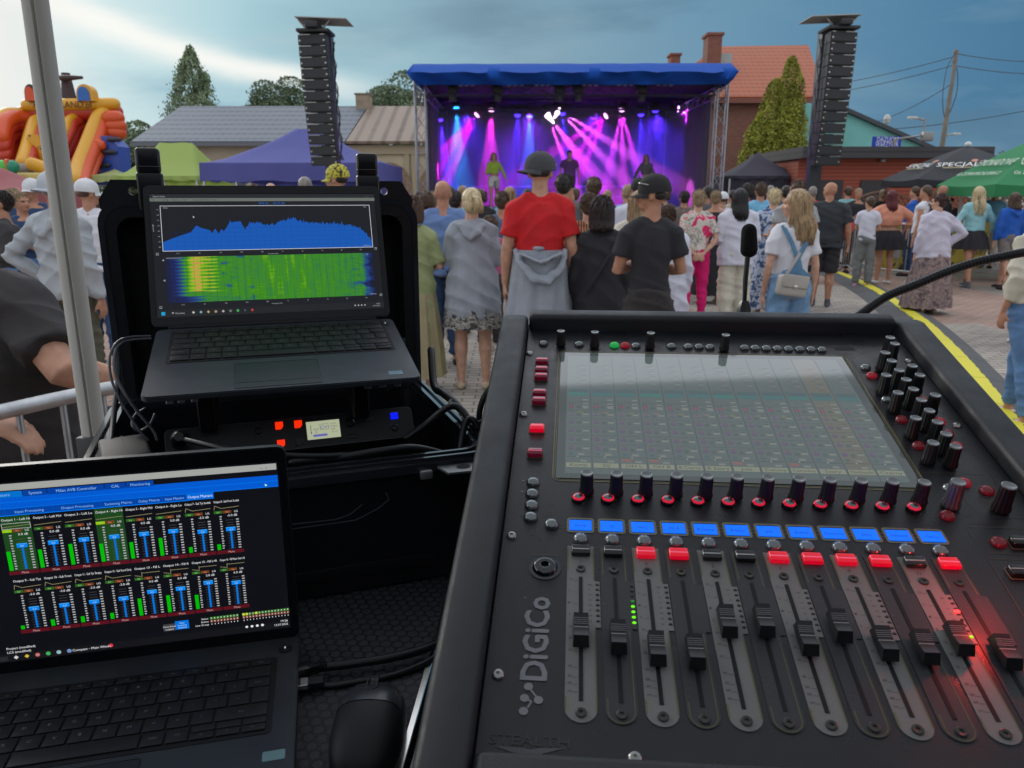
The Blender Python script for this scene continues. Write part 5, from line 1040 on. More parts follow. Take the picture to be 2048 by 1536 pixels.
def knob(_, C, x, y, k=1.0, m=None):
    b = B(); lathe(b, [(.0068*k, 0), (.0068*k, .003*k), (.0060*k, .0045*k), (.0056*k, .0185*k), (.0050*k, .0205*k)], (x, y, .0018), 36, flute=.10, fn=12)
    lathe(b, [(.0015, 0), (.0015, .0019)], (x, y, 0), 10); o = obj('rotary_knob', b, m or mat('knob_black'), C, 30)
    b = B(); lathe(b, [(.0050*k, 0), (.0051*k, .0009*k), (.0044*k, .0012*k), (.0035*k, .0006*k), (0, .0001)], (x, y, .0018+.0205*k), 24); obj('knob_cap', b, mat('knob_rim', (.34, .36, .37), .25, .6), o, 40)  # bright ring highlight on the knob top put into the paler rim colour
console()
# ------------------------------------------------------------------ laptops
def laptop(name, label, MB, W_, D_, kx, ky, kp, kr, MD, dw, dh, ui, bez, tp, th=.017, es=1.0, deck=(.030, .034, .040), leg=True, sticker=None):
    """MB: base frame (origin front-left of the deck top); MD: display frame (origin lower-left of the picture)"""
    t = thing(name, label, 'laptop', mtx=MB); dm = mat(name+'_deck', deck, .42, .35, bump=.05, bs=1500, rv=.08); km = mat('key_black', (.013, .014, .016), .5); inv = MB.inverted()
    b = B(); prism(b, rrect(0, 0, W_, D_, .009, 5), -th, 0); bmesh.ops.recalc_face_normals(b, faces=b.faces); bmesh.ops.bevel(b, geom=[e for e in b.edges if abs(e.verts[0].co.z-e.verts[1].co.z) < 1e-6], offset=.0012, segments=2, affect='EDGES'); obj('base', b, dm, t)
    rows = 5.5*kr+kr*.55; b = B(); prism(b, rrect(kx-.004, ky-.004, kx+14.6*kp+.004, ky+5.55*kr+.003, .004, 4), .0001, .0005); kbd = obj('keyboard', b, mat('key_well', (.006, .0065, .008), .6), t)
    lay = [[1.25, 1, 1, 1, 5.1, 1, 1, ('a', 1.08)], [1.25]+[1]*11+[2.35], [1.75]+[1]*12+['e'], [1.5]+[1]*12+[1.1], [1]*13+[1.6], [1.04]*14]
    legs = [['Ctrl', 'Fn', 'Win', 'Alt', '', 'AltGr', 'Ctrl', ''], ['Shift', '\\', 'Z', 'X', 'C', 'V', 'B', 'N', 'M', '<', '>', '?', 'Shift'], ['Caps', 'A', 'S', 'D', 'F', 'G', 'H', 'J', 'K', 'L', ':', '"', '~', ''], ['Tab', 'Q', 'W', 'E', 'R', 'T', 'Y', 'U', 'I', 'O', 'P', '{', '}', 'Enter'], ['~', '1', '2', '3', '4', '5', '6', '7', '8', '9', '0', '-', '+', '<--'], ['Esc']+['F%d' % i for i in range(1, 13)]+['Del']]
    g = .0009; L = UI(); cache = {}
    def key(x0, x1, y0, y1, s):
        k = (round(x1-x0, 4), round(y1-y0, 4))
        if k not in cache:
            b = B(); box(b, -k[0]/2, k[0]/2, -k[1]/2, k[1]/2, .0005, .0020, .0007, 2); me = bpy.data.meshes.new('key'); b.to_mesh(me); b.free(); me.materials.append(km); me.polygons.foreach_set('use_smooth', [True]*len(me.polygons)); me.set_sharp_from_angle(angle=R(40)); cache[k] = me
        o = link(bpy.data.objects.new('key', cache[k]), kbd); o.location = ((x0+x1)/2, (y0+y1)/2, 0)
        if s and leg: L.text((x0+x1)/2-(.001 if len(s) < 2 else 0), (y0+y1)/2-.001, s, .0046 if len(s) < 2 else .0028, (.22, .24, .26), .00215, .5)
    for r_, row in enumerate(lay):
        y = ky+r_*kr; h = kr if r_ < 5 else kr*.55; x = kx
        for c, w in enumerate(row):
            if isinstance(w, tuple):
                for i, (dx, dy) in enumerate(((0, 0), (1, 0), (1, 1), (2, 0), (0, 1), (2, 1))): aw = (kx+14.6*kp-x)/3; key(x+dx*aw+g, x+(dx+1)*aw-g, y+dy*kr/2+g*.6, y+(dy+1)*kr/2-g*.6, '<^^>  '[i].strip() if i in (0, 1, 3) else '')
                continue
            if w == 'e': w = kx+14.6*kp-x; key(x+g, x+w-g, y+g, y+kr*1.2, ''); continue
            w = w*kp; w = min(w, kx+14.6*kp-x); key(x+g, x+w-g, y+g+(kr*.22 if legs[r_][c] == 'Enter' else 0), y+h-g, legs[r_][c]); x += w
    if leg: L.build('key_legends', colattr('legend_print'), kbd)
    x0, y0, x1, y1 = tp; b = B(); ring(b, rrect(x0, y0, x1, y1, .003, 3), rrect(x0+.0006, y0+.0006, x1-.0006, y1-.0006, .0026, 3), .0, .0004); obj('touchpad_rim', b, mat('pad_rim', (.008, .009, .01), .4), t); b = B(); prism(b, rrect(x0+.0006, y0+.0006, x1-.0006, y1-.0006, .0026, 3), 0.0, .0002); tpad = obj('touchpad', b, mat('pad', (.026, .029, .035), .35), t)
    b = B(); ym = y0+(y1-y0)*.2; box(b, x0+.002, x1-.002, ym, ym+.0005, .0002, .0004); box(b, (x0+x1)/2, (x0+x1)/2+.0005, y0+.001, ym, .0002, .0004); obj('pad_buttons', b, mat('pad_rim'), tpad)
    if sticker: sx, sy, c = sticker; b = B(); prism(b, rrect(sx-.0085, sy-.0055, sx+.0085, sy+.0055, .001, 2), 0, .0003); obj('sticker', b, mat('sticker_'+name, c, .25, .3), t)
    b = B(); px, py = W_-.013, D_-.022; lathe(b, [(.0062, 0), (.0062, .0008), (.005, .0010), (0, .0010)], (px, py, 0), 18); obj('power_button', b, mat('pad_rim'), t); b = B(); box(b, px-.0006, px+.0006, py, py+.003, .0011, .0013); obj('power_light', b, mat('tiny_white', (.6, .6, .6), .4, emit=(.6, .65, .7), es=.6), t)
    # lid
    rel = inv @ MD; lid = bpy.data.objects.new('lid', None)
    bl, br, bb, bt = bez; b = B(); o_ = rrect(-bl, -bb, dw+br, dh+bt, .008, 5); prism(b, o_, -.0065, -.0004, rel); lid = obj('lid', b, mat('lid_shell', (.03, .033, .038), .4, .4), t)
    b = B(); ring(b, rrect(-bl+.0012, -bb+.0012, dw+br-.0012, dh+bt-.0012, .007, 5), rrect(-.0005, -.0005, dw+.0005, dh+.0005, .0006, 5), -.0004, .0006, rel); obj('bezel', b, mat('bezel_black', (.006, .0065, .009), .3), lid)
    b = B(); box(b, -bl+.02, dw+br-.02, -bb-.006, -bb+.004, -.0075, .0, .003, 2, rel); obj('hinge', b, mat('bezel_black'), lid)
    s = ui(dw, dh).build('display', emitattr(name+'_display', es, .18), lid); s.matrix_local = rel @ Matrix.Translation((0, 0, -.0002))
    return t
def lp(u, m):   # point of a plane frame
    return m @ Vector(u)
# -- laptop A: spectrum analyser on the rugged case
def ui_a(w, h):
    u = UI(); z = 1e-4; bg = (.0045, .0055, .009); u.rect(0, 0, w, h, bg); dim = (.35, .37, .38); r = random.Random(11)
    Y = lambda y: y*h/.1655; X = lambda x: x*w/.294
    u.rect(0, Y(.1600), w, h, (.012, .014, .018), z); u.rect(0, Y(.1555), w, Y(.1600), (.13, .15, .13), z)
    u.text(X(.004), Y(.1612), 'Smart Suite', .0032, dim, 2*z); u.text(X(w-.008), Y(.1612), '- [] x', .0028, (.1, .1, .1), 2*z, 1)
    for i, s in enumerate(('File', 'Config', 'Options', 'View', 'Command', 'Window', 'Help')): u.text(X(.002+i*.0125), Y(.1567), s, .003, (.03, .035, .03), 2*z)
    u.text(X(.136), Y(.1512), '49.8 Hz    -45.22 dB', .0042, (.01, .12, .5), 2*z)
    gx0, gx1, gy0, gy1 = X(.0118), X(.2860), Y(.0878), Y(.1495)
    u.frame(gx0, gy0, gx1, gy1, .0007, (.55, .57, .6), 5*z)
    n = 330; pts = [(0, .20), (.06, .31), (.12, .40), (.13, .42), (.155, .56), (.18, .50), (.215, .455), (.225, .38), (.24, .49), (.255, .37), (.27, .48), (.28, .42), (.31, .62), (.36, .63), (.38, .45), (.40, .60), (.45, .6), (.48, .55), (.52, .55), (.55, .62), (.62, .70), (.64, .62), (.7, .58), (.75, .56), (.82, .55), (.88, .53), (.94, .46), (.965, .36), (1, .14)]
    def hgt(t):
        for (a, b), (c, d) in zip(pts, pts[1:]):
            if t <= c: return b+(d-b)*(t-a)/(c-a)
        return .1
    prev = None
    for i in range(n+1):
        t = i/n; v = hgt(t)
        if t > .28: v += r.uniform(-.02, .045)*min(1, (t-.28)*8)*(1 if t < .93 else .3)+(r.random() < .04)*.07
        q = (gx0+.0008+(gx1-gx0-.0016)*t, gy0+(gy1-gy0)*v)
        if prev: u.poly([(prev[0], gy0+.0008), (q[0], gy0+.0008), q, prev], (.0, .085, .42), 2*z)
        prev = q
    for i in range(29): x = gx0+(gx1-gx0)*(i+1)/30; u.rect(x, gy0+.001, x+.00018, gy0+(gy1-gy0)*hgt((i+1)/30)*.97, (.0, .04, .24), 3*z)
    for i in range(1, 6): y = gy0+(gy1-gy0)*i/10; u.rect(gx0+.01, y, gx1-.01, y+.00018, (.0, .04, .24) if i < 5 else (.012, .014, .02), 3*z)
    u.rect(X(.051), gy0+(gy1-gy0)*.57, X(.0512), gy1-.001, (.03, .035, .05), 3*z); u.poly([(X(.0515), Y(.1355)), (X(.0535), Y(.1335)), (X(.0518), Y(.1328))], (.7, .7, .7), 4*z)
    u.text(gx0+.004, gy1-.004, 'RTA', .0028, dim, 3*z); u.text(gx1-.005, gy1-.0035, 'Off', .0026, dim, 3*z, 1); u.text(gx1-.004, gy0+.002, '1/48 Oct', .0026, dim, 3*z, 1)
    for i in range(8): u.text(gx0-.002, gy1-.006-i*.0072, str(-10-10*i), .0022, dim, 2*z, 1)
    u.text(gx0-.009, (gy0+gy1)/2-.004, 'Level (dB)', .0024, dim, 2*z, 0, math.pi/2)
    for yy in (Y(.0842), Y(.0152)):
        for i, s in enumerate(('31.5', '63', '125', '250', '500', '1k', '2k', '4k', '8k', '16k')): u.text(X(.030+.0265*i+(.002 if yy < .03 else 0)), yy, s, .0022, dim, 2*z, .5)
        u.text(X(.150), yy-.003, 'Frequency (Hz)', .0022, dim, 2*z, .5)
    # spectrogram: the picture itself, coloured cell by cell
    sx0, sx1, sy0, sy1 = X(.0140), X(.2842), Y(.0190), Y(.0800); nx, ny = 190, 64; V = Vector
    def lut(v):
        st = [(0, (.002, .003, .012)), (.14, (.004, .010, .10)), (.30, (.01, .06, .22)), (.42, (.02, .17, .05)), (.60, (.04, .24, .0)), (.74, (.15, .42, .0)), (.84, (.35, .42, .02)), (.93, (.55, .30, .07)), (1.1, (.62, .16, .08))]
        for (a, c), (b, d) in zip(st, st[1:]):
            if v <= b: t = max(0, (v-a)/(b-a)); return tuple(p+(q-p)*t for p, q in zip(c, d))
        return st[-1][1]
    for j in range(ny):
        y = j/ny; tooth = abs(((y*13) % 1)-.5)*2
        for i in range(nx):
            x = i/nx; v = .55+.10*noise.noise(V((x*60, y*2.2, 1)))+.07*noise.noise(V((x*26, y*30, 5)))
            if x < .24: e = x/(.07+.05*(1-tooth)+(.1 if y < .12 else 0)); v = min(v, .05+.52*e*e) if e < 1 else v; 
            if y > .22: v += .40*math.exp(-((x-.135-.006*math.sin(y*40))/.038)**2)*(.62+.48*tooth)
            v += .26*math.exp(-((x-.2)/.035)**2)*(tooth > .55)*(y > .2)
            if .44 < x < .66: v += .10*max(0, noise.noise(V((x*70, y*1.5, 9))))*2
            if .25 < x < .4: v -= .30*max(0, noise.noise(V((x*16, y*9, 20)))-.18)*2
            if x > .72: v -= (.28*max(0, noise.noise(V((x*30, y*12, 30))))+.02)*min(1, (x-.72)*4)
            if x > .93-.035*(noise.noise(V((y*7, 1, 0)))): v -= (x-.93)*7
            if x > .8 and .2 < y < .36: v -= (x-.8)*1.5*(1-abs(y-.28)/.09)
            if y < .1 and .2 < x < .38: v -= .25*max(0, noise.noise(V((x*18, y*16, 41)))+.15)
            u.rect(sx0+(sx1-sx0)*i/nx, sy0+(sy1-sy0)*j/ny, sx0+(sx1-sx0)*(i+1)/nx, sy0+(sy1-sy0)*(j+1)/ny, lut(v), z)
    for i in range(30): x = sx0+(sx1-sx0)*(i+.8)/30; u.rect(x, sy0, x+.00022, sy1, (.01, .05, .01), 3*z)
    for y in (sy1-.004, sy0+.030): u.poly([(sx0-.004, y), (sx0-.0015, y+.0014), (sx0-.0015, y-.0014)], dim, 2*z)
    u.rect(sx0+.001, sy1-.0022, sx0+.02, sy1-.0006, (.12, .13, .13), 3*z); u.text(sx1-.006, sy1-.003, 'Off', .0026, dim, 4*z, 1); u.text(sx1+.001, sy0+.001, '1/48 Oct', .0026, dim, 4*z, 1)
    for px, py in ((X(.0035), Y(.083)), (X(.0035), Y(.0118)), (X(.288), Y(.0845)), (X(.2895), Y(.0175))): u.frame(px, py, px+.003, py+.003, .0005, dim, 2*z)
    u.rect(0, 0, w, Y(.0095), (.010, .010, .012), z); ty = Y(.0028)
    u.rect(X(.0052), ty, X(.0098), ty+.0045, (.0, .32, .55), 2*z); u.disc(X(.0190), ty+.0028, .0011, dim, 2*z); u.text(X(.0215), ty+.0012, 'Wyszukaj', .0030, dim, 2*z)
    for i, c in enumerate(((.45, .45, .45), (.2, .4, .4), (.45, .36, .16), (.35, .25, .18), (.4, .4, .36), (.12, .16, .16), (.05, .35, .08), (.1, .2, .35), (.5, .05, .03))): u.disc(X(.0440+i*.0092), ty+.0024, .0019 if i != 7 else .001, c, 2*z, 6 if i in (3, 5, 6) else 4)
    for i in range(4): u.disc(X(.254+i*.0045), ty+.0026, .0011, dim, 2*z, 8)
    u.text(X(.2885), ty+.0030, '19:25', .0026, dim, 2*z, 1); u.text(X(.2885), ty+.0002, '13.07.2025', .0024, dim, 2*z, 1)
    return u
MA = frame((-.3966, .793, 1.389), 18.3, 11.6); MDA = frame((-.460, .990, 1.444), 17.9, 70.4)
laptop('analyser_laptop', 'laptop on the rugged case showing a blue spectrum curve and green spectrogram', MA, .305, .2030, .0225, .0925, .01805, .0178, MDA, .294, .1655, ui_a, (.0075, .0075, .012, .012), (.0950, .0060, .1910, .0750), .007, 1.0, (.062, .072, .088), True, (.277, .018, (.10, .22, .28)))
# -- laptop B: output mixer window
def ui_b(w, h):
    u = UI(); z = 1e-4; u.rect(0, 0, w, h, (.004, .0045, .007)); wt = (.75, .76, .78); blu = (.0, .10, .62); br = (.0, .2, .9)
    X = lambda x: w+x; u.rect(X(-.31)+.001, .1665, X(.0)-.001, .1725, (.36, .37, .35), z); u.text(X(-.012), .1680, 'o   x', .003, (.1, .1, .1), 2*z, .5); u.text(X(-.232), .1672, '7.5.1', .0035, (.15, .15, .15), 2*z, .5)
    u.rect(0, .1495, X(-.0005), .1610, blu, z); u.rect(0, .1435, X(-.076), .1502, (.0, .07, .42), 1.5*z)
    for x0, x1, s in ((-.245, -.209, 'Processors'), (-.209, -.190, 'System'), (-.190, -.145, 'Milan AVB Controller'), (-.145, -.128, 'CAL'), (-.128, -.105, 'Monitoring')):
        u.rect(X(x0), .1600, X(x1)-.0006, .1655, (.0, .05, .34) if s != 'Processors' else (.0, .16, .6), 2*z); u.text(X((x0+x1)/2), .1615, s, .0036, (.25, .5, .9), 3*z, .5, maxw=(x1-x0)*.85)
    u.rect(0, .1553, X(-.0005), .1557, br, 3*z); u.rect(0, .1497, X(-.0005), .1501, br, 3*z); u.rect(0, .1430, X(-.078), .1437, br, 3*z)
    for x0, x1, s in ((-.262, -.225, 'Network'), (-.225, -.188, 'Input Processing'), (-.188, -.150, 'Output Processing'), (-.150, -.122, 'Summing Matrix'), (-.122, -.100, 'Delay Matrix'), (-.100, -.080, 'Input Masters')):
        u.rect(X(x0), .1437, X(x1)-.0006, .1492, (.0, .055, .36), 2*z); u.text(X((x0+x1)/2), .1452, s, .0034, (.2, .45, .9), 3*z, .5, maxw=(x1-x0)*.8)
    u.rect(X(-.080), .1432, X(-.057), .1500, (.0, .14, .66), 4*z); u.text(X(-.0685), .1452, 'Output Masters', .0038, (.6, .75, 1), 5*z, .5, maxw=.021); u.poly([(X(-.012), .1535), (X(-.010), .1515), (X(-.0122), .151)], (.6, .9, .9), 5*z)
    nm = [['Output 1 - Left Hi', 'Output 2 - Left Mid', 'Output 3 - Left Lo', 'Output 4 - Right Hi', 'Output 5 - Right Mid', 'Output 6 - Right Lo', 'Output 7 - Sub Tyt Srodek', 'Output 8 - Sub Front Srodek'], ['Output 9 - Sub Tyt', 'Output 10 - Sub Front', 'Output 11 - Sub Tyt Skrajny', 'Output 12 - Sub Front Skraj', 'Output 13 - Fill L', 'Output 14 - Fill R', 'Output 15 - Fill L+R', 'Output 16 - Fill Mixer Out L+R']]
    lv = [[.52, .50, .57, .50, .46, .50, .16, .16], [.1, .18, .17, .17, .50, .50, .42, 0]]; fa = [[.52]*6+[.42, .42], [.40]*4+[.52]*2+[.62, .52]]; cw = .0245; x00 = X(-.0345)-8*cw
    for r_ in range(2):
        y1 = .1425-r_*.0590; y0 = y1-.0560
        for c in range(8):
            x = x00+c*cw; sel = (r_ == 0 and c in (0, 3)); 
            if sel: u.rect(x+.0004, y0+.004, x+cw-.0012, y1, (.012, .060, .012), z)
            u.text(x+cw/2, y1-.0042, nm[r_][c], .0031, wt, 2*z, .5, maxw=cw*.90)
            yy = y1-.0100; gold = (.30, .27, .14)
            if r_ == 0 and c < 6: u.line(x+.001, yy, x+cw-.002, yy+.0012, .0004, gold, 2*z); 
            elif c < 4 or r_ == 0: u.line(x+.001, yy-.001, x+.0018, yy+.003, .0004, gold, 2*z); u.line(x+.0018, yy+.003, x+.007, yy, .0004, gold, 2*z); u.line(x+.007, yy, x+cw-.002, yy+.001, .0004, gold, 2*z)
            else: u.line(x+.001, yy, x+.007, yy-.0015, .0004, gold, 2*z); u.line(x+.007, yy-.0015, x+.0072, yy+.003, .0004, gold, 2*z); u.line(x+.0072, yy+.002, x+cw-.002, yy+.002, .0004, gold, 2*z)
            if sel and c == 0: u.frame(x+.0005, yy-.002, x+cw-.0015, yy+.0035, .0004, (.5, .5, .5), 2*z)
            yb = y1-.0150; u.rect(x+.0005, yb, x+.0078, yb+.0027, (.30, .55, .0) if sel else (.025, .12, .015), 2*z); u.text(x+.004, yb+.0006, 'Sel', .0023, (.3, .6, .2), 3*z, .5); u.rect(x+.0083, yb, x+.0155, yb+.0027, (.16, .045, .012), 2*z); u.text(x+.012, yb+.0006, 'Iso', .0023, (.7, .3, .2), 3*z, .5); u.text(x+.0195, yb+.0004, 'LG', .0027, wt, 3*z, .5)
            u.text(x+.0160, yb-.0034, ('0.0 dB', '-5.0 dB', '-3.0 dB', '2.0 dB')[(1 if c > 5 else 0) if r_ == 0 else (2 if c < 4 else 3 if c == 6 else 0)], .0030, wt, 3*z, .5)
            m0, m1 = y0+.0045, yb-.001; u.rect(x+.0005, m0, x+.0036, m0+(m1-m0)*lv[r_][c], (.0, .48, .0), 2*z)
            for i in range(14): yk = m0+.0008+(m1-m0-.001)*i/14; u.rect(x+.0050, yk, x+.0066+.0004*(i % 2), yk+.0011, (.42, .42, .44), 2*z); 
            f0, f1 = y0+.0048, yb-.0050; u.rect(x+.0128, f0, x+.0145, f0+(f1-f0)*(fa[r_][c]+.2), (.0, .16, .62), 2*z); yf = f0+(f1-f0)*(fa[r_][c]+.22)
            for i in range(12): yk = f0+.0004+(f1-f0)*i/12; u.rect(x+.0105, yk, x+.0168, yk+.00025, (.10, .10, .12), 1.5*z); u.rect(x+.0190, yk-.0002, x+.0214, yk+.0009, (.42, .42, .44), 2*z)
            u.rect(x+.0095, yf-.0020, x+.0178, yf+.0020, (.0, .22, .82), 3*z); u.rect(x+.0095, yf+.0013, x+.0178, yf+.0020, (.05, .4, .95), 4*z); u.text(x+.0136, yf-.0013, '0.0' if fa[r_][c] > .5 else '-5.0', .0025, (.4, .65, 1), 4*z, .5)
            u.rect(x-.0003, y0, x+cw-.0012, y0+.0036, (.095, .006, .012), 2*z); u.text(x+cw/2, y0+.0008, 'Mute', .0028, (.55, .35, .35), 3*z, .5)
    # status matrix and task bar
    for j in range(3):
        for i in range(25):
            if i == 9: continue
            x = X(-.0720)+i*.0029; y = .0190-j*.0032; c = ((.06, .22, .03), (.22, .07, .04), (.0, .0, .0))[j]
            if j == 0 and i in (10, 11, 14): c = (.5, .6, .0)
            if j < 2: u.rect(x, y, x+.0024, y+.0026, c, 2*z)
            u.rect(x+.0009, y+.0008, x+.0015, y+.0020, wt, 3*z)
    for j, s in enumerate(('Select', 'Isolate', 'Line Group')): u.text(X(-.0735), .0195-j*.0032, s, .0026, wt, 2*z, 1)
    u.rect(X(-.1135), .0120, X(-.1030), .0195, (.05, .05, .055), 2*z); u.text(X(-.1083), .0160, 'Clock Status', .0022, wt, 3*z, .5); u.text(X(-.1083), .0130, 'Locked', .0024, wt, 3*z, .5); u.rect(X(-.1030), .0125, X(-.0910), .0215, (.0, .16, .7), 2*z)
    for j, s in enumerate(('Next', 'Snapshot', 'Disabled')): u.text(X(-.0970), .0185-j*.0025, s, .0022, (.4, .7, 1), 3*z, .5)
    u.text(X(-.2450), .0125, 'Project (modified)', .0032, wt, 2*z); u.text(X(-.2450), .0085, 'LCS (modified)', .0032, wt, 2*z)
    ty = .0015; u.rect(0, 0, w, .0075, (.007, .007, .009), z); u.rect(0, .0015, X(-.245), .006, (.02, .02, .025), 2*z)
    for i, c in enumerate(((.6, .6, .6), (.6, .45, .05), (.6, .12, .05), (.05, .4, .1), (.3, .45, .5), (.15, .25, .5))): u.disc(X(-.2385+i*.0087), ty+.0025, .0020, c, 2*z, 4 if i < 2 else 10); 
    u.disc(X(-.2385+2*.0087), ty+.0025, .0009, (.1, .3, .8), 3*z, 8)
    u.text(X(-.1925), ty+.0013, 'Compass - Main Windo', .0034, wt, 2*z); u.disc(X(-.1600), ty+.0028, .0020, (.7, .03, .06), 2*z, 6)
    for i in range(4): u.disc(X(-.0400+i*.0048), ty+.0048, .0014, wt, 2*z, 5+i)
    u.text(X(-.002), ty+.0055, '19:26', .0032, wt, 2*z, 1); u.text(X(-.002), ty+.0018, '13.07.2025', .0030, wt, 2*z, 1)
    return u
KO = Vector((-.397, .525, 1.1785)); F0 = frame(KO, 13.64, 0); MBm = F0 @ Matrix.Translation((-.1015, -.1105, 0)); dbr = F0 @ Vector((.2105, .101, .011)); f2 = frame(dbr, 13.64, 93.0); MDB = f2 @ Matrix.Translation((-.309, 0, 0))
laptop('mixer_laptop', 'laptop at the lower left showing blue-tabbed output faders with green meters', MBm, .3200, .2135, .0305, .0760, .01825, .01825, MDB, .309, .174, ui_b, (.0075, .0080, .012, .0145), (.1100, .0080, .2062, .0660), .0165, 1.0, (.058, .066, .078), True, (.3045, .045, (.30, .50, .52)))
# ------------------------------------------------------------------ rugged case
CM = frame((-.429, .699, 1.315), 20, 0); CW, CD, CH = .43, .385, .1525
def rugged():
    t = thing('rugged_case', 'open black rugged plastic case holding the analyser laptop and cables', 'case', mtx=CM @ Matrix.Translation((0, 0, -CH))); bk = mat('case_black', (.010, .011, .0155), .42, bump=.08, bs=700); rk = mat('rim_gloss', (.030, .033, .042), .14, coat=.6); z1 = CH
    b = B(); ring(b, rrect(0, 0, CW, CD, .03, 6), rrect(.012, .012, CW-.012, CD-.012, .022, 6), .002, z1-.014); prism(b, rrect(.011, .011, CW-.011, CD-.011, .022, 6), .002, .012); obj('shell', b, bk, t)
    b = B(); ring(b, rrect(-.010, -.010, CW+.010, CD+.010, .035, 6), rrect(.004, .004, CW-.004, CD-.004, .027, 6), z1-.016, z1-.006); ring(b, rrect(.006, .006, CW-.006, CD-.006, .027, 6), rrect(.011, .011, CW-.011, CD-.011, .023, 6), z1-.0135, z1); obj('rim', b, rk, t)
    b = B(); ring(b, rrect(-.005, -.005, CW+.005, CD+.005, .033, 6), rrect(-.001, -.001, CW+.001, CD+.001, .030, 6), z1-.006, z1-.001); obj('seal_ridge', b, rk, t)
    b = B(); prism(b, rrect(.02, .02, CW-.02, CD-.02, .02, 4), .012, .03); obj('foam', b, mat('foam', (.008, .008, .009), .95), t)
    # padlock eye, catch and moulded ribs on the front
    sil = mat('padlock_plate', (.30, .32, .33), .45, .5)
    b = B(); M = Matrix.Translation((.392, -.012, z1-.011)) @ Matrix.Rotation(R(8), 4, 'X'); o_ = [(-.030, .006), (-.020, -.016), (.012, -.018), (.032, -.002), (.030, .006)]; prism(b, o_, -.0025, .0, M); pl_ = obj('padlock_plate', b, sil, t)
    b = B(); prism(b, [(.008*math.cos(k*.5236), -.006+.0042*math.sin(k*.5236)) for k in range(12)], .0003, .0008, M); obj('padlock_hole', b, mat('slot_black'), pl_)
    b = B(); box(b, .343, .357, -.018, -.0105, z1-.022, z1-.012, .002); obj('catch', b, sil, t)
    rm = mat('rib_edge', (.09, .095, .11), .3)
    b = B(); M = Matrix(((1, 0, 0, 0), (0, 0, 1, 0), (0, 1, 0, 0), (0, 0, 0, 1)))
    for pts in ([(.205, z1-.060), (.250, z1-.0615), (.266, z1-.058), (.280, z1-.048)], [(.205, z1-.0655), (.272, z1-.0655), (.298, z1-.055), (.310, z1-.046), (.307, z1-.038)]):
        tube(b, [(x, -.0012, y) for x, y in pts], .00075, 5)
    obj('moulded_rib', b, rm, t)
    b = B(); box(b, .05, .36, -.0035, -.0005, .02, .035, .001); obj('front_step', b, bk, t)
    # lid, standing open behind the laptop
    LM = Matrix.Translation((0, CD+.012, CH-.035)) @ Matrix.Rotation(R(90-(-1)), 4, 'X'); hl = .309
    bl, W2 = 0, .447
    o0 = rrect(.004, 0, W2-.008, hl, .030, 6)
    b = B(); ring(b, o0, rrect(.022, .018, W2-.028, hl-.02, .022, 6), -.050, .0, LM); prism(b, rrect(.010, .008, W2-.016, hl-.008, .026, 6), -.052, -.046, LM); lid = obj('lid', b, bk, t)
    b = B(); ring(b, rrect(.000, -.004, W2-.004, hl+.004, .034, 6), rrect(.008, .006, W2-.012, hl-.006, .028, 6), -.008, .001, LM); obj('lid_rim', b, rk, lid)
    b = B(); prism(b, rrect(.030, .03, W2-.038, hl-.03, .014, 5), -.046, -.0440, LM); obj('lid_lining', b, mat('case_lining', (.009, .010, .013), .6), lid)
    for x in (.044, W2-.050):   # corner ears with padlock holes
        s = 1 if x < .2 else -1; e = [(x-s*.048, hl-.010), (x-s*.022, hl+.030), (x+s*.022, hl+.030), (x+s*.036, hl-.004)]
        n = 14; hc = (x+s*.004, hl+.015); b = B(); out = []
        for k in range(24):
            a = 2*math.pi*k/24; d = Vector((math.cos(a), math.sin(a))); best = 9
            for i in range(4):
                p = Vector(e[i]); q = Vector(e[(i+1) % 4]); r_ = q-p; den = d.x*r_.y-d.y*r_.x
                if abs(den) < 1e-9: continue
                w = p-Vector(hc); tt = (w.x*r_.y-w.y*r_.x)/den; uu = (w.x*d.y-w.y*d.x)/den
                if tt > 0 and -1e-6 <= uu <= 1+1e-6: best = min(best, tt)
            out.append((hc[0]+d.x*best, hc[1]+d.y*best))
        ring(b, out, [(hc[0]+.0055*math.cos(2*math.pi*k/24), hc[1]+.0055*math.sin(2*math.pi*k/24)) for k in range(24)], -.009, .0, LM); ear = obj('lid_ear', b, bk, lid)
    for x, tall in ((.071, .072), (W2-.078, .070)):   # throw latches sticking up
        b = B(); box(b, x-.017, x+.017, hl-.012, hl+tall*.55, -.010, .006, .004, 3, LM); box(b, x-.0155, x+.0155, hl+tall*.52, hl+tall, -.012, .004, .005, 3, LM); l = obj('latch', b, mat('latch_black', (.016, .017, .021), .22), lid)
        b = B(); tube(b, [tuple(LM @ Vector((x-.0150, hl+tall*.66, .0045))), tuple(LM @ Vector((x+.0150, hl+tall*.66, .0045)))], .0006, 5); obj('latch_pin', b, mat('screw_steel'), l)
        s = 1 if x < .2 else -1; b = B(); box(b, x+s*.019, x+s*.026, hl-.012, hl+.020, -.012, .002, .003, 3, LM); obj('latch_post', b, bk, l)
    b = B(); tube(b, [(CW-.05, CD-.01, z1-.02), (CW-.02, CD-.0, z1+.02), (CW-.016, CD+.005, z1+.06)], .004, 6); obj('lid_stay', b, bk, t)
    # tray under the laptop, with small clips
    TM = t.matrix_world.inverted() if False else (CM @ Matrix.Translation((0, 0, -CH))).inverted() @ MA
    b = B(); box(b, .02, .29, .03, .20, -.020, -.008, .003, 2, TM); box(b, .05, .07, .05, .19, -.075, -.020, .002, 1, TM); box(b, .23, .25, .05, .19, -.075, -.020, .002, 1, TM); obj('tray', b, bk, t)
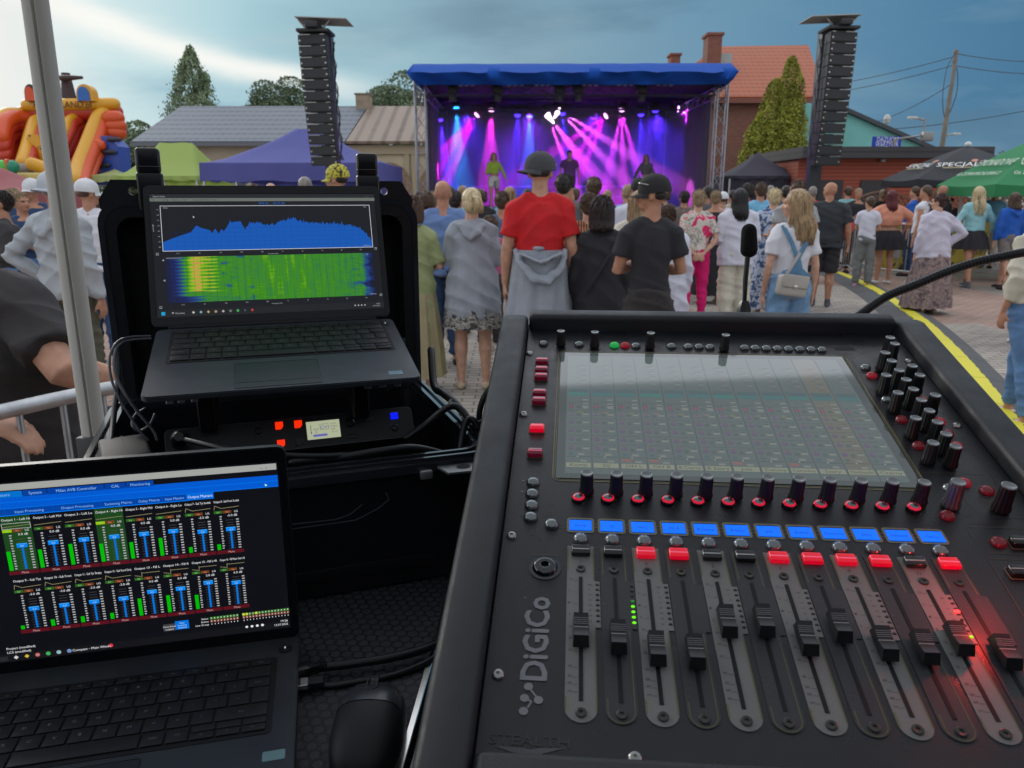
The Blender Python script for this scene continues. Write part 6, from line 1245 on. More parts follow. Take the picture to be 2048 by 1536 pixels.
    for x in (.022, .034, .048, .240, .258, .276): b = B(); box(b, x, x+.008, .020, .023, -.020, -.010, .001, 1, TM); obj('tray_clip', b, mat('clip_white', (.45, .47, .5), .3, .3), t)
rugged()
def receiver():
    # rack receiver lying in the case, its front panel leaning back
    a = CM @ Vector((.085, .120, -.068)); M = frame(a, 21, 62); t = thing('rack_receiver', 'black rack receiver with pale display and lit red buttons in the rugged case', 'audio device', mtx=M)
    bm_ = mat('rack_black', (.010, .011, .014), .38); pv = lambda px, py, h=.002: uv(M, px, py, h)
    x0, y1 = pv(327, 858); x1, _ = pv(822, 812); y0 = pv(825, 872)[1]; yt = pv(820, 812)[1]
    b = B(); prism(b, rrect(x0, y0, x1, yt, .006, 4), -.012, 0); fp = obj('front_panel', b, bm_, t); b = B(); box(b, x0+.01, x1-.01, y0+.003, yt-.003, -.11, -.012); obj('body', b, bm_, t)
    b = B(); ring(b, rrect(x0, y0, x1, yt, .006, 4), rrect(x0+.0012, y0+.0012, x1-.0012, yt-.0012, .005, 4), 0, .0006); obj('panel_edge', b, mat('edge_grey', (.05, .052, .06), .3), t)
    for px, py, on in ((558.4, 851, 1), (596.4, 848, 1), (562.4, 887, 1), (600, 883, 0)):
        x, y = pv(px, py); b = B(); s = .0046; prism(b, [(x-s, y-s), (x+s*.4, y-s), (x+s, y-s*.3), (x+s, y+s), (x-s, y+s)], 0, .0025); obj('transmit_button', b, mat('button_red', (.6, .02, .0), .3, emit=(1, .025, .0), es=1.0) if on else mat('button_unlit', (.03, .03, .033), .4), t)
    c = [pv(*q) for q in ((615.6, 879.5), (682.5, 873.5), (680.5, 838), (611.6, 843.4))]; x0, x1 = c[0][0], c[1][0]; y0, y1 = (c[0][1]+c[1][1])/2, (c[2][1]+c[3][1])/2; w = x1-x0; h = y1-y0
    b = B(); ring(b, rrect(x0-.0012, y0-.0012, x1+.0012, y1+.0012, .001, 2), rrect(x0, y0, x1, y1, .0004, 2), 0, .0012); obj('display_frame', b, mat('edge_grey'), t)
    u = UI(); z = 1e-4; u.rect(0, 0, w, h, (.42, .45, .30)); dk = (.10, .11, .08); u.frame(w*.40, h*.5, w*.66, h*.82, .0004, dk, z); u.text(w*.53, h*.55, 'CH1', h*.26, (.08, .1, .35), 2*z, .5); u.rect(w*.18, h*.14, w*.60, h*.27, (.12, .12, .42), z)
    for i in range(4): u.text(w*.72, h*(.75-.15*i), ('A-4 01', 'PUBLIC', 'LINE', '-36 -12')[i], h*.12, dk, z)
    u.text(w*.18, h*.5, '-36.0', h*.15, dk, z); u.text(w*.24, h*.36, 'dB', h*.12, dk, z); u.rect(w*.12, h*.35, w*.14, h*.8, dk, z); u.poly([(w*.10, h*.4), (w*.16, h*.4), (w*.13, h*.3)], dk, z)
    s = u.build('display', emitattr('receiver_display', .95, .2), t); s.location = (x0, y0, .0006)
    x, y = pv(788.6, 831.4); b = B(); box(b, x-.0050, x+.0050, y-.0044, y+.0044, 0, .002, .0006, 1); o = obj('blue_button', b, mat('button_blue', (.0, .0, .5), .3, emit=(.0, .01, 1), es=1.0), t); u = UI(); u.text(x, y-.002, 'PWR', .004, (.0, .0, .35), .0022, .5); u.build('button_text', emitattr('lcd_text', 1), o)
    for px, py, r_ in ((700, 845, .006), (790, 855, .0045), (360, 880, .0115), (516, 862, .004)): x, y = pv(px, py); b = B(); lathe(b, [(r_, 0), (r_, .002), (r_*.75, .003), (r_*.7, .0005), (0, .0005)], (x, y, 0), 20); obj('socket', b, mat('socket_black', (.014, .015, .018), .3), t)
    for px, py in ((738, 838), (706, 872)): x, y = pv(px, py); b = B(); box(b, x-.006, x+.006, y-.003, y+.003, 0, .0015, .0008, 2); obj('menu_button', b, mat('button_unlit'), t)
    return M
RM = receiver()
def cable(name, label, pts, r, m=None, world=True, sm=6, group=None, grp=None):
    o = Vector(pts[0]); b = B(); tube(b, [Vector(p)-o for p in pts], r, 8, sm); ob = obj(name, b, m or mat('cable_black', (.014, .015, .018), .38), None, 60); ob.location = o; return tag(ob, label, 'cable', group)
Cw = lambda *v: CM @ Vector(v)
def atd(px, py, d):  # point seen at px,py at distance d along the view axis
    r = ray(px, py); f = Vector((0, math.cos(TH), -math.sin(TH))); return Vector((0, 0, CZ))+r*(d/r.dot(f))
cable('audio_cable', 'black cable plugged into the receiver and running along its front', [atd(362, 878, .90), atd(378, 881, .875), atd(450, 897, .84), atd(540, 908, .83), atd(640, 912, .84), atd(760, 905, .87)], .0032)
b = B(); q = atd(360, 880, .90); M = frame(q, 21, 62); lathe(b, [(.009, 0), (.009, .012), (.005, .02), (0, .02)], (0, 0, 0), 18, M=Matrix()); o = obj('cable_plug', b, mat('socket_black'), None); o.matrix_world = M; tag(o, 'round black plug seated in the left socket of the receiver', 'plug')
cable('fat_cable', 'thick black cable curving out of the case to its right rim', [atd(815, 875, .93), atd(850, 850, .94), atd(880, 825, .96), atd(905, 812, .97), atd(925, 822, .97), atd(940, 845, .96), atd(960, 872, .96), atd(985, 905, .96)], .0045)
cb = cable('printed_cable', 'black cable with white printed lettering arching over the right rim', [atd(862, 700, 1.10), atd(868, 770, 1.06), atd(885, 786, 1.04), atd(912, 808, 1.02), atd(932, 838, 1.0), atd(945, 862, .99), atd(965, 880, .98), atd(990, 900, .98)], .0052)
def cable_print():
    u = UI(); p0 = atd(897, 799, 1.022)
    pts = [atd(x, y, d) for x, y, d in ((898, 799.5, 1.014), (905, 806, 1.01), (912, 813, 1.005), (918.5, 821, 1.0), (924, 829.5, .995), (929, 838, .99))]
    o = Vector(cb.location); V = []; F = []
    for i in range(len(pts)-1):
        d = (pts[i+1]-pts[i]); vw = (Vector((0, 0, CZ))-pts[i]).normalized(); s = d.cross(vw).normalized()*.0028
        a = pts[i]+d*.1+vw*.0052; c = pts[i]+d*.45+vw*.0052; e = pts[i]+d*.55+vw*.0052; g = pts[i]+d*.85+vw*.0052
        for p, q_, k in ((a, c, .9), (e, g, .6)): j = len(V); V += [p-s*k-o, q_-s*k-o, q_+s*k-o, p+s*k-o]; F.append((j, j+1, j+2, j+3))
    me = bpy.data.meshes.new('cable_print'); me.from_pydata(V, [], F); fin('cable_print', me, mat('print_white', (.5, .5, .46), .6), cb, None)
cable_print()
cable('looped_cable', 'black cable looping upright between case rim and console', [atd(985, 770, .99), atd(968, 795, .98), atd(959, 825, .98), atd(960, 855, .98), atd(972, 875, .98), atd(990, 888, .98)], .0040)
cable('thin_cable', 'thin black cable crossing the looped cables beside the console', [atd(1000, 826, .96), atd(975, 837, .955), atd(950, 850, .95), atd(942, 853, .95), atd(960, 860, .95), atd(990, 872, .95)], .0030)
cable('hook_cable', 'black cable bent over the rim corner of the rugged case', [atd(920, 905, .93), atd(925, 870, .935), atd(930, 848, .94), atd(938, 838, .945), atd(948, 842, .945), atd(956, 855, .945)], .0042)
cable('loose_cable', 'thick black cable lying low in the front of the rugged case', [atd(585, 925, .85), atd(680, 915, .85), atd(760, 902, .86), atd(830, 896, .88), atd(900, 912, .90)], .0045)
for i, (dx, lb) in enumerate(((0, 'outer of the two thin cables arching from the left side of the analyser laptop'), (9, 'inner of the two thin cables arching from the left side of the analyser laptop'))):
    cable('thin_cable', lb, [atd(300, 672+i*5, .95), atd(262, 674+i*6, .93), atd(235+dx*.4, 684+i*5, .92), atd(220+dx, 712, .90), atd(222+dx, 755-6*i, .88), atd(240+dx, 800-14*i, .87), atd(262+dx*2, 835-6*i, .87), atd(280+dx*3, 862, .87), atd(296+dx*2, 880, .87)], .0018 if i else .0015, mat('cable_satin', (.05, .055, .07), .25), group='thin cables at the analyser laptop')
cable('lid_cable', 'black cable hanging down the left side of the rugged case lid', [atd(232, 690, 1.0), atd(236, 760, .97), atd(228, 830, .93), atd(222, 890, .88)], .0035)
cable('round_cable', 'small coil of thin cable behind the power adapter', [atd(290, 818, .92), atd(270, 832, .91), atd(266, 850, .90), atd(280, 862, .90), atd(300, 850, .90), atd(310, 830, .91)], .0022, mat('cable_satin'))
# power adapter in the case
def adapter():
    a = atd(255, 892, .86); M = frame(a, 30, 0) ; t = thing('power_adapter', 'dark grey power adapter block lying in the left of the rugged case', 'power adapter', mtx=M)
    b = B(); box(b, -.028, .022, -.038, .045, -.03, .0, .004, 3); obj('body', b, mat('adapter_grey', (.014, .016, .02), .6), t); b = B(); box(b, -.004, -.003, -.0385, .0455, -.02, .0003); obj('seam', b, mat('slot_black'), t)
    b = B(); box(b, .010, .02, .046, .06, -.02, -.008, .002); obj('strain_relief', b, mat('socket_black'), t)
adapter()
# usb / display lead to the right of the mixer laptop
def lead():
    z = TZ+.009; p = [G(618, 1338, z+.002), G(650, 1334, z), G(700, 1328, z), G(780, 1316, z), G(850, 1298, z), G(890, 1278, z), G(915, 1252, z+.01), G(925, 1230, z+.02)]
    c = cable('display_lead', 'black lead running from the laptop plug to under the console', p, .0042, sm=6)
    o = Vector(c.location); a = p[0]; d = (p[1]-p[0]).normalized(); yaw = math.degrees(math.atan2(d.y, d.x)); M = Matrix.Translation(-o) @ frame(a, yaw, 0)
    b = B(); box(b, -.020, .000, -.006, .006, -.0045, .0045, .001, 2, M); obj('plug', b, mat('socket_black'), c)
    b = B()
    for k in range(6): box(b, .000+k*.0028, .0018+k*.0028, -.0055+.0003*k, .0055-.0003*k, -.0045, .0045, .0006, 1, M)
    obj('strain_relief', b, mat('socket_black'), c)
    a2 = G(603, 1368, TZ+.008); M = frame(a2, 13.6, 0); t = thing('usb_stick', 'small silver usb plug with white print in the side of the mixer laptop', 'usb plug', mtx=M); b = B(); box(b, -.008, .006, -.006, .006, -.0025, .0025, .0005, 1); obj('plug', b, mat('usb_metal', (.55, .56, .56), .3, .9), t)
    u = UI(); u.text(-.004, -.004, '0', .006, (.8, .8, .8), 0, .5); u.text(-.004, .001, '5', .006, (.8, .8, .8), 0, .5); u.rect(-.007, -.0058, -.0005, .0058, (.03, .03, .03), -.0001); u.build('print', colattr('legend_print'), t).location = (0, 0, .0028)
    b = B(); box(b, .006, .02, -.005, .005, -.003, .003, .001, 1); obj('grip', b, mat('socket_black'), t)
    p = [G(655, 1372, TZ+.003), G(700, 1366, TZ+.003), G(780, 1352, TZ+.003), G(850, 1326, TZ+.004), G(900, 1290, TZ+.006), G(925, 1262, TZ+.012)]
    cable('usb_lead', 'thinner black lead on the honeycomb top running below the display lead', [G(622, 1366, TZ+.006)]+p, .003)
lead()
def mouse():
    A = Vector((-.117, .547, TZ)); M = frame(A, 2, 0); t = thing('computer_mouse', 'black wireless mouse on the honeycomb flight case top', 'mouse', mtx=M)
    # y+ is the front (wheel) end, away from the camera
    n = 26; m = 28; L_ = .105; hw = .0295; V = []; F = []
    def sect(t):
        y = .048-L_*t; w = hw*min(1, (1-(abs(t-.5)*2)**3.2)**.42+.02) if 0 < t < 1 else 0; w = hw*(max(0, 1-(abs(2*t-1))**3))**.45; h = .022+.016*math.sin(math.pi*min(1, (t*.9+.1)))**1.0; h *= (max(0, 1-(abs(2*t-1))**5))**.4; return y, w, h
    rows = []
    for i in range(n+1):
        y, w, h = sect(i/n*.998+.001); rg = []
        for k in range(m+1):
            a = math.pi*k/m; ca, sa = math.cos(a), math.sin(a); x = w*math.copysign(abs(ca)**.75, ca); z = h*(sa**.55)+.0008; rg.append(len(V)); V.append((x, y, z))
        rows.append(rg)
    top = []; 
    for i in range(n):
        for k in range(m): F.append((rows[i][k], rows[i][k+1], rows[i+1][k+1], rows[i+1][k])); top.append(1 if (i < n*.44 and m*.17 < k < m*.83) else 0)
    for i in range(n): F.append((rows[i][0], rows[i+1][0], rows[i+1][m], rows[i][m])); top.append(0)
    V2 = [v for v in V]
    for nm, sel, mt in (('body', 0, mat('mouse_matt', (.012, .0125, .015), .55)), ('button_plate', 1, mat('mouse_gloss', (.05, .055, .065), .27))):
        fs = [f for f, s in zip(F, top) if s == sel]; me = bpy.data.meshes.new(nm); me.from_pydata(V if sel == 0 else [(x*1.004, y, z+.0006) for x, y, z in V], [], fs); o = fin(nm, me, mt, t, 180)
        b = B(); b.from_mesh(me); bmesh.ops.delete(b, geom=[v for v in b.verts if not v.link_faces], context='VERTS'); bmesh.ops.recalc_face_normals(b, faces=b.faces); b.to_mesh(me); b.free(); me.polygons.foreach_set('use_smooth', [True]*len(me.polygons))
    b = B(); lathe(b, [(.009, -.003), (.0095, 0), (.009, .003)], (0, 0, 0), 20, Matrix.Translation((0, .036, .0245)) @ Matrix.Rotation(math.pi/2, 4, 'Y')); obj('scroll_wheel', b, mat('wheel_black', (.02, .02, .022), .4), t)
    b = B(); ring(b, rrect(-.0045, .012, .0045, .030, .0042, 4), rrect(-.0037, .0128, .0037, .0292, .0035, 4), .0385, .0395, Matrix.Rotation(R(-2), 4, 'X')); obj('wheel_surround', b, mat('wheel_black'), t)
mouse()
# talkback microphone on a gooseneck, and the ribbed gooseneck lamp arm
def mic():
    a = atd(1485, 650, 1.0); t = thing('talkback_microphone', 'short black microphone with foam head standing behind the console', 'microphone', (a.x, a.y, 1.30)); o = Vector(t.location)
    q = lambda px, py: atd(px, py, 1.0)-o
    b = B(); limb(b, [q(1498, 500), q(1498, 462)], [(.0112, .010), (.0098, .0095)], 16); obj('foam_head', b, mat('foam_black', (.004, .004, .005), .95, bump=.6, bs=900), t, 60)
    b = B(); limb(b, [q(1489, 604), q(1491, 560), q(1496, 505)], [.0028, .0034, .0036], 10); obj('stem', b, mat('mic_black', (.010, .0105, .013), .3), t, 60)
    b = B(); limb(b, [q(1487, 632), q(1488, 618), q(1489, 602)], [.0095, .0095, .0055], 8, False); limb(b, [q(1486, 660), q(1487, 632)], [.0125, .0105], 8, False); box(b, -.018, .018, -.008, .008, q(1487, 690).z, q(1487, 648).z, .004, 3); obj('base', b, mat('mic_black'), t)
mic()
def goose():
    pts = [atd(x, y, 1.0) for x, y in ((1680, 668), (1700, 645), (1730, 622), (1775, 592), (1830, 570), (1890, 545), (1950, 525), (2010, 512), (2060, 503), (2120, 497))]; o = pts[0]; sp = smoothpath([p-o for p in pts], 26); b = B(); rad = [.0058+.00045*math.sin(i*2.1) for i in range(len(sp))]; limb(b, sp, rad, 10); c = obj('gooseneck_lamp', b, mat('goose_black', (.016, .017, .02), .33), None, 80); c.location = o; tag(c, 'black ribbed gooseneck arm rising from the console to the right edge', 'gooseneck')
goose()
# ================================================================== PEOPLE
def remesh(bm, vox, sm=3):
    me = bpy.data.meshes.new('t'); bmesh.ops.recalc_face_normals(bm, faces=bm.faces); bm.to_mesh(me); bm.free()
    o = bpy.data.objects.new('t', me); COL.objects.link(o)
    m = o.modifiers.new('r', 'REMESH'); m.mode = 'VOXEL'; m.voxel_size = vox; m.use_smooth_shade = True
    if sm: s = o.modifiers.new('s', 'SMOOTH'); s.factor = .5; s.iterations = sm
    dg = bpy.context.evaluated_depsgraph_get(); e = o.evaluated_get(dg); r = bpy.data.meshes.new_from_object(e); bpy.data.objects.remove(o); bpy.data.meshes.remove(me); return r
def wrinkle(me, amp, sc=9., zs=1.0, seed=0., pleat=None):
    n = len(me.vertices); co = np.empty(n*3, 'f'); me.vertices.foreach_get('co', co); co = co.reshape(-1, 3); nr = np.empty(n*3, 'f'); me.vertices.foreach_get('normal', nr); nr = nr.reshape(-1, 3)
    x, y, z = co[:, 0]+seed, co[:, 1]+seed*.7, co[:, 2]*zs
    # folded cloth: ridged sums of warped waves
    w1 = np.sin(x*sc*1.3+2.2*np.sin(z*sc*.9+y*4)+z*sc*1.7); w2 = np.sin(z*sc*2.1+2.5*np.sin(x*sc*.8+1.3)+y*sc*1.5); w3 = np.sin((x+z)*sc*3.3+1.7*np.sin(y*sc*2.2+z*sc))
    d = amp*(.45+.55*(1-2*np.abs(w1)**.7)+.45*(1-2*np.abs(w2)**.7)+.22*w3)
    if pleat: k, pa, z0, z1 = pleat; t = np.clip((z1-co[:, 2])/(z1-z0), 0, 1); d = d+pa*t*np.sin(np.arctan2(co[:, 1], co[:, 0])*k+.8*np.sin(co[:, 2]*5+seed))
    co += nr*d[:, None]; me.vertices.foreach_set('co', co.ravel()); me.update()
def vrot(c, p, a): c = Vector(c); return c+Matrix.Rotation(a, 3, 'Z') @ (Vector(p)-c)
SKIN = {}
def skin(i=0):
    c = [(.47, .255, .17), (.40, .20, .125), (.52, .30, .21), (.34, .165, .10), (.43, .23, .15)][i]
    return [mat('skin_%d' % i, c, .52, var=.16, vs=22, spec=.35, bump=.15, bs=260), mat('lips_%d' % i, tuple(a*b for a, b in zip(c, (.85, .45, .5))), .45), mat('eye_dark', (.02, .014, .01), .25)]
def hand(b, w, d, up, k, curl=.4, mir=1):
    """palm with four bent fingers and a thumb, from wrist w along d; 'up' is the back of the hand"""
    d = Vector(d).normalized(); up = Vector(up); up = (up-d*up.dot(d)).normalized(); s = d.cross(up)*mir; w = Vector(w)
    limb(b, [w, w+d*.035*k, w+d*.085*k], [(.026*k, .019*k), (.038*k, .017*k), (.040*k, .014*k)], 8, True, side=tuple(s))
    for i, (off, ln) in enumerate(((-.029, .062), (-.0098, .075), (.0098, .080), (.029, .070))):
        p = w+d*.088*k+s*off*k; c = curl*(1+.12*i); d1 = (d*math.cos(c*.5)-up*math.sin(c*.5)); d2 = (d*math.cos(c*1.5)-up*math.sin(c*1.5)); d3 = (d*math.cos(c*2.4)-up*math.sin(c*2.4)); q1 = p+d1*ln*.42*k; q2 = q1+d2*ln*.34*k; q3 = q2+d3*ln*.24*k
        limb(b, [p-d*.02*k, p, q1, q2, q3], [.0095*k, .0095*k, .0088*k, .008*k, .0068*k], 6)
    p = w+d*.030*k+s*.030*k; t1 = (d*.75+s*.62-up*.3).normalized(); t2 = (d*.95+s*.15-up*.45).normalized(); limb(b, [p-s*.015*k, p, p+t1*.038*k, p+t1*.038*k+t2*.030*k], [.012*k, .0125*k, .0105*k, .0082*k], 6)
ARMS = {  # elbow, wrist (right arm, metres for a 1.75 m body, +y is forward), hand direction, back-of-hand
    'down': ((.245, -.035, 1.135), (.262, .025, .885), (.02, .12, -1), (1, 0, 0)),
    'crossed': ((.265, .02, 1.13), (.06, .20, 1.15), (-1, .1, .1), (0, 1, .3)),
    'hips': ((.40, -.10, 1.19), (.205, .0, 1.02), (-.5, .6, -.3), (.4, -.2, .8)),
    'behind': ((.275, -.09, 1.13), (.07, -.17, .955), (-.8, -.15, -.5), (0, -1, 0)),
    'front': ((.25, .06, 1.12), (.09, .27, 1.10), (-.6, .6, 0), (0, .6, 1)),
    'phone': ((.25, .17, 1.24), (.12, .30, 1.47), (-.3, .2, 1), (.2, .9, .2)),
    'bent': ((.25, -.01, 1.13), (.22, .24, 1.08), (-.1, 1, .05), (0, 0, 1)),
    'out': ((.41, -.06, 1.22), (.30, .03, 1.0), (-.5, .3, -.6), (.5, 0, .6)),
    'away': ((.33, -.02, 1.16), (.42, .05, .95), (.4, .2, -.8), (1, 0, 0)),
    'pocket': ((.30, -.06, 1.14), (.20, .05, .93), (-.3, .3, -.9), (.9, .2, 0))}
def person(label, px, Y, H, yaw=0., head=(0., 0.), w=1.0, fat=0., arms=('down', 'down'), top=None, bottom=None, hair=None, sk=0, shoes=None, cap=None, extra=None, step=0., vox=None, lean=0., female=False, group=None, loc=None, name='person', bend=None, cast=True):
    s = H/1.75; x = P(px, 388, Y).x; root = thing(name, label, 'person', loc or (x, Y, 0), R(yaw), group); near = Y < 8.2
    vox = vox or (.0098 if Y < 8.2 else .0145 if Y < 13 else .021); hf = vox < .012; lo = vox > .018
    rs = random.Random(int(px*7+Y*13)); k = s; wf = w*(.90 if female else 1.0)
    def S(v): return (v[0]*k*wf, v[1]*k, v[2]*k)
    def ax(v): return (v[0]*k*(1+(wf-1)*.9), v[1]*k, v[2]*k)
    hc = Vector((0, .012*k, 1.637*k)); nb = Vector((0, -.012*k, 1.47*k)); hy, hp = R(head[0]), R(head[1])
    HM = Matrix.Translation((0, 0, 1.52*k)) @ Matrix.Rotation(hy, 4, 'Z') @ Matrix.Rotation(hp, 4, 'X') @ Matrix.Translation((0, 0, -1.52*k))
    b = B(); fw = 1+fat*.9; fd = 1+fat*1.4; hips = 1.08 if female else .97; wst = .93 if female else 1.0
    # torso
    TR = [(.86, .150*hips, .105), (.93, .172*hips, .125), (1.0, .165*hips, .120), (1.08, .143*wst, .105), (1.18, .148*wst, .105), (1.28, .165, .113), (1.37, .172, .105), (1.425, .150, .085), (1.465, .085, .065)]
    tr = []
    for z, a, c in TR: bel = (1+fat*1.2) if .9 < z < 1.25 else (1+fat*.7); tr.append(((0, (.015*fat*3 if .95 < z < 1.2 else 0)*k, z*k), (a*bel*k*wf, c*(1+fat*(1.5 if .9 < z < 1.25 else .8))*k)))
    if top: tr = [(p, (a*.93, c*.93)) if p[2] < 1.40*k else (p, (a, c)) for p, (a, c) in tr]
    limb(b, [t[0] for t in tr], [t[1] for t in tr], 16, False, side=(1, 0, 0))
    sx = .178*wf*(1+fat*.25); limb(b, [(-sx*k, -.01*k, 1.390*k), (-.07*k, -.015*k, 1.437*k), (.07*k, -.015*k, 1.437*k), (sx*k, -.01*k, 1.390*k)], [.049*k, .048*k, .048*k, .049*k], 10)
    limb(b, [(0, -.018*k, 1.42*k), (0, -.008*k, 1.50*k), tuple(HM @ Vector((0, -.006*k, 1.58*k)))], [.062*k*(1+fat*.3), .055*k*(1+fat*.4), .052*k*(1+fat*.4)], 12)
    # head with face relief
    hd = lambda v: HM @ Vector((v[0]*k, v[1]*k, v[2]*k))
    def he(c, r): ell(b, (0, 0, 0), (r[0]*k, r[1]*k, r[2]*k), HM @ Matrix.Translation((c[0]*k, c[1]*k, c[2]*k)), 14, 10)
    he((0, -.006, 1.655), (.076, .094, .096)); he((0, -.012, 1.680), (.072, .087, .070)); he((0, .022, 1.612), (.063, .072, .088)); he((0, .050, 1.562), (.040, .042, .036)); he((0, .02, 1.575), (.055, .055, .045))
    if not lo:
        limb(b, [hd((0, .086, 1.645)), hd((0, .104, 1.618)), hd((0, .108, 1.607))], [.009*k, .013*k, .015*k], 6); he((0, .082, 1.662), (.052, .018, .012)); he((0, .086, 1.580), (.022, .014, .008)); he((0, .084, 1.571), (.020, .014, .008)); he((0, .072, 1.553), (.022, .022, .018))
        for e in (-1, 1): he((e*.076, -.005, 1.62), (.010, .018, .032)); he((e*.038, .068, 1.605), (.022, .018, .018))
    # limbs
    arm = []
    for i, side in enumerate((-1, 1)):
        A = ARMS[arms[i]] if isinstance(arms[i], str) else arms[i]; sh = Vector((side*sx*k, -.01*k, 1.392*k)); m = lambda v: Vector((v[0]*side, v[1], v[2]))
        f = (lambda v: Vector(ax(m(v)))) if isinstance(arms[i], str) else (lambda v: Vector(v))
        e, wr = f(A[0]), f(A[1]); dr = m(A[2]) if isinstance(arms[i], str) else Vector(A[2]); up = m(A[3]) if isinstance(arms[i], str) else Vector(A[3]); fa = 1+fat*1.1
        if arms[i] == 'crossed' and side < 0: wr.z += .03*k; wr.y += .015*k
        arm.append((sh, e, wr)); mid = sh.lerp(e, .45); m2 = e.lerp(wr, .3); thin = (.82 if female and fat < .2 else 1.0)*k
        limb(b, [sh, mid, e, m2, wr], [.049*thin*fa, .046*thin*fa, .038*thin*fa, .040*thin*fa, .0255*thin*(1+fat*.4)], 10)
        if hf or not lo: hand(b, wr, dr, up, k*(.92 if female else 1.0)*(1.0 if hf else 1.12), .35, side)
        else: limb(b, [wr, wr+Vector(dr).normalized()*.16*k], [.03*k, .02*k], 8)
    legs = []
    for side in (-1, 1):
        st = step*side*.5; sp = .092*hips; hip = Vector((side*sp*k*wf, 0, .90*k)); kn = Vector((side*(sp+.008)*k, (st*.9+.01)*k, .485*k)); an = Vector((side*(sp+.012)*k, (st*1.3-.02)*k, .085*k)); fl = 1+fat*.8
        legs.append((hip, kn, an)); lt_ = (.95 if female else 1.0)*k*fl
        limb(b, [hip, hip.lerp(kn, .4), kn+Vector((0, 0, .04*k)), kn, kn.lerp(an, .3)-Vector((0, .014*k, 0)), kn.lerp(an, .6)-Vector((0, .008*k, 0)), an], [.088*lt_, .080*lt_, .058*lt_, .054*lt_, .058*lt_, .044*lt_, .034*lt_], 12)
        limb(b, [an+Vector((0, -.025*k, -.040*k)), an+Vector((side*.006*k, .06*k, -.045*k)), an+Vector((side*.012*k, .145*k, -.060*k))], [(.030*k, .034*k), (.040*k, .030*k), (.038*k, .018*k)], 10, True, side=(1, 0, 0))
    me = remesh(b, vox, 2 if hf else 1)
    body = fin('body', me, skin(sk), root, 180)
    if not lo:   # lips and eyes by position on the head
        inv = HM.inverted(); mi = np.zeros(len(me.polygons), 'i')
        for i, p in enumerate(me.polygons):
            if p.center.z < 1.5*k: continue
            q = inv @ p.center/k
            if q.y > .06 and abs(q.x) < .021 and 1.567 < q.z < 1.587 and q.y > .078: mi[i] = 1
            elif q.y > .05 and .020 < abs(q.x) < .046 and 1.632 < q.z < 1.645: mi[i] = 2
        me.polygons.foreach_set('material_index', mi)
    # ---------------- clothing
    def tors(z0, z1, g, flare=0., slim=0.):
        out = []; n = 9
        for i in range(n+1):
            z = z0+(z1-z0)*i/n
            a = c = None
            for (za, aa, ca), (zb, ab, cb) in zip([(.3, .165*hips, .12)]+TR, TR+[(1.5, .08, .06)]):
                if za <= z <= zb: t = (z-za)/(zb-za); a = aa+(ab-aa)*t; c = ca+(cb-ca)*t
            if a is None: a, c = .16, .115
            if z < .86: a = .165*hips; c = .12
            if not slim and z < 1.28: t = (1.28-z)/.3; a = max(a, .158); c = max(c, .112)
            if z < 1.3: t = (1.3-z); a += flare*t; c += flare*t*.8
            bel = 1+fat*(1.2 if .7 < z < 1.25 else .75); out.append(((0, (.045*fat if .85 < z < 1.2 else 0)*k, z*k), ((a*bel*wf+g)*k, (c*(1+fat*(1.5 if .7 < z < 1.25 else .8))+g)*k)))
        return out
    if top:
        kind, m = top[0], top[1]; o = dict(hem=.90, g=.016, sl=.42, flare=0., amp=.0035, neck=1.455, mat2=None); o.update(top[2] if len(top) > 2 else {})
        b = B(); t = tors(o['hem'], 1.43, o['g'], o['flare'], o.get('slim', 0)); limb(b, [q[0] for q in t], [q[1] for q in t], 20, False, side=(1, 0, 0))
        if kind != 'strap': limb(b, [(-sx*k, -.01*k, 1.388*k), (-.08*k, -.015*k, 1.436*k), (.08*k, -.015*k, 1.436*k), (sx*k, -.01*k, 1.388*k)], [(.056+o['g']*.9)*k*(1+fat*.15), (.052+o['g']*.8)*k, (.052+o['g']*.8)*k, (.056+o['g']*.9)*k*(1+fat*.15)], 12)
        fa = (1+fat*1.1)*(.85 if female and fat < .2 else 1)
        if kind in ('tee', 'long', 'hoodie', 'blouse'):
            for side, (sh, e, wr) in zip((-1, 1), arm):
                if kind == 'tee': L_ = o['sl']; q = sh.lerp(e, L_*1.45 if L_ < .7 else 1); limb(b, [sh, sh.lerp(q, .5), q], [(.056*fa+.015)*k, (.053*fa+.018)*k, (.050*fa+.022)*k], 12, False)
                else:
                    bag = .030 if kind == 'blouse' else .017; cuff = wr.lerp(e, o.get('cuff', .04)); limb(b, [sh, sh.lerp(e, .5), e, e.lerp(cuff, .5), cuff], [(.056*fa+.012)*k, (.047*fa+bag)*k, (.040*fa+bag)*k, (.036*fa+bag*1.1)*k, (.028+.010+bag*.15)*k], 12, False)
        if kind == 'hoodie': limb(b, [(-.105*k, -.02*k, 1.455*k), (-.085*k, -.105*k, 1.44*k), (-.04*k, -.142*k, 1.385*k), (0, -.150*k, 1.355*k), (.04*k, -.142*k, 1.385*k), (.085*k, -.105*k, 1.44*k), (.105*k, -.02*k, 1.455*k)], [(.026*k, .022*k), (.034*k, .028*k), (.045*k, .030*k), (.05*k, .032*k), (.045*k, .030*k), (.034*k, .028*k), (.026*k, .022*k)], 10); limb(b, [(0, -.075*k, 1.47*k), (0, -.12*k, 1.41*k), (0, -.13*k, 1.36*k)], [(.08*k, .03*k), (.09*k, .025*k), (.05*k, .02*k)], 12)
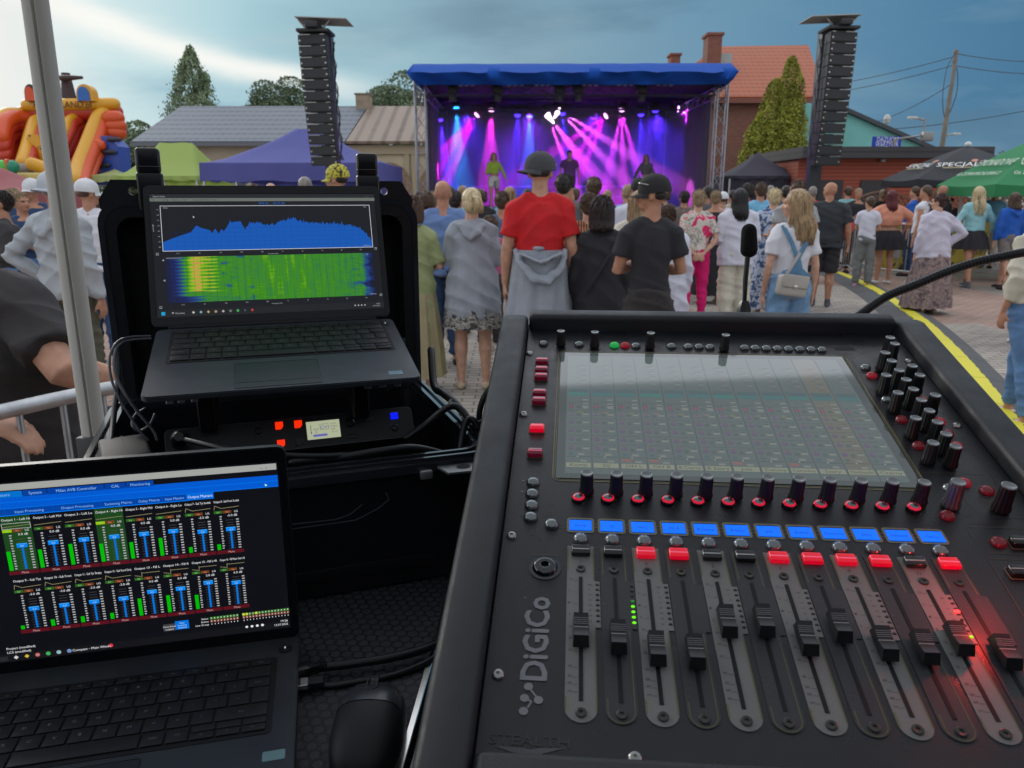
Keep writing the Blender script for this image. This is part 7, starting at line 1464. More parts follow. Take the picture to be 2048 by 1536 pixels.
        me = remesh(b, max(vox*1.0, .0105), 3 if hf else 1); wrinkle(me, o['amp']*k*(3.2 if hf else 2.4), 9, 1.0, px*.01, o.get('pleat')); tp = fin({'tee': 'shirt', 'long': 'jumper', 'hoodie': 'hoodie', 'blouse': 'blouse', 'vest': 'vest', 'strap': 'top'}[kind], me, m, root, 180)
    if bottom:
        kind, m = bottom[0], bottom[1]; o = dict(top=1.02, g=.019, hem=.10, amp=.003, flare=.0, leg=.02); o.update(bottom[2] if len(bottom) > 2 else {}); b = B()
        if kind in ('trousers', 'shorts', 'jeans'):
            end = o['hem'] if kind != 'shorts' else o.get('hem', .5) if o['hem'] > .2 else .46; t = tors(.87, o['top'], o['g'], 0, 1); limb(b, [q[0] for q in t], [q[1] for q in t], 16, False, side=(1, 0, 0)); fl = (1+fat*.8)*(.95 if female else 1)
            for hip, kn, an in legs:
                ch = [(hip+Vector((0, 0, .03*k)), (.088*fl+.014)*k), (hip.lerp(kn, .35), (.084*fl+.013)*k), (hip.lerp(kn, .8), (.066*fl+max(.012, o['leg']))*k), (kn, (.059*fl+max(.012, o['leg']))*k), (kn.lerp(an, .33)-Vector((0, .012*k, 0)), (.060*fl+o['leg'])*k), (kn.lerp(an, .65)-Vector((0, .008*k, 0)), (.048*fl+o['leg'])*k), (kn.lerp(an, .98), (.038*fl+o['leg']*1.2)*k)]; pts = []; rr = []
                for p, r in ch:
                    if p.z/k >= end-.001: pts.append(p); rr.append(r)
                    else:
                        if pts: q = pts[-1]; tt = (q.z-end*k)/max(1e-6, q.z-p.z); pts.append(q.lerp(p, tt)); rr.append(rr[-1]+(r-rr[-1])*tt); 
                        break
                limb(b, pts, rr, 14, False)
            me = remesh(b, max(vox, .0105), 3 if hf else 1); wrinkle(me, o['amp']*k*3.0, 8, 1.4, px*.02); fin('trousers' if kind != 'shorts' else 'shorts', me, m, root, 180)
        else:   # skirt or dress skirt: open pleated loft with thickness
            z1, z0 = o['top'], o['hem']; n = 22; seg = 96 if hf else 64; V = []; F = []; tt = tors(max(.86, z0), z1, o['g'], 0, 1); np_ = o.get('np', 11); pa = o.get('pa', .018)
            for i in range(n+1):
                t = i/n; z = z1-(z1-z0)*t
                a = min(.175*hips, .148*wst+(.04)*min(1, t*(z1-z0)/.12))*wf*(1+fat*1.1)+o['g']+o['flare']*t*(z1-z0); c = (.105+.02*min(1, t*(z1-z0)/.12))*(1+fat*1.4)+o['g']+o['flare']*t*(z1-z0)*.9
                for j in range(seg): an_ = 2*math.pi*j/seg; pl = pa*min(1, t*1.5)*(math.sin(an_*np_+math.sin(t*3+px)*.8)+.5*math.sin(an_*(np_*2+3)+t*2)); V.append(((a+pl)*math.cos(an_)*k, (c+pl)*math.sin(an_)*k, (z+.006*math.sin(an_*np_+1)*(t > .95))*k))
            for i in range(n):
                for j in range(seg): q = (j+1) % seg; F.append((i*seg+j, i*seg+q, (i+1)*seg+q, (i+1)*seg+j))
            me = bpy.data.meshes.new('skirt'); me.from_pydata(V, [], F); fin('skirt', me, m, root, 180)
    if shoes:
        for hip, kn, an in legs:
            sd = 1 if an.x > 0 else -1; b = B(); limb(b, [an+Vector((0, -.038*k, -.052*k)), an+Vector((sd*.004*k, .04*k, -.050*k)), an+Vector((sd*.012*k, .155*k, -.062*k))], [(.038*k, .034*k), (.047*k, .036*k), (.044*k, .024*k)], 12, True, side=(1, 0, 0))
            if len(shoes) > 1 and shoes[1]: limb(b, [an+Vector((0, -.005*k, -.04*k)), an+Vector((0, -.006*k, .02*k))], [.042*k, .040*k], 10)
            o_ = obj('shoe', b, shoes[0], root, 80)
            if len(shoes) > 2: b = B(); limb(b, [an+Vector((0, -.05*k, -.078*k)), an+Vector((sd*.004*k, .05*k, -.078*k)), an+Vector((sd*.012*k, .165*k, -.078*k))], [(.040*k, .009*k), (.048*k, .009*k), (.044*k, .009*k)], 12, True, side=(1, 0, 0)); obj('sole', b, shoes[2], o_, 80)
    # ---------------- hair
    if hair:
        kind, hm = hair[0], hair[1]; L_ = hair[2] if len(hair) > 2 else .3; b = B(); nst = 620 if hf else 200 if not lo else 0; hr = random.Random(int(px))
        hb = lambda v: HM @ Vector((v[0]*k, v[1]*k, v[2]*k)); capn = cap is not None
        def shell(c, r): ell(b, (0, 0, 0), (r[0]*k, r[1]*k, r[2]*k), HM @ Matrix.Translation((c[0]*k, c[1]*k, c[2]*k)), 18, 12)
        if kind == 'short': shell((0, -.014, 1.664), (.081, .096, .095)); shell((0, -.040, 1.625), (.072, .068, .075))
        elif kind in ('bob', 'long', 'tail', 'bun', 'curl'): shell((0, -.016, 1.664), (.087, .101, .100)); shell((0, -.045, 1.625), (.080, .070, .085))
        elif kind == 'buzz': shell((0, -.012, 1.660), (.0785, .0945, .0935)); shell((0, -.030, 1.63), (.073, .075, .07))
        if kind == 'buzz': nst = 0
        if kind in ('short', 'curl', 'bob') and nst:
            for _ in range(nst):
                a = hr.uniform(0, 2*math.pi); t = hr.uniform(.0, 1.9 if kind != 'bob' else 2.0); d = Vector((math.sin(t)*math.cos(a), math.sin(t)*math.sin(a), math.cos(t)))
                if d.y > .45 and d.z < .45: continue
                p = Vector((d.x*.082, -.016+d.y*.097, 1.660+d.z*.097)); tg = (Vector((0, -.2, 1)).cross(d)).cross(d); tg = -tg.normalized() if tg.length > .1 else Vector((0, -1, 0)); tg = tg if tg.z < .2 else -tg; tg = (tg+Vector((hr.uniform(-.5, .5), hr.uniform(-.5, .5), hr.uniform(-.3, .3)))*(1.2 if kind == 'curl' else .45)).normalized(); l = (.030 if kind == 'short' else .045)
                limb(b, [hb(p), hb(p+tg*l*.5+d*.008), hb(p+tg*l+d*.001)], [.0040*k, .0036*k, .0012*k], 4, False)
        if kind in ('long', 'bob') and L_:
            N_ = {'long': 420, 'bob': 300}[kind] if hf else (170 if not lo else 60)
            for i in range(N_):
                a = math.pi*(-.02)+hr.uniform(-1, 1)*1.85; d = Vector((math.sin(a), -math.cos(a), 0)); r0 = .074+.012*hr.random(); top_ = hr.uniform(1.60, 1.735); rr = math.sqrt(max(.05, 1-((top_-1.66)/.1)**2)) if top_ > 1.66 else 1
                p0 = Vector((d.x*.085*rr, -.016+d.y*.098*rr, top_)); end = 1.60-L_*(.82+.2*hr.random()); wv = hr.uniform(0, 6.28); am = hair[3] if len(hair) > 3 else .004; pts = [hb(p0*1.0)]; n = 7
                for j in range(1, n+1):
                    t = j/n; z = top_+(end-top_)*t; sp = 1+.25*t*(1-t)-.18*t*t; yy = -.016+d.y*.105*sp-(.055*min(1, (1.56-z)/.1) if z < 1.56 else 0)*(1 if d.y < .2 else .2); q = Vector((d.x*(.088+.02*t)*sp+am*math.sin(wv+t*14), yy+am*math.cos(wv+t*11), z)); pts.append(hb(q) if z > 1.5 else (Matrix.Rotation(hy*.8, 4, 'Z') @ Vector((q.x*k, q.y*k, q.z*k))))
                limb(b, pts, [.0055*k]+[(.0056 if hf else .008)*k]*(n-2)+[.0045*k, .0015*k], 5, False)
        if kind == 'tail':
            for i in range(90 if hf else 40): j = hr.uniform(-1, 1); q = hr.uniform(-1, 1); limb(b, [hb((.0, -.11, 1.69)), hb((.035+.02*j, -.15+.02*q, 1.675)), hb((.05+.03*j, -.155+.03*q, 1.62)), hb((.045+.04*j, -.13+.03*q, 1.60-L_))], [.010*k, .010*k, .008*k, .002*k], 5, False)
            for i in range(90 if hf else 30): a = hr.uniform(-2.2, 2.2); limb(b, [hb((math.sin(a)*.075, .01-math.cos(a)*.07, 1.60+.1*hr.random())), hb((math.sin(a)*.070, -.05-math.cos(a)*.04, 1.69)), hb((0, -.11, 1.69))], [.007*k, .0085*k, .006*k], 5, False)
        if kind == 'bun': ell(b, hb((0, -.095, 1.715)), (.042*k, .038*k, .038*k))
        if capn and kind in ('short', 'buzz'):
            b.free(); b = B(); shell((0, -.036, 1.632), (.073, .062, .046))
        o_ = obj('hair', b, hm, root, 180)
    if cap:
        kind, cm = cap[0], cap[1]; cb = -1 if 'back' in kind else 1; b = B(); CM2 = HM @ Matrix.Translation((0, -.010*k, 1.662*k)) @ Matrix.Rotation(R(180-(cap[3] if len(cap) > 3 else 0)) if cb < 0 else 0, 4, 'Z') @ Matrix.Rotation(R(-6 if cb > 0 else 0), 4, 'X'); n = 10
        prof = [(0.092, -.018), (.0925, 0), (.089, .03), (.078, .058), (.058, .080), (.032, .093), (.008, .098), (0, .099)]
        X = CM2 @ Matrix.Diagonal((.98*k, 1.20*k, k*1.10, 1)); lathe(b, prof, seg=28, M=X); lathe(b, [(0, .098), (.008, .0985), (.006, .104), (0, .105)], seg=8, M=X)
        V = []; 
        rows = []
        for i in range(7):
            t = i/6; rg = []
            for j in range(13): a = math.pi*(.08+.84*j/12); rr = 1+.62*t*math.sin(a)**.8; rg.append((math.cos(a)*.088*(1+.06*t), math.sin(a)*.104*rr, -.012-.012*t-.012*math.cos(a)**2*t*2))
            rows.append(rg)
        for dz in (0, -.004):
            vs = [[b.verts.new(CM2 @ Vector((q[0]*k, q[1]*k, (q[2]+dz)*k))) for q in rg] for rg in rows]
            for i in range(6):
                for j in range(12): b.faces.new([vs[i][j], vs[i][j+1], vs[i+1][j+1], vs[i+1][j]])
        c_ = obj('cap', b, cm, root, 50)
        if len(cap) > 2 and cap[2] == 'logo':
            b = B(); prism(b, [(-.014, 0), (.014, 0), (.002, .024), (-.002, .024)], .0, .002, CM2 @ Matrix.Translation((.0, -.1175*k, .012*k)) @ Matrix.Rotation(R(-12), 4, 'X') @ Matrix.Rotation(math.pi/2, 4, 'X')); obj('cap_emblem', b, mat('emblem_white', (.5, .5, .5), .5), c_)
        if len(cap) > 2 and cap[2] == 'glasses':
            b = B(); tube(b, [tuple(CM2 @ Vector(q)) for q in ((-.09*k, .02*k, .035*k), (-.05*k, .09*k, .055*k), (.05*k, .09*k, .055*k), (.09*k, .02*k, .035*k))], .004*k, 6, 4); obj('sunglasses', b, mat('glasses_rim', (.3, .3, .28), .2, .6), c_)
    if extra: extra(root, k, dict(arm=arm, legs=legs, HM=HM, tors=tors, sx=sx, vox=vox, wf=wf, fat=fat))
    return root
# ---- materials for cloth, hair
cl_ = lambda n, c=(.3, .3, .3), r=.85, v=.10, b_=.35: mat('cloth_'+n, c, r, var=v, vs=9, bump=b_, bs=350)
def hairm(n, c, c2=None): return mat('hair_'+n, rough=.45, spec=.4, pat=pnoise(60, [(.3, tuple(x*.55 for x in c)), (.7, c2 or tuple(x*1.25 for x in c))], False, 3, 0, (1, 1, .12)))
HB = hairm('brown', (.075, .042, .025)); HD = hairm('dark', (.018, .013, .011)); HBL = hairm('blonde', (.50, .38, .20), (.68, .56, .34)); HR = hairm('red', (.10, .012, .018)); HG = hairm('grey', (.22, .20, .18)); HM_ = hairm('mid_blonde', (.24, .15, .08), (.42, .29, .15)); HK = hairm('black', (.006, .006, .008)); HS = hairm('sandy', (.26, .18, .10))
GREY = cl_('heather_grey', (.28, .31, .355)); RED = cl_('red', (.52, .008, .012)); BLACK = cl_('black', (.018, .018, .023)); CHAR = cl_('charcoal', (.035, .034, .036)); WHITE = cl_('white', (.62, .63, .68), .8, .05); CREAM = cl_('cream', (.55, .52, .43)); JEAN = cl_('denim', (.09, .19, .36), .85, .3); JEANL = cl_('pale_denim', (.17, .31, .50), .85, .3); NAVY = cl_('navy', (.02, .05, .12)); TEAL = cl_('pale_turquoise', (.25, .50, .54)); PEACH = cl_('peach', (.62, .26, .17)); PINK = cl_('hot_pink', (.62, .004, .14)); BLUE = cl_('royal_blue', (.01, .09, .42)); SKY = cl_('sky_blue', (.16, .42, .62)); OLIVE = cl_('olive', (.075, .075, .05)); BEIGE = cl_('beige', (.42, .38, .30)); LIME = cl_('sage', (.27, .32, .15)); KHA = cl_('khaki', (.30, .26, .15)); PURP = cl_('purple', (.10, .02, .16)); LILAC = cl_('lilac_white', (.52, .50, .60), .7, .05); GREYD = cl_('dark_grey', (.10, .10, .11))
PLAID = mat('cloth_plaid', rough=.85, pat=pplaid(28, (.035, .085, .26), (.18, .28, .50))); FLOR = mat('cloth_floral_blue', rough=.8, pat=pnoise(16, [(0, (.05, .09, .20)), (.45, (.12, .20, .36)), (.50, (.50, .56, .66)), (.62, (.10, .16, .30)), (.68, (.6, .64, .7))], True, 4, .4)); FLPK = mat('cloth_floral_pink', rough=.8, pat=pnoise(6, [(0, (.55, .50, .45)), (.36, (.60, .02, .12)), (.44, (.58, .54, .48)), (.53, (.25, .25, .22)), (.57, (.60, .56, .50)), (.64, (.60, .20, .14))], True, 3, .8)); ZEB = mat('cloth_leaf_print', rough=.85, pat=pnoise(13, [(.0, (.04, .04, .04)), (.44, (.05, .05, .05)), (.48, (.34, .33, .30)), (.54, (.06, .06, .06)), (.58, (.38, .37, .34))], True, 5, 2.2, (1, 1, 1.6))); FLSK = mat('cloth_floral_skirt', rough=.85, pat=pnoise(14, [(0, (.10, .07, .08)), (.42, (.20, .15, .15)), (.52, (.30, .22, .20)), (.6, (.14, .11, .11)), (.66, (.34, .27, .24))], True, 4, 1.)); CAMO = mat('cloth_camo', rough=.8, pat=pnoise(22, [(0, (.03, .03, .015)), (.42, (.40, .36, .03)), (.52, (.55, .50, .06)), (.60, (.05, .05, .02)), (.66, (.5, .45, .1))], True, 2)); STRP = mat('cloth_striped', rough=.8, pat=pstripe(22, [(.35, (.6, .6, .6)), (.5, (.05, .05, .06))], 'Z')); FADE = mat('cloth_orange_print', rough=.8, pat=pstripe(14, [(.4, (.018, .018, .023)), (.7, (.45, .16, .06))], 'X'))
SW = (cl_('shoe_white', (.6, .6, .58)), 0); SB = (cl_('shoe_black', (.02, .02, .022)), 0); SN = (cl_('shoe_beige', (.45, .36, .24)), 0); SG = (cl_('shoe_grey', (.08, .08, .09)), 1, cl_('shoe_white', (.6, .6, .58)))
# ------------------------------------------------------------------ who stands where
def tied_hoodie(root, k, d):
    seg = 80; n = 18; V = []; F = []; z1, z0 = 1.12, .63
    for i in range(n+1):
        t = i/n; z = z1-(z1-z0)*t
        for j in range(seg): a = 2*math.pi*j/seg; pl = .012*t*(math.sin(a*9+1)+.6*math.sin(a*17+t*3)); r1 = .185+.055*t+pl; r2 = .145+.05*t+pl; zz = z+.05*t*max(0, math.sin(a))-.012*math.sin(a*3)*t; V.append((r1*math.cos(a)*k, r2*math.sin(a)*k, zz*k))
    for i in range(n):
        for j in range(seg): q = (j+1) % seg; F.append((i*seg+j, i*seg+q, (i+1)*seg+q, (i+1)*seg+j))
    me = bpy.data.meshes.new('tied_hoodie'); me.from_pydata(V, [], F); o = fin('tied_hoodie', me, GREY, root, 180)
    b = B(); limb(b, [(-.17*k, -.08*k, 1.12*k), (-.13*k, -.165*k, 1.03*k), (-.04*k, -.195*k, .94*k), (.05*k, -.195*k, .93*k), (.14*k, -.165*k, 1.0*k), (.175*k, -.08*k, 1.12*k)], [(.02*k, .012*k), (.03*k, .014*k), (.042*k, .016*k), (.042*k, .016*k), (.03*k, .014*k), (.02*k, .012*k)], 10)
    limb(b, [(-.14*k, -.16*k, 1.10*k), (0, -.175*k, 1.04*k), (.14*k, -.16*k, 1.10*k)], [(.03*k, .012*k), (.06*k, .014*k), (.03*k, .012*k)], 10); limb(b, [(-.175*k, 0, 1.13*k), (0, -.155*k, 1.135*k), (.175*k, 0, 1.13*k), (0, .155*k, 1.135*k), (-.175*k, 0, 1.13*k)], [.018*k]*5, 8)
    me = remesh(b, .010, 2); wrinkle(me, .006, 12, 1, 3); fin('hood', me, GREY, o, 180)
def strap(root, k, d, A, C, m, nm='bag_strap', z=1.0, r=.012):
    pts = [A, C]; b = B()
    P_ = [Vector(A).lerp(Vector(C), i/8) for i in range(9)]; P_ = [p+Vector((0, -.03*k*math.sin(math.pi*i/8), 0)) for i, p in enumerate(P_)]
    limb(b, P_, [(r*k, .003*k)]*9, 8, False, side=(1, 0, .4)); obj(nm, b, m, root, 60)
def ramp_dungarees(root, k, d):
    b = B(); limb(b, [(-.115*k, -.060*k, 1.465*k), (-.06*k, -.146*k, 1.33*k), (.0, -.148*k, 1.20*k)], [(.018*k, .005*k)]*3, 8, side=(1, 0, .3)); limb(b, [(.115*k, -.060*k, 1.465*k), (.06*k, -.146*k, 1.33*k), (.0, -.148*k, 1.20*k)], [(.018*k, .005*k)]*3, 8, side=(1, 0, -.3)); limb(b, [(0, -.148*k, 1.21*k), (0, -.142*k, 1.12*k), (0, -.142*k, 1.05*k)], [(.022*k, .006*k), (.05*k, .01*k), (.13*k, .015*k)], 10, side=(1, 0, 0)); obj('dungaree_straps', b, cl_('worn_denim', (.09, .20, .32), .85, .3), root, 60)
    strap(root, k, d, (.10*k, -.10*k, 1.40*k), (-.14*k, -.16*k, .98*k), cl_('grey_leather', (.36, .34, .31), .5, .1, .2))
def belt(r, k): b = B(); pts = [(.185*k*math.cos(a), .15*k*math.sin(a), (1.015+.004*math.sin(a))*k) for a in [2*math.pi*i/24 for i in range(25)]]; limb(b, pts, [(.006*k, .020*k)]*25, 8, False, side=(0, 0, 1)); obj('belt', b, cl_('straw', (.40, .33, .22)), r, 60)
# ==== front row, near the desk
person('woman with blonde ponytail in long grey hooded cardigan, bare legs, beige shoes', 943, 6.35, 1.64, 0, (8, 0), .93, .15, ('crossed', 'crossed'), ('hoodie', GREY, dict(hem=.66, g=.022, flare=.10, amp=.0032, pleat=(9, .006, .6, 1.0))), ('skirt', ZEB, dict(top=1.0, hem=.565, flare=.16, np=16, pa=.01)), ('tail', HBL, .05), 2, SN, female=True)
person('tall man in red t-shirt and grey cap, grey hoodie tied round his waist', 1080, 5.8, 1.88, 0, (-6, 0), .90, .07, ('down', 'down'), ('tee', RED, dict(hem=1.05, g=.018, sl=.5, amp=.0028)), ('trousers', CHAR, dict(leg=.018)), ('short', HD), 0, SG, ('back', cl_('cap_grey', (.05, .052, .058)), 'logo', 62), tied_hoodie)
person('dark bobbed woman in loose black blouse and long leaf-print skirt', 1204, 5.8, 1.58, 0, (0, 0), .90, .12, ('down', 'down'), ('blouse', BLACK, dict(hem=.78, g=.024, flare=.10, amp=.003)), ('skirt', ZEB, dict(top=1.0, hem=.12, flare=.14, np=13, pa=.02)), ('bob', hairm('plum', (.020, .010, .010)), .12), 0, SB, extra=lambda r, k, d: strap(r, k, d, (.12*k, -.11*k, 1.40*k), (-.14*k, -.19*k, .98*k), BLACK), female=True)
person('muscular man in black t-shirt and black cap looking left, sunglasses on the cap, arms crossed', 1306, 5.1, 1.71, 0, (68, 0), .80, .02, ('crossed', 'crossed'), ('tee', BLACK, dict(hem=.92, g=.010, sl=.42, slim=1, amp=.0028)), ('jeans', cl_('black_denim', (.03, .026, .026)), dict(leg=.016)), ('short', HD), 1, SB, ('front', cl_('cap_black', (.012, .012, .014)), 'glasses'))
person('long-haired blonde woman in white t-shirt and denim dungarees looking left', 1594, 6.1, 1.63, 0, (62, 0), .86, .06, ('down', 'down'), ('tee', WHITE, dict(hem=1.05, g=.013, sl=.46, amp=.0035)), ('jeans', JEANL, dict(top=1.11, g=.024, leg=.012, amp=.004)), ('long', HM_, .30, .010), 2, SW, extra=ramp_dungarees, female=True)
person('woman in sage dress over khaki skirt, half hidden by the rugged case lid', 823, 6.3, 1.58, 0, (0, 0), .96, .05, ('crossed', 'crossed'), ('tee', LIME, dict(hem=.62, g=.02, flare=.05, sl=.6)), ('skirt', KHA, dict(top=1.0, hem=.14, flare=.10, np=11)), ('bob', HB, .08), 2, SN, female=True)
person('balding man in blue checked shirt and dark trousers', 886, 7.3, 1.72, 0, (0, 0), 1.10, .14, ('crossed', 'crossed'), ('tee', PLAID, dict(hem=.88, g=.02, sl=.6)), ('trousers', NAVY), ('none', HB), 1, SB, extra=None)
person('man in light grey hoodie, olive trousers and pale cap standing behind the white gazebo leg', 112, 5.5, 1.74, -12, (-10, 0), .88, .08, ('hips', 'down'), ('hoodie', cl_('pale_heather', (.36, .39, .42)), dict(hem=.88, g=.03, amp=.005)), ('trousers', OLIVE, dict(leg=.03)), ('short', HG), 1, SB, ('back', cl_('cap_pale', (.42, .46, .50))))
person('man in white t-shirt and white cap between gazebo leg and rugged case', 176, 7.2, 1.72, 8, (-40, 0), 1.1, .1, ('down', 'bent'), ('tee', WHITE, dict(hem=.88, g=.022)), ('trousers', NAVY), ('short', HB), 1, SG, ('front', cl_('cap_white', (.6, .62, .64))))
def near_man():
    # leans his right forearm on the top tube; arms given in his own space
    Y = 2.30; L0 = P(-105, 388, Y); rz = R(-16); Mi = (Matrix.Translation((L0.x, Y, 0)) @ Matrix.Rotation(rz, 4, 'Z')).inverted(); w = lambda px, py, y: tuple(Mi @ P(px, py, y)); v = lambda a: tuple(Mi.to_3x3() @ Vector(a))
    person('heavy man in dark t-shirt leaning a bare arm on the near crowd barrier', -105, Y, 1.60, -16, (-20, 0), 1.22, .32, ((w(-160, 800, 2.0), w(-22, 838, 1.78), v((.8, -.1, -.35)), v((0, -.2, 1))), (w(128, 745, 2.10), w(262, 760, 2.35), v((1, .5, 0)), v((0, 0, 1)))), ('tee', cl_('faded_black', (.026, .023, .024)), dict(hem=.80, g=.052, sl=.50, amp=.004)), ('jeans', cl_('dark_jeans', (.02, .035, .07)), {}), ('short', HD), 0, SB, vox=.0075)
near_man()
# white blouse and jeans woman cut by the right frame edge
person('woman in white tied blouse and blue jeans at the right frame edge', 2098, 5.35, 1.60, 18, (20, 0), 1.0, .04, ('down', 'crossed'), ('blouse', CREAM, dict(hem=.95, g=.03, cuff=.35, amp=.006)), ('jeans', JEAN, dict(leg=.010)), ('long', HB, .25), 1, SW, step=.25, female=True)
person('woman with coral jacket and red trousers at the right frame edge, behind the jeans woman', 2100, 8.4, 1.66, 40, (10, 0), 1.0, .05, ('down', 'out'), ('long', cl_('coral', (.60, .05, .10)), dict(hem=.95, g=.02, cuff=.4)), ('trousers', cl_('coral', (.60, .05, .10)), dict(leg=.03)), ('long', HD, .2), 3, SW, female=True)
# ==== middle rows
person('short-haired woman in pink and white floral top and hot pink trousers, hands behind her back', 1398, 9.6, 1.64, 0, (0, 0), .95, .08, ('behind', 'behind'), ('tee', FLPK, dict(hem=.98, g=.018, sl=.5)), ('trousers', PINK, dict(leg=.008, hem=.17)), ('curl', HS), 2, (skin(2)[0], 0), female=True)
person('woman with long black hair in white blouse and wide cream trousers', 1480, 9.6, 1.66, 0, (0, 0), 1.08, .16, ('bent', 'bent'), ('blouse', cl_('bluish_white', (.58, .59, .68), .8, .05), dict(hem=.78, g=.03, amp=.004)), ('trousers', CREAM, dict(leg=.045)), ('long', HK, .26), 2, SW, female=True)
person('short blonde woman in long blue floral dress', 1549, 10.4, 1.66, 0, (0, 0), 1.06, .14, ('down', 'down'), ('tee', FLOR, dict(hem=.95, g=.02, sl=.75)), ('skirt', FLOR, dict(top=1.02, hem=.12, flare=.14, np=9, pa=.02)), ('curl', HBL), 2, SW, female=True)
bald_man = person('bald man in black t-shirt and shorts with a red backpack, behind the denim woman', 1660, 11.2, 1.76, -22, (52, 0), 1.16, .12, ('pocket', 'down'), ('tee', cl_('graphite', (.026, .032, .038)), dict(hem=.84, g=.025, sl=.55)), ('shorts', BLACK, dict(hem=.50, leg=.04)), None, 1, SG)
person('woman in bare-shouldered long black dress beside the pink trousers woman', 1432, 11.6, 1.64, 0, (-10, 0), 1.04, .12, ('down', 'down'), ('strap', BLACK, dict(hem=.95, g=.014)), ('skirt', BLACK, dict(top=1.02, hem=.14, flare=.10)), ('short', HS), 1, SN, female=True)
person('man in navy t-shirt with cropped brown hair in front of the stage centre', 1186, 9.0, 1.78, 0, (10, 0), 1.14, .08, ('down', 'down'), ('tee', cl_('deep_navy', (.02, .06, .14)), dict(hem=.88, g=.02)), ('jeans', NAVY), ('short', HB), 0, SB)
person('dark-haired man just right of the tall red t-shirt man', 1126, 8.6, 1.80, 0, (0, 0), 1.06, .05, ('down', 'phone'), ('tee', GREYD, dict(hem=.88, g=.02)), ('jeans', NAVY), ('short', HD), 1, SB)
person('person in black shirt with orange print and brown hair', 1178, 6.9, 1.60, 0, (0, 0), 1.02, .1, ('crossed', 'crossed'), ('tee', FADE, dict(hem=.86, g=.022)), ('trousers', CHAR), ('short', HB), 0, SB)
person('bald man in sky blue t-shirt left of the black-cap man', 1255, 10.2, 1.72, 0, (15, 0), 1.04, .06, ('down', 'down'), ('tee', SKY, dict(hem=.88, g=.02)), ('trousers', BEIGE), ('buzz', HS), 0, SW)
person('man in white t-shirt and black cap left of the black-cap man', 1277, 8.8, 1.76, 0, (0, 0), 1.12, .08, ('bent', 'bent'), ('tee', cl_('bluish_white'), dict(hem=.86, g=.02)), ('trousers', CREAM), ('short', HD), 0, SW, ('front', cl_('cap_black')))
person('woman with long brown hair in cream top behind the black-cap man', 1278, 6.3, 1.62, 0, (20, 0), 1.0, .08, ('bent', 'bent'), ('tee', CREAM, dict(hem=.92, g=.03, sl=.6)), ('trousers', CREAM, dict(leg=.04)), ('long', HM_, .18), 2, SW, female=True)
person('person in pale blue open shirt right of the black-cap man', 1336, 6.8, 1.50, 0, (0, 0), .98, .1, ('down', 'down'), ('blouse', cl_('bluish_white'), dict(hem=.62, g=.04, flare=.08)), ('trousers', GREYD), ('short', HB), 2, SW, female=True)
person('person in taupe t-shirt behind the pale shirt', 1369, 12.5, 1.64, 0, (0, 0), 1.05, .1, ('down', 'down'), ('tee', cl_('taupe', (.14, .11, .10)), {}), ('trousers', CHAR), ('short', HD), 1, SB)
person('dark-haired person glancing left beside the right truss foot', 1414, 13, 1.72, 0, (60, 0), 1.0, .05, ('down', 'down'), ('tee', GREYD, {}), ('trousers', CHAR), ('short', HD), 1, SB)
person('person in white cap and white t-shirt before the right stage truss', 1446, 12.6, 1.62, 0, (20, 0), 1.05, .1, ('down', 'bent'), ('tee', WHITE, {}), ('trousers', BEIGE), ('short', HB), 0, SW, ('front', cl_('cap_white')))
person('man in light blue t-shirt with a dark shoulder strap', 1521, 11.8, 1.76, 0, (0, 0), 1.08, .06, ('down', 'down'), ('tee', SKY, dict(g=.02)), ('trousers', NAVY), ('short', HB), 1, SB, extra=lambda r, k, d: strap(r, k, d, (.10*k, -.13*k, 1.42*k), (-.12*k, -.14*k, 1.1*k), BLACK))
person('woman with pink-tinted dark hair behind the black-haired woman', 1493, 12.8, 1.76, 0, (40, 0), 1.0, .02, ('down', 'down'), ('tee', cl_('rose', (.40, .10, .20)), {}), ('trousers', CHAR), ('bob', HD, .06), 0, SB, female=True)
person('dark-haired man in striped t-shirt behind the denim dungarees woman', 1594, 9.8, 1.76, 0, (30, 0), 1.05, .04, ('bent', 'down'), ('tee', STRP, {}), ('trousers', NAVY), ('short', HB), 0, SB)
person('person in dusty blue t-shirt and khaki shorts between cardigan woman and red t-shirt man', 1004, 8.6, 1.62, 0, (0, 0), 1.05, .1, ('down', 'down'), ('tee', cl_('dusty_blue', (.08, .12, .20)), dict(hem=.84)), ('shorts', KHA, dict(hem=.50, leg=.035)), ('short', HB), 1, SW)
person('child with brown hair and pink top beside the cardigan woman', 978, 8.0, 1.38, 0, (30, 0), .95, .0, ('bent', 'bent'), ('tee', cl_('rose'), {}), ('trousers', CHAR), ('bob', HB, .05), 2, SW)
person('woman with brown hair just right of the rugged case lid', 852, 9.2, 1.62, 0, (0, 0), 1.0, .05, ('down', 'down'), ('tee', cl_('brick_red', (.30, .04, .04)), {}), ('trousers', CHAR), ('bob', HB, .05), 0, SB, female=True)
person('grey-blonde person left of the checked shirt man', 866, 10.5, 1.62, 0, (0, 0), 1.0, .05, ('down', 'down'), ('tee', BEIGE, {}), ('trousers', CHAR), ('curl', HS), 0, SB)
person('person in dark red top right of the checked shirt man', 912, 9.0, 1.62, 0, (-20, 0), 1.0, .05, ('down', 'down'), ('tee', cl_('brick_red'), {}), ('trousers', CHAR), ('short', HD), 0, SB)
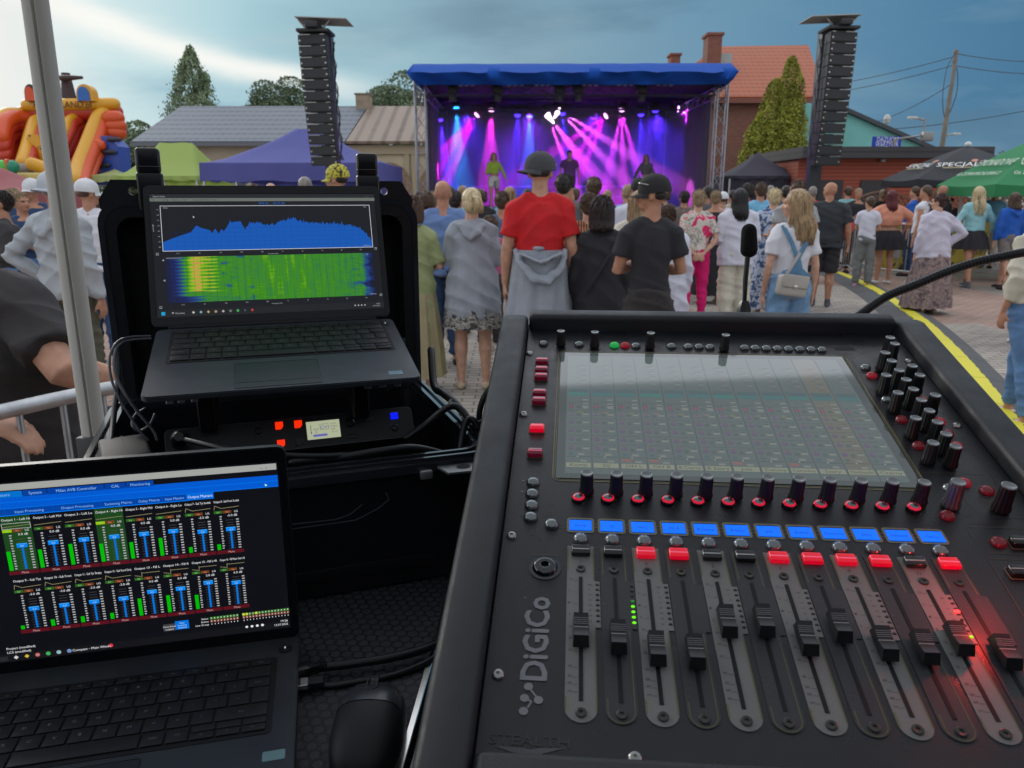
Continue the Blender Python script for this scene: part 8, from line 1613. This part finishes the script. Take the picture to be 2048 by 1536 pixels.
# heads above the laptop
person('man with shaved grey head seen over the analyser laptop', 612, 9.5, 1.80, 0, (0, 0), 1.1, .1, ('down', 'down'), ('tee', GREYD, {}), ('trousers', CHAR), ('buzz', HG), 0, SB)
person('man in yellow camouflage cap looking left above the analyser laptop', 675, 7.6, 1.86, 0, (75, 0), 1.1, .05, ('down', 'down'), ('tee', OLIVE, {}), ('trousers', CHAR), ('short', HD), 0, SB, ('front', CAMO))
person('person whose hair top just shows over the laptop, left of the shaved head', 512, 11, 1.72, 0, (0, 0), 1, .05, ('down', 'down'), ('tee', GREYD, {}), ('trousers', CHAR), ('short', HB), 0, SB)
person('bald head just showing over the laptop under the violet gazebo', 543, 12, 1.76, 0, (0, 0), 1, .05, ('down', 'down'), ('tee', BEIGE, {}), ('trousers', CHAR), None, 2, SB)
# left group facing the desk
person('man in navy print t-shirt and white cap in the left group', 64, 9.2, 1.76, 200, (-20, 0), 1.1, .08, ('down', 'down'), ('tee', NAVY, {}), ('jeans', JEAN), ('short', HB), 1, SW, ('front', cl_('cap_white')))
person('woman with fair tied-back hair at the back of the left group', 22, 9.6, 1.66, 170, (-10, 0), 1.0, .08, ('crossed', 'crossed'), ('tee', BLACK, {}), ('jeans', JEAN), ('short', HS), 0, SW, female=True)
person('woman in dark jacket looking right in the left group', 40, 8.3, 1.62, 230, (15, 0), 1.05, .08, ('crossed', 'crossed'), ('long', NAVY, dict(hem=.84)), ('jeans', JEAN, {}), ('short', HS), 1, SG, female=True)
person('person in dark grey top and blue jeans at the far left edge', -2, 7.2, 1.62, 120, (0, 0), 1.05, .08, ('crossed', 'crossed'), ('long', CHAR, dict(hem=.88)), ('jeans', JEAN, {}), ('short', HD), 1, SW)
person('girl with reddish brown hair between gazebo leg and rugged case', 186, 9.8, 1.60, 160, (-30, 0), 1.0, .02, ('down', 'down'), ('tee', WHITE, {}), ('jeans', JEAN), ('long', HB, .15), 2, SW, female=True)
person('small child at the far left edge in front of the group', 8, 10.8, 1.55, 150, (0, 0), .95, .0, ('down', 'down'), ('tee', BLACK, {}), ('jeans', JEAN), ('bob', HB, .1), 2, SW)
# ==== right side
rh = person('woman with long dark red hair, peach off-shoulder top, bare midriff and black pleated skirt', 1783, 14.2, 1.66, 0, (0, 0), 1.2, .30, ('out', 'out'), ('blouse', PEACH, dict(hem=1.10, g=.03, cuff=.25)), ('skirt', BLACK, dict(top=1.02, hem=.66, flare=.30, np=14, pa=.02)), ('long', HR, .26), 0, SW, female=True)
person('woman in lilac white belted blouse and long floral skirt right of centre on the paving', 1880, 10.6, 1.60, 10, (35, 0), 1.10, .18, ('down', 'hips'), ('blouse', LILAC, dict(hem=.82, g=.03, flare=.06, amp=.005)), ('skirt', FLSK, dict(top=1.0, hem=.10, flare=.16, np=11, pa=.022)), ('short', hairm('auburn', (.05, .018, .014))), 2, SN, female=True, extra=lambda r, k, d: belt(r, k))
person('woman with long blonde hair, turquoise jumper and black skirt walking away', 1957, 13.6, 1.72, 0, (0, 0), 1.05, .06, ('away', 'away'), ('long', TEAL, dict(hem=1.0, g=.022, amp=.003)), ('skirt', BLACK, dict(top=1.02, hem=.68, flare=.28, np=12, pa=.02)), ('long', HBL, .36), 1, SG, step=.35, female=True)
person('person with long hair in royal blue hoodie and grey shorts beside the barrier', 2030, 13.4, 1.62, 8, (0, 0), 1.0, .05, ('down', 'down'), ('hoodie', BLUE, dict(hem=.88)), ('shorts', cl_('taupe_grey', (.16, .14, .13)), dict(hem=.52, leg=.03)), ('long', HB, .16), 0, SB, step=.3)
person('man in white tank top with black backpack facing left', 1851, 13.4, 1.74, 45, (40, 0), 1.0, .04, ('down', 'bent'), ('vest', WHITE, dict(hem=.90)), ('trousers', NAVY), ('short', HB), 1, SB)
person('bald man in dark shirt behind the floral skirt woman', 1884, 15, 1.76, 30, (40, 0), 1.05, .06, ('down', 'down'), ('tee', BLACK, {}), ('trousers', CHAR), None, 1, SB)
person('man in royal blue t-shirt with white chest print behind the tank top man', 1829, 15.6, 1.74, 60, (20, 0), 1.05, .08, ('down', 'down'), ('tee', BLUE, {}), ('trousers', NAVY), ('short', HB), 0, SB)
person('man in black t-shirt with arms crossed behind the barrier facing the desk', 1717, 16.2, 1.72, 175, (0, 0), 1.05, .06, ('crossed', 'crossed'), ('tee', BLACK, {}), ('trousers', CHAR), ('buzz', HS), 1, SB)
person('teenager in white top, grey sweatpants and pink shoes leaning on the barrier', 1742, 13.6, 1.56, -30, (60, 0), .95, .0, ('front', 'front'), ('tee', cl_('bluish_white'), {}), ('trousers', cl_('marl_grey', (.15, .16, .16)), dict(leg=.03)), ('short', HB), 0, (cl_('shoe_pink', (.5, .25, .38)), 0), female=True)
person('person in dark clothes sitting area side, between barrier and lattice fence', 1905, 19.5, 1.5, 160, (0, 0), 1.0, .1, ('down', 'down'), ('tee', BLACK, {}), ('trousers', CHAR), ('short', HD), 0, SB)
# ==== performers on stage
def performer(*a, **k): pass
def perf(label, px, Y, H, **kw):
    x = P(px, 388, Y).x; return person(label, px, Y, H, loc=(x, Y, 1.152), vox=.02, name='performer', **kw)
perf('dancer in lime crop top and white shorts stepping out on the stage left', 988, 24.2, 1.66, yaw=185, head=(0, 0), w=1.0, arms=('away', 'bent'), top=('long', cl_('lime_black', (.35, .52, .04)), dict(hem=1.1)), bottom=('shorts', cl_('shoe_white'), dict(hem=.68, leg=.02)), hair=('long', HM_, .22), shoes=SW, step=.5, female=True)
perf('singer in purple t-shirt and black trousers at the stage centre', 1138, 24.4, 1.74, yaw=180, head=(0, 0), w=1.1, arms=('down', 'down'), top=('tee', PURP, {}), bottom=('trousers', BLACK, {}), hair=('short', HD), shoes=SB)
perf('dancer in dark top and pale shorts dim in the smoke on the stage right', 1290, 25.2, 1.66, yaw=175, head=(0, 0), w=1.0, arms=('bent', 'away'), top=('long', GREYD, dict(hem=1.1)), bottom=('shorts', cl_('shoe_white'), dict(hem=.68, leg=.02)), hair=('long', HM_, .2), shoes=SW, step=.3, female=True)
# ==== crowd filling towards the stage: individuals with their own dress
fill = random.Random(21); tops = [GREYD, BLACK, WHITE, NAVY, BEIGE, RED, SKY, CREAM, CHAR, OLIVE, TEAL, PLAID, cl_('dusty_blue'), cl_('rose')]; tn = ['dark grey', 'black', 'white', 'navy', 'beige', 'red', 'sky blue', 'cream', 'charcoal', 'olive', 'turquoise', 'blue checked', 'dusty blue', 'rose']; hh = [('short', HB), ('short', HD), ('bob', HB, .06), ('short', HS), ('buzz', HG), ('long', HM_, .15), ('curl', HS)]; hn = ['short brown', 'short dark', 'bobbed brown', 'short sandy', 'cropped grey', 'long fair', 'curly sandy']
FN = 0
for px, Y in ((880, 12), (925, 13), (960, 12.2), (1020, 12.5), (1055, 14.5), (1105, 13), (1150, 12.4), (1215, 13.2), (1300, 13.4), (1330, 14.4), (1395, 15), (1465, 14.6), (1540, 14.2), (1572, 13.2), (1625, 14.6), (1695, 17.5), (1765, 18), (1990, 17.2), (900, 15.5), (1180, 16), (838, 13.5), (1008, 15.5)):
    FN += 1; i = (FN*5) % 14; j = (FN*3+FN//14) % 7; H = 1.60+.16*fill.random()
    person('spectator with %s hair and a %s top, %s' % (hn[j], tn[i], ('on the beer garden side' if px > 1650 else 'deep in the crowd')), px, Y, H, fill.uniform(-15, 15), (fill.uniform(-25, 25), 0), 1.0+.1*fill.random(), .1*fill.random(), ('down', fill.choice(['down', 'bent', 'crossed'])), ('tee', tops[i], {}), ('trousers', fill.choice([CHAR, NAVY, BEIGE, JEAN])), hh[j], fill.randrange(4), SB, vox=.024)
# ---- bags they carry
def handbag():
    Y = 5.88; a = P(1582, 560, Y); t = thing('shoulder_bag', 'pale grey shoulder bag with flap hanging at the denim woman\'s left hip', 'bag', (a.x, Y-.02, a.z-.06), R(12)); m = cl_('grey_leather', (.36, .34, .31), .5, .1, .2)
    b = B(); box(b, -.115, .115, -.045, .045, -.06, .095, .022, 4, Matrix.Rotation(R(8), 4, 'Y')); obj('body', b, m, t, 60); b = B(); box(b, -.108, .108, -.054, -.040, .005, .105, .010, 3, Matrix.Rotation(R(8), 4, 'Y')); obj('flap', b, m, t, 60); b = B(); box(b, -.014, .014, -.060, -.054, .004, .028, .002, 2, Matrix.Rotation(R(8), 4, 'Y')); obj('clasp', b, mat('clasp', (.6, .6, .58), .2, .9), t)
handbag()
def backpack(name, label, px, py, Y, m, s=1.0, rz=0):
    a = P(px, py, Y); t = thing(name, label, 'backpack', (a.x, Y, a.z-.2*s), R(rz)); b = B(); limb(b, [(0, 0, .03*s), (0, -.02*s, .18*s), (0, 0, .36*s), (0, .02*s, .42*s)], [(.13*s, .075*s), (.155*s, .10*s), (.135*s, .08*s), (.08*s, .05*s)], 18, True, side=(1, 0, 0)); obj('body', b, m, t, 80); b = B(); limb(b, [(0, -.085*s, .07*s), (0, -.10*s, .15*s), (0, -.09*s, .22*s)], [(.10*s, .03*s), (.11*s, .04*s), (.09*s, .025*s)], 14, True, side=(1, 0, 0)); obj('pocket', b, m, t, 80)
    b = B(); 
    for q in (-1, 1): tube(b, [(q*.07*s, .06*s, .38*s), (q*.09*s, .13*s, .30*s), (q*.09*s, .12*s, .12*s), (q*.07*s, .06*s, .05*s)], .012*s, 6, 4)
    obj('strap', b, BLACK, t, 60)
backpack('backpack', 'red backpack on the shoulder of the bald man', 1690, 446, 11.35, cl_('bag_red', (.5, .008, .02), .6), .9, 55)
backpack('backpack', 'black backpack on the man in white tank top', 1868, 425, 13.3, BLACK, .85, 50)
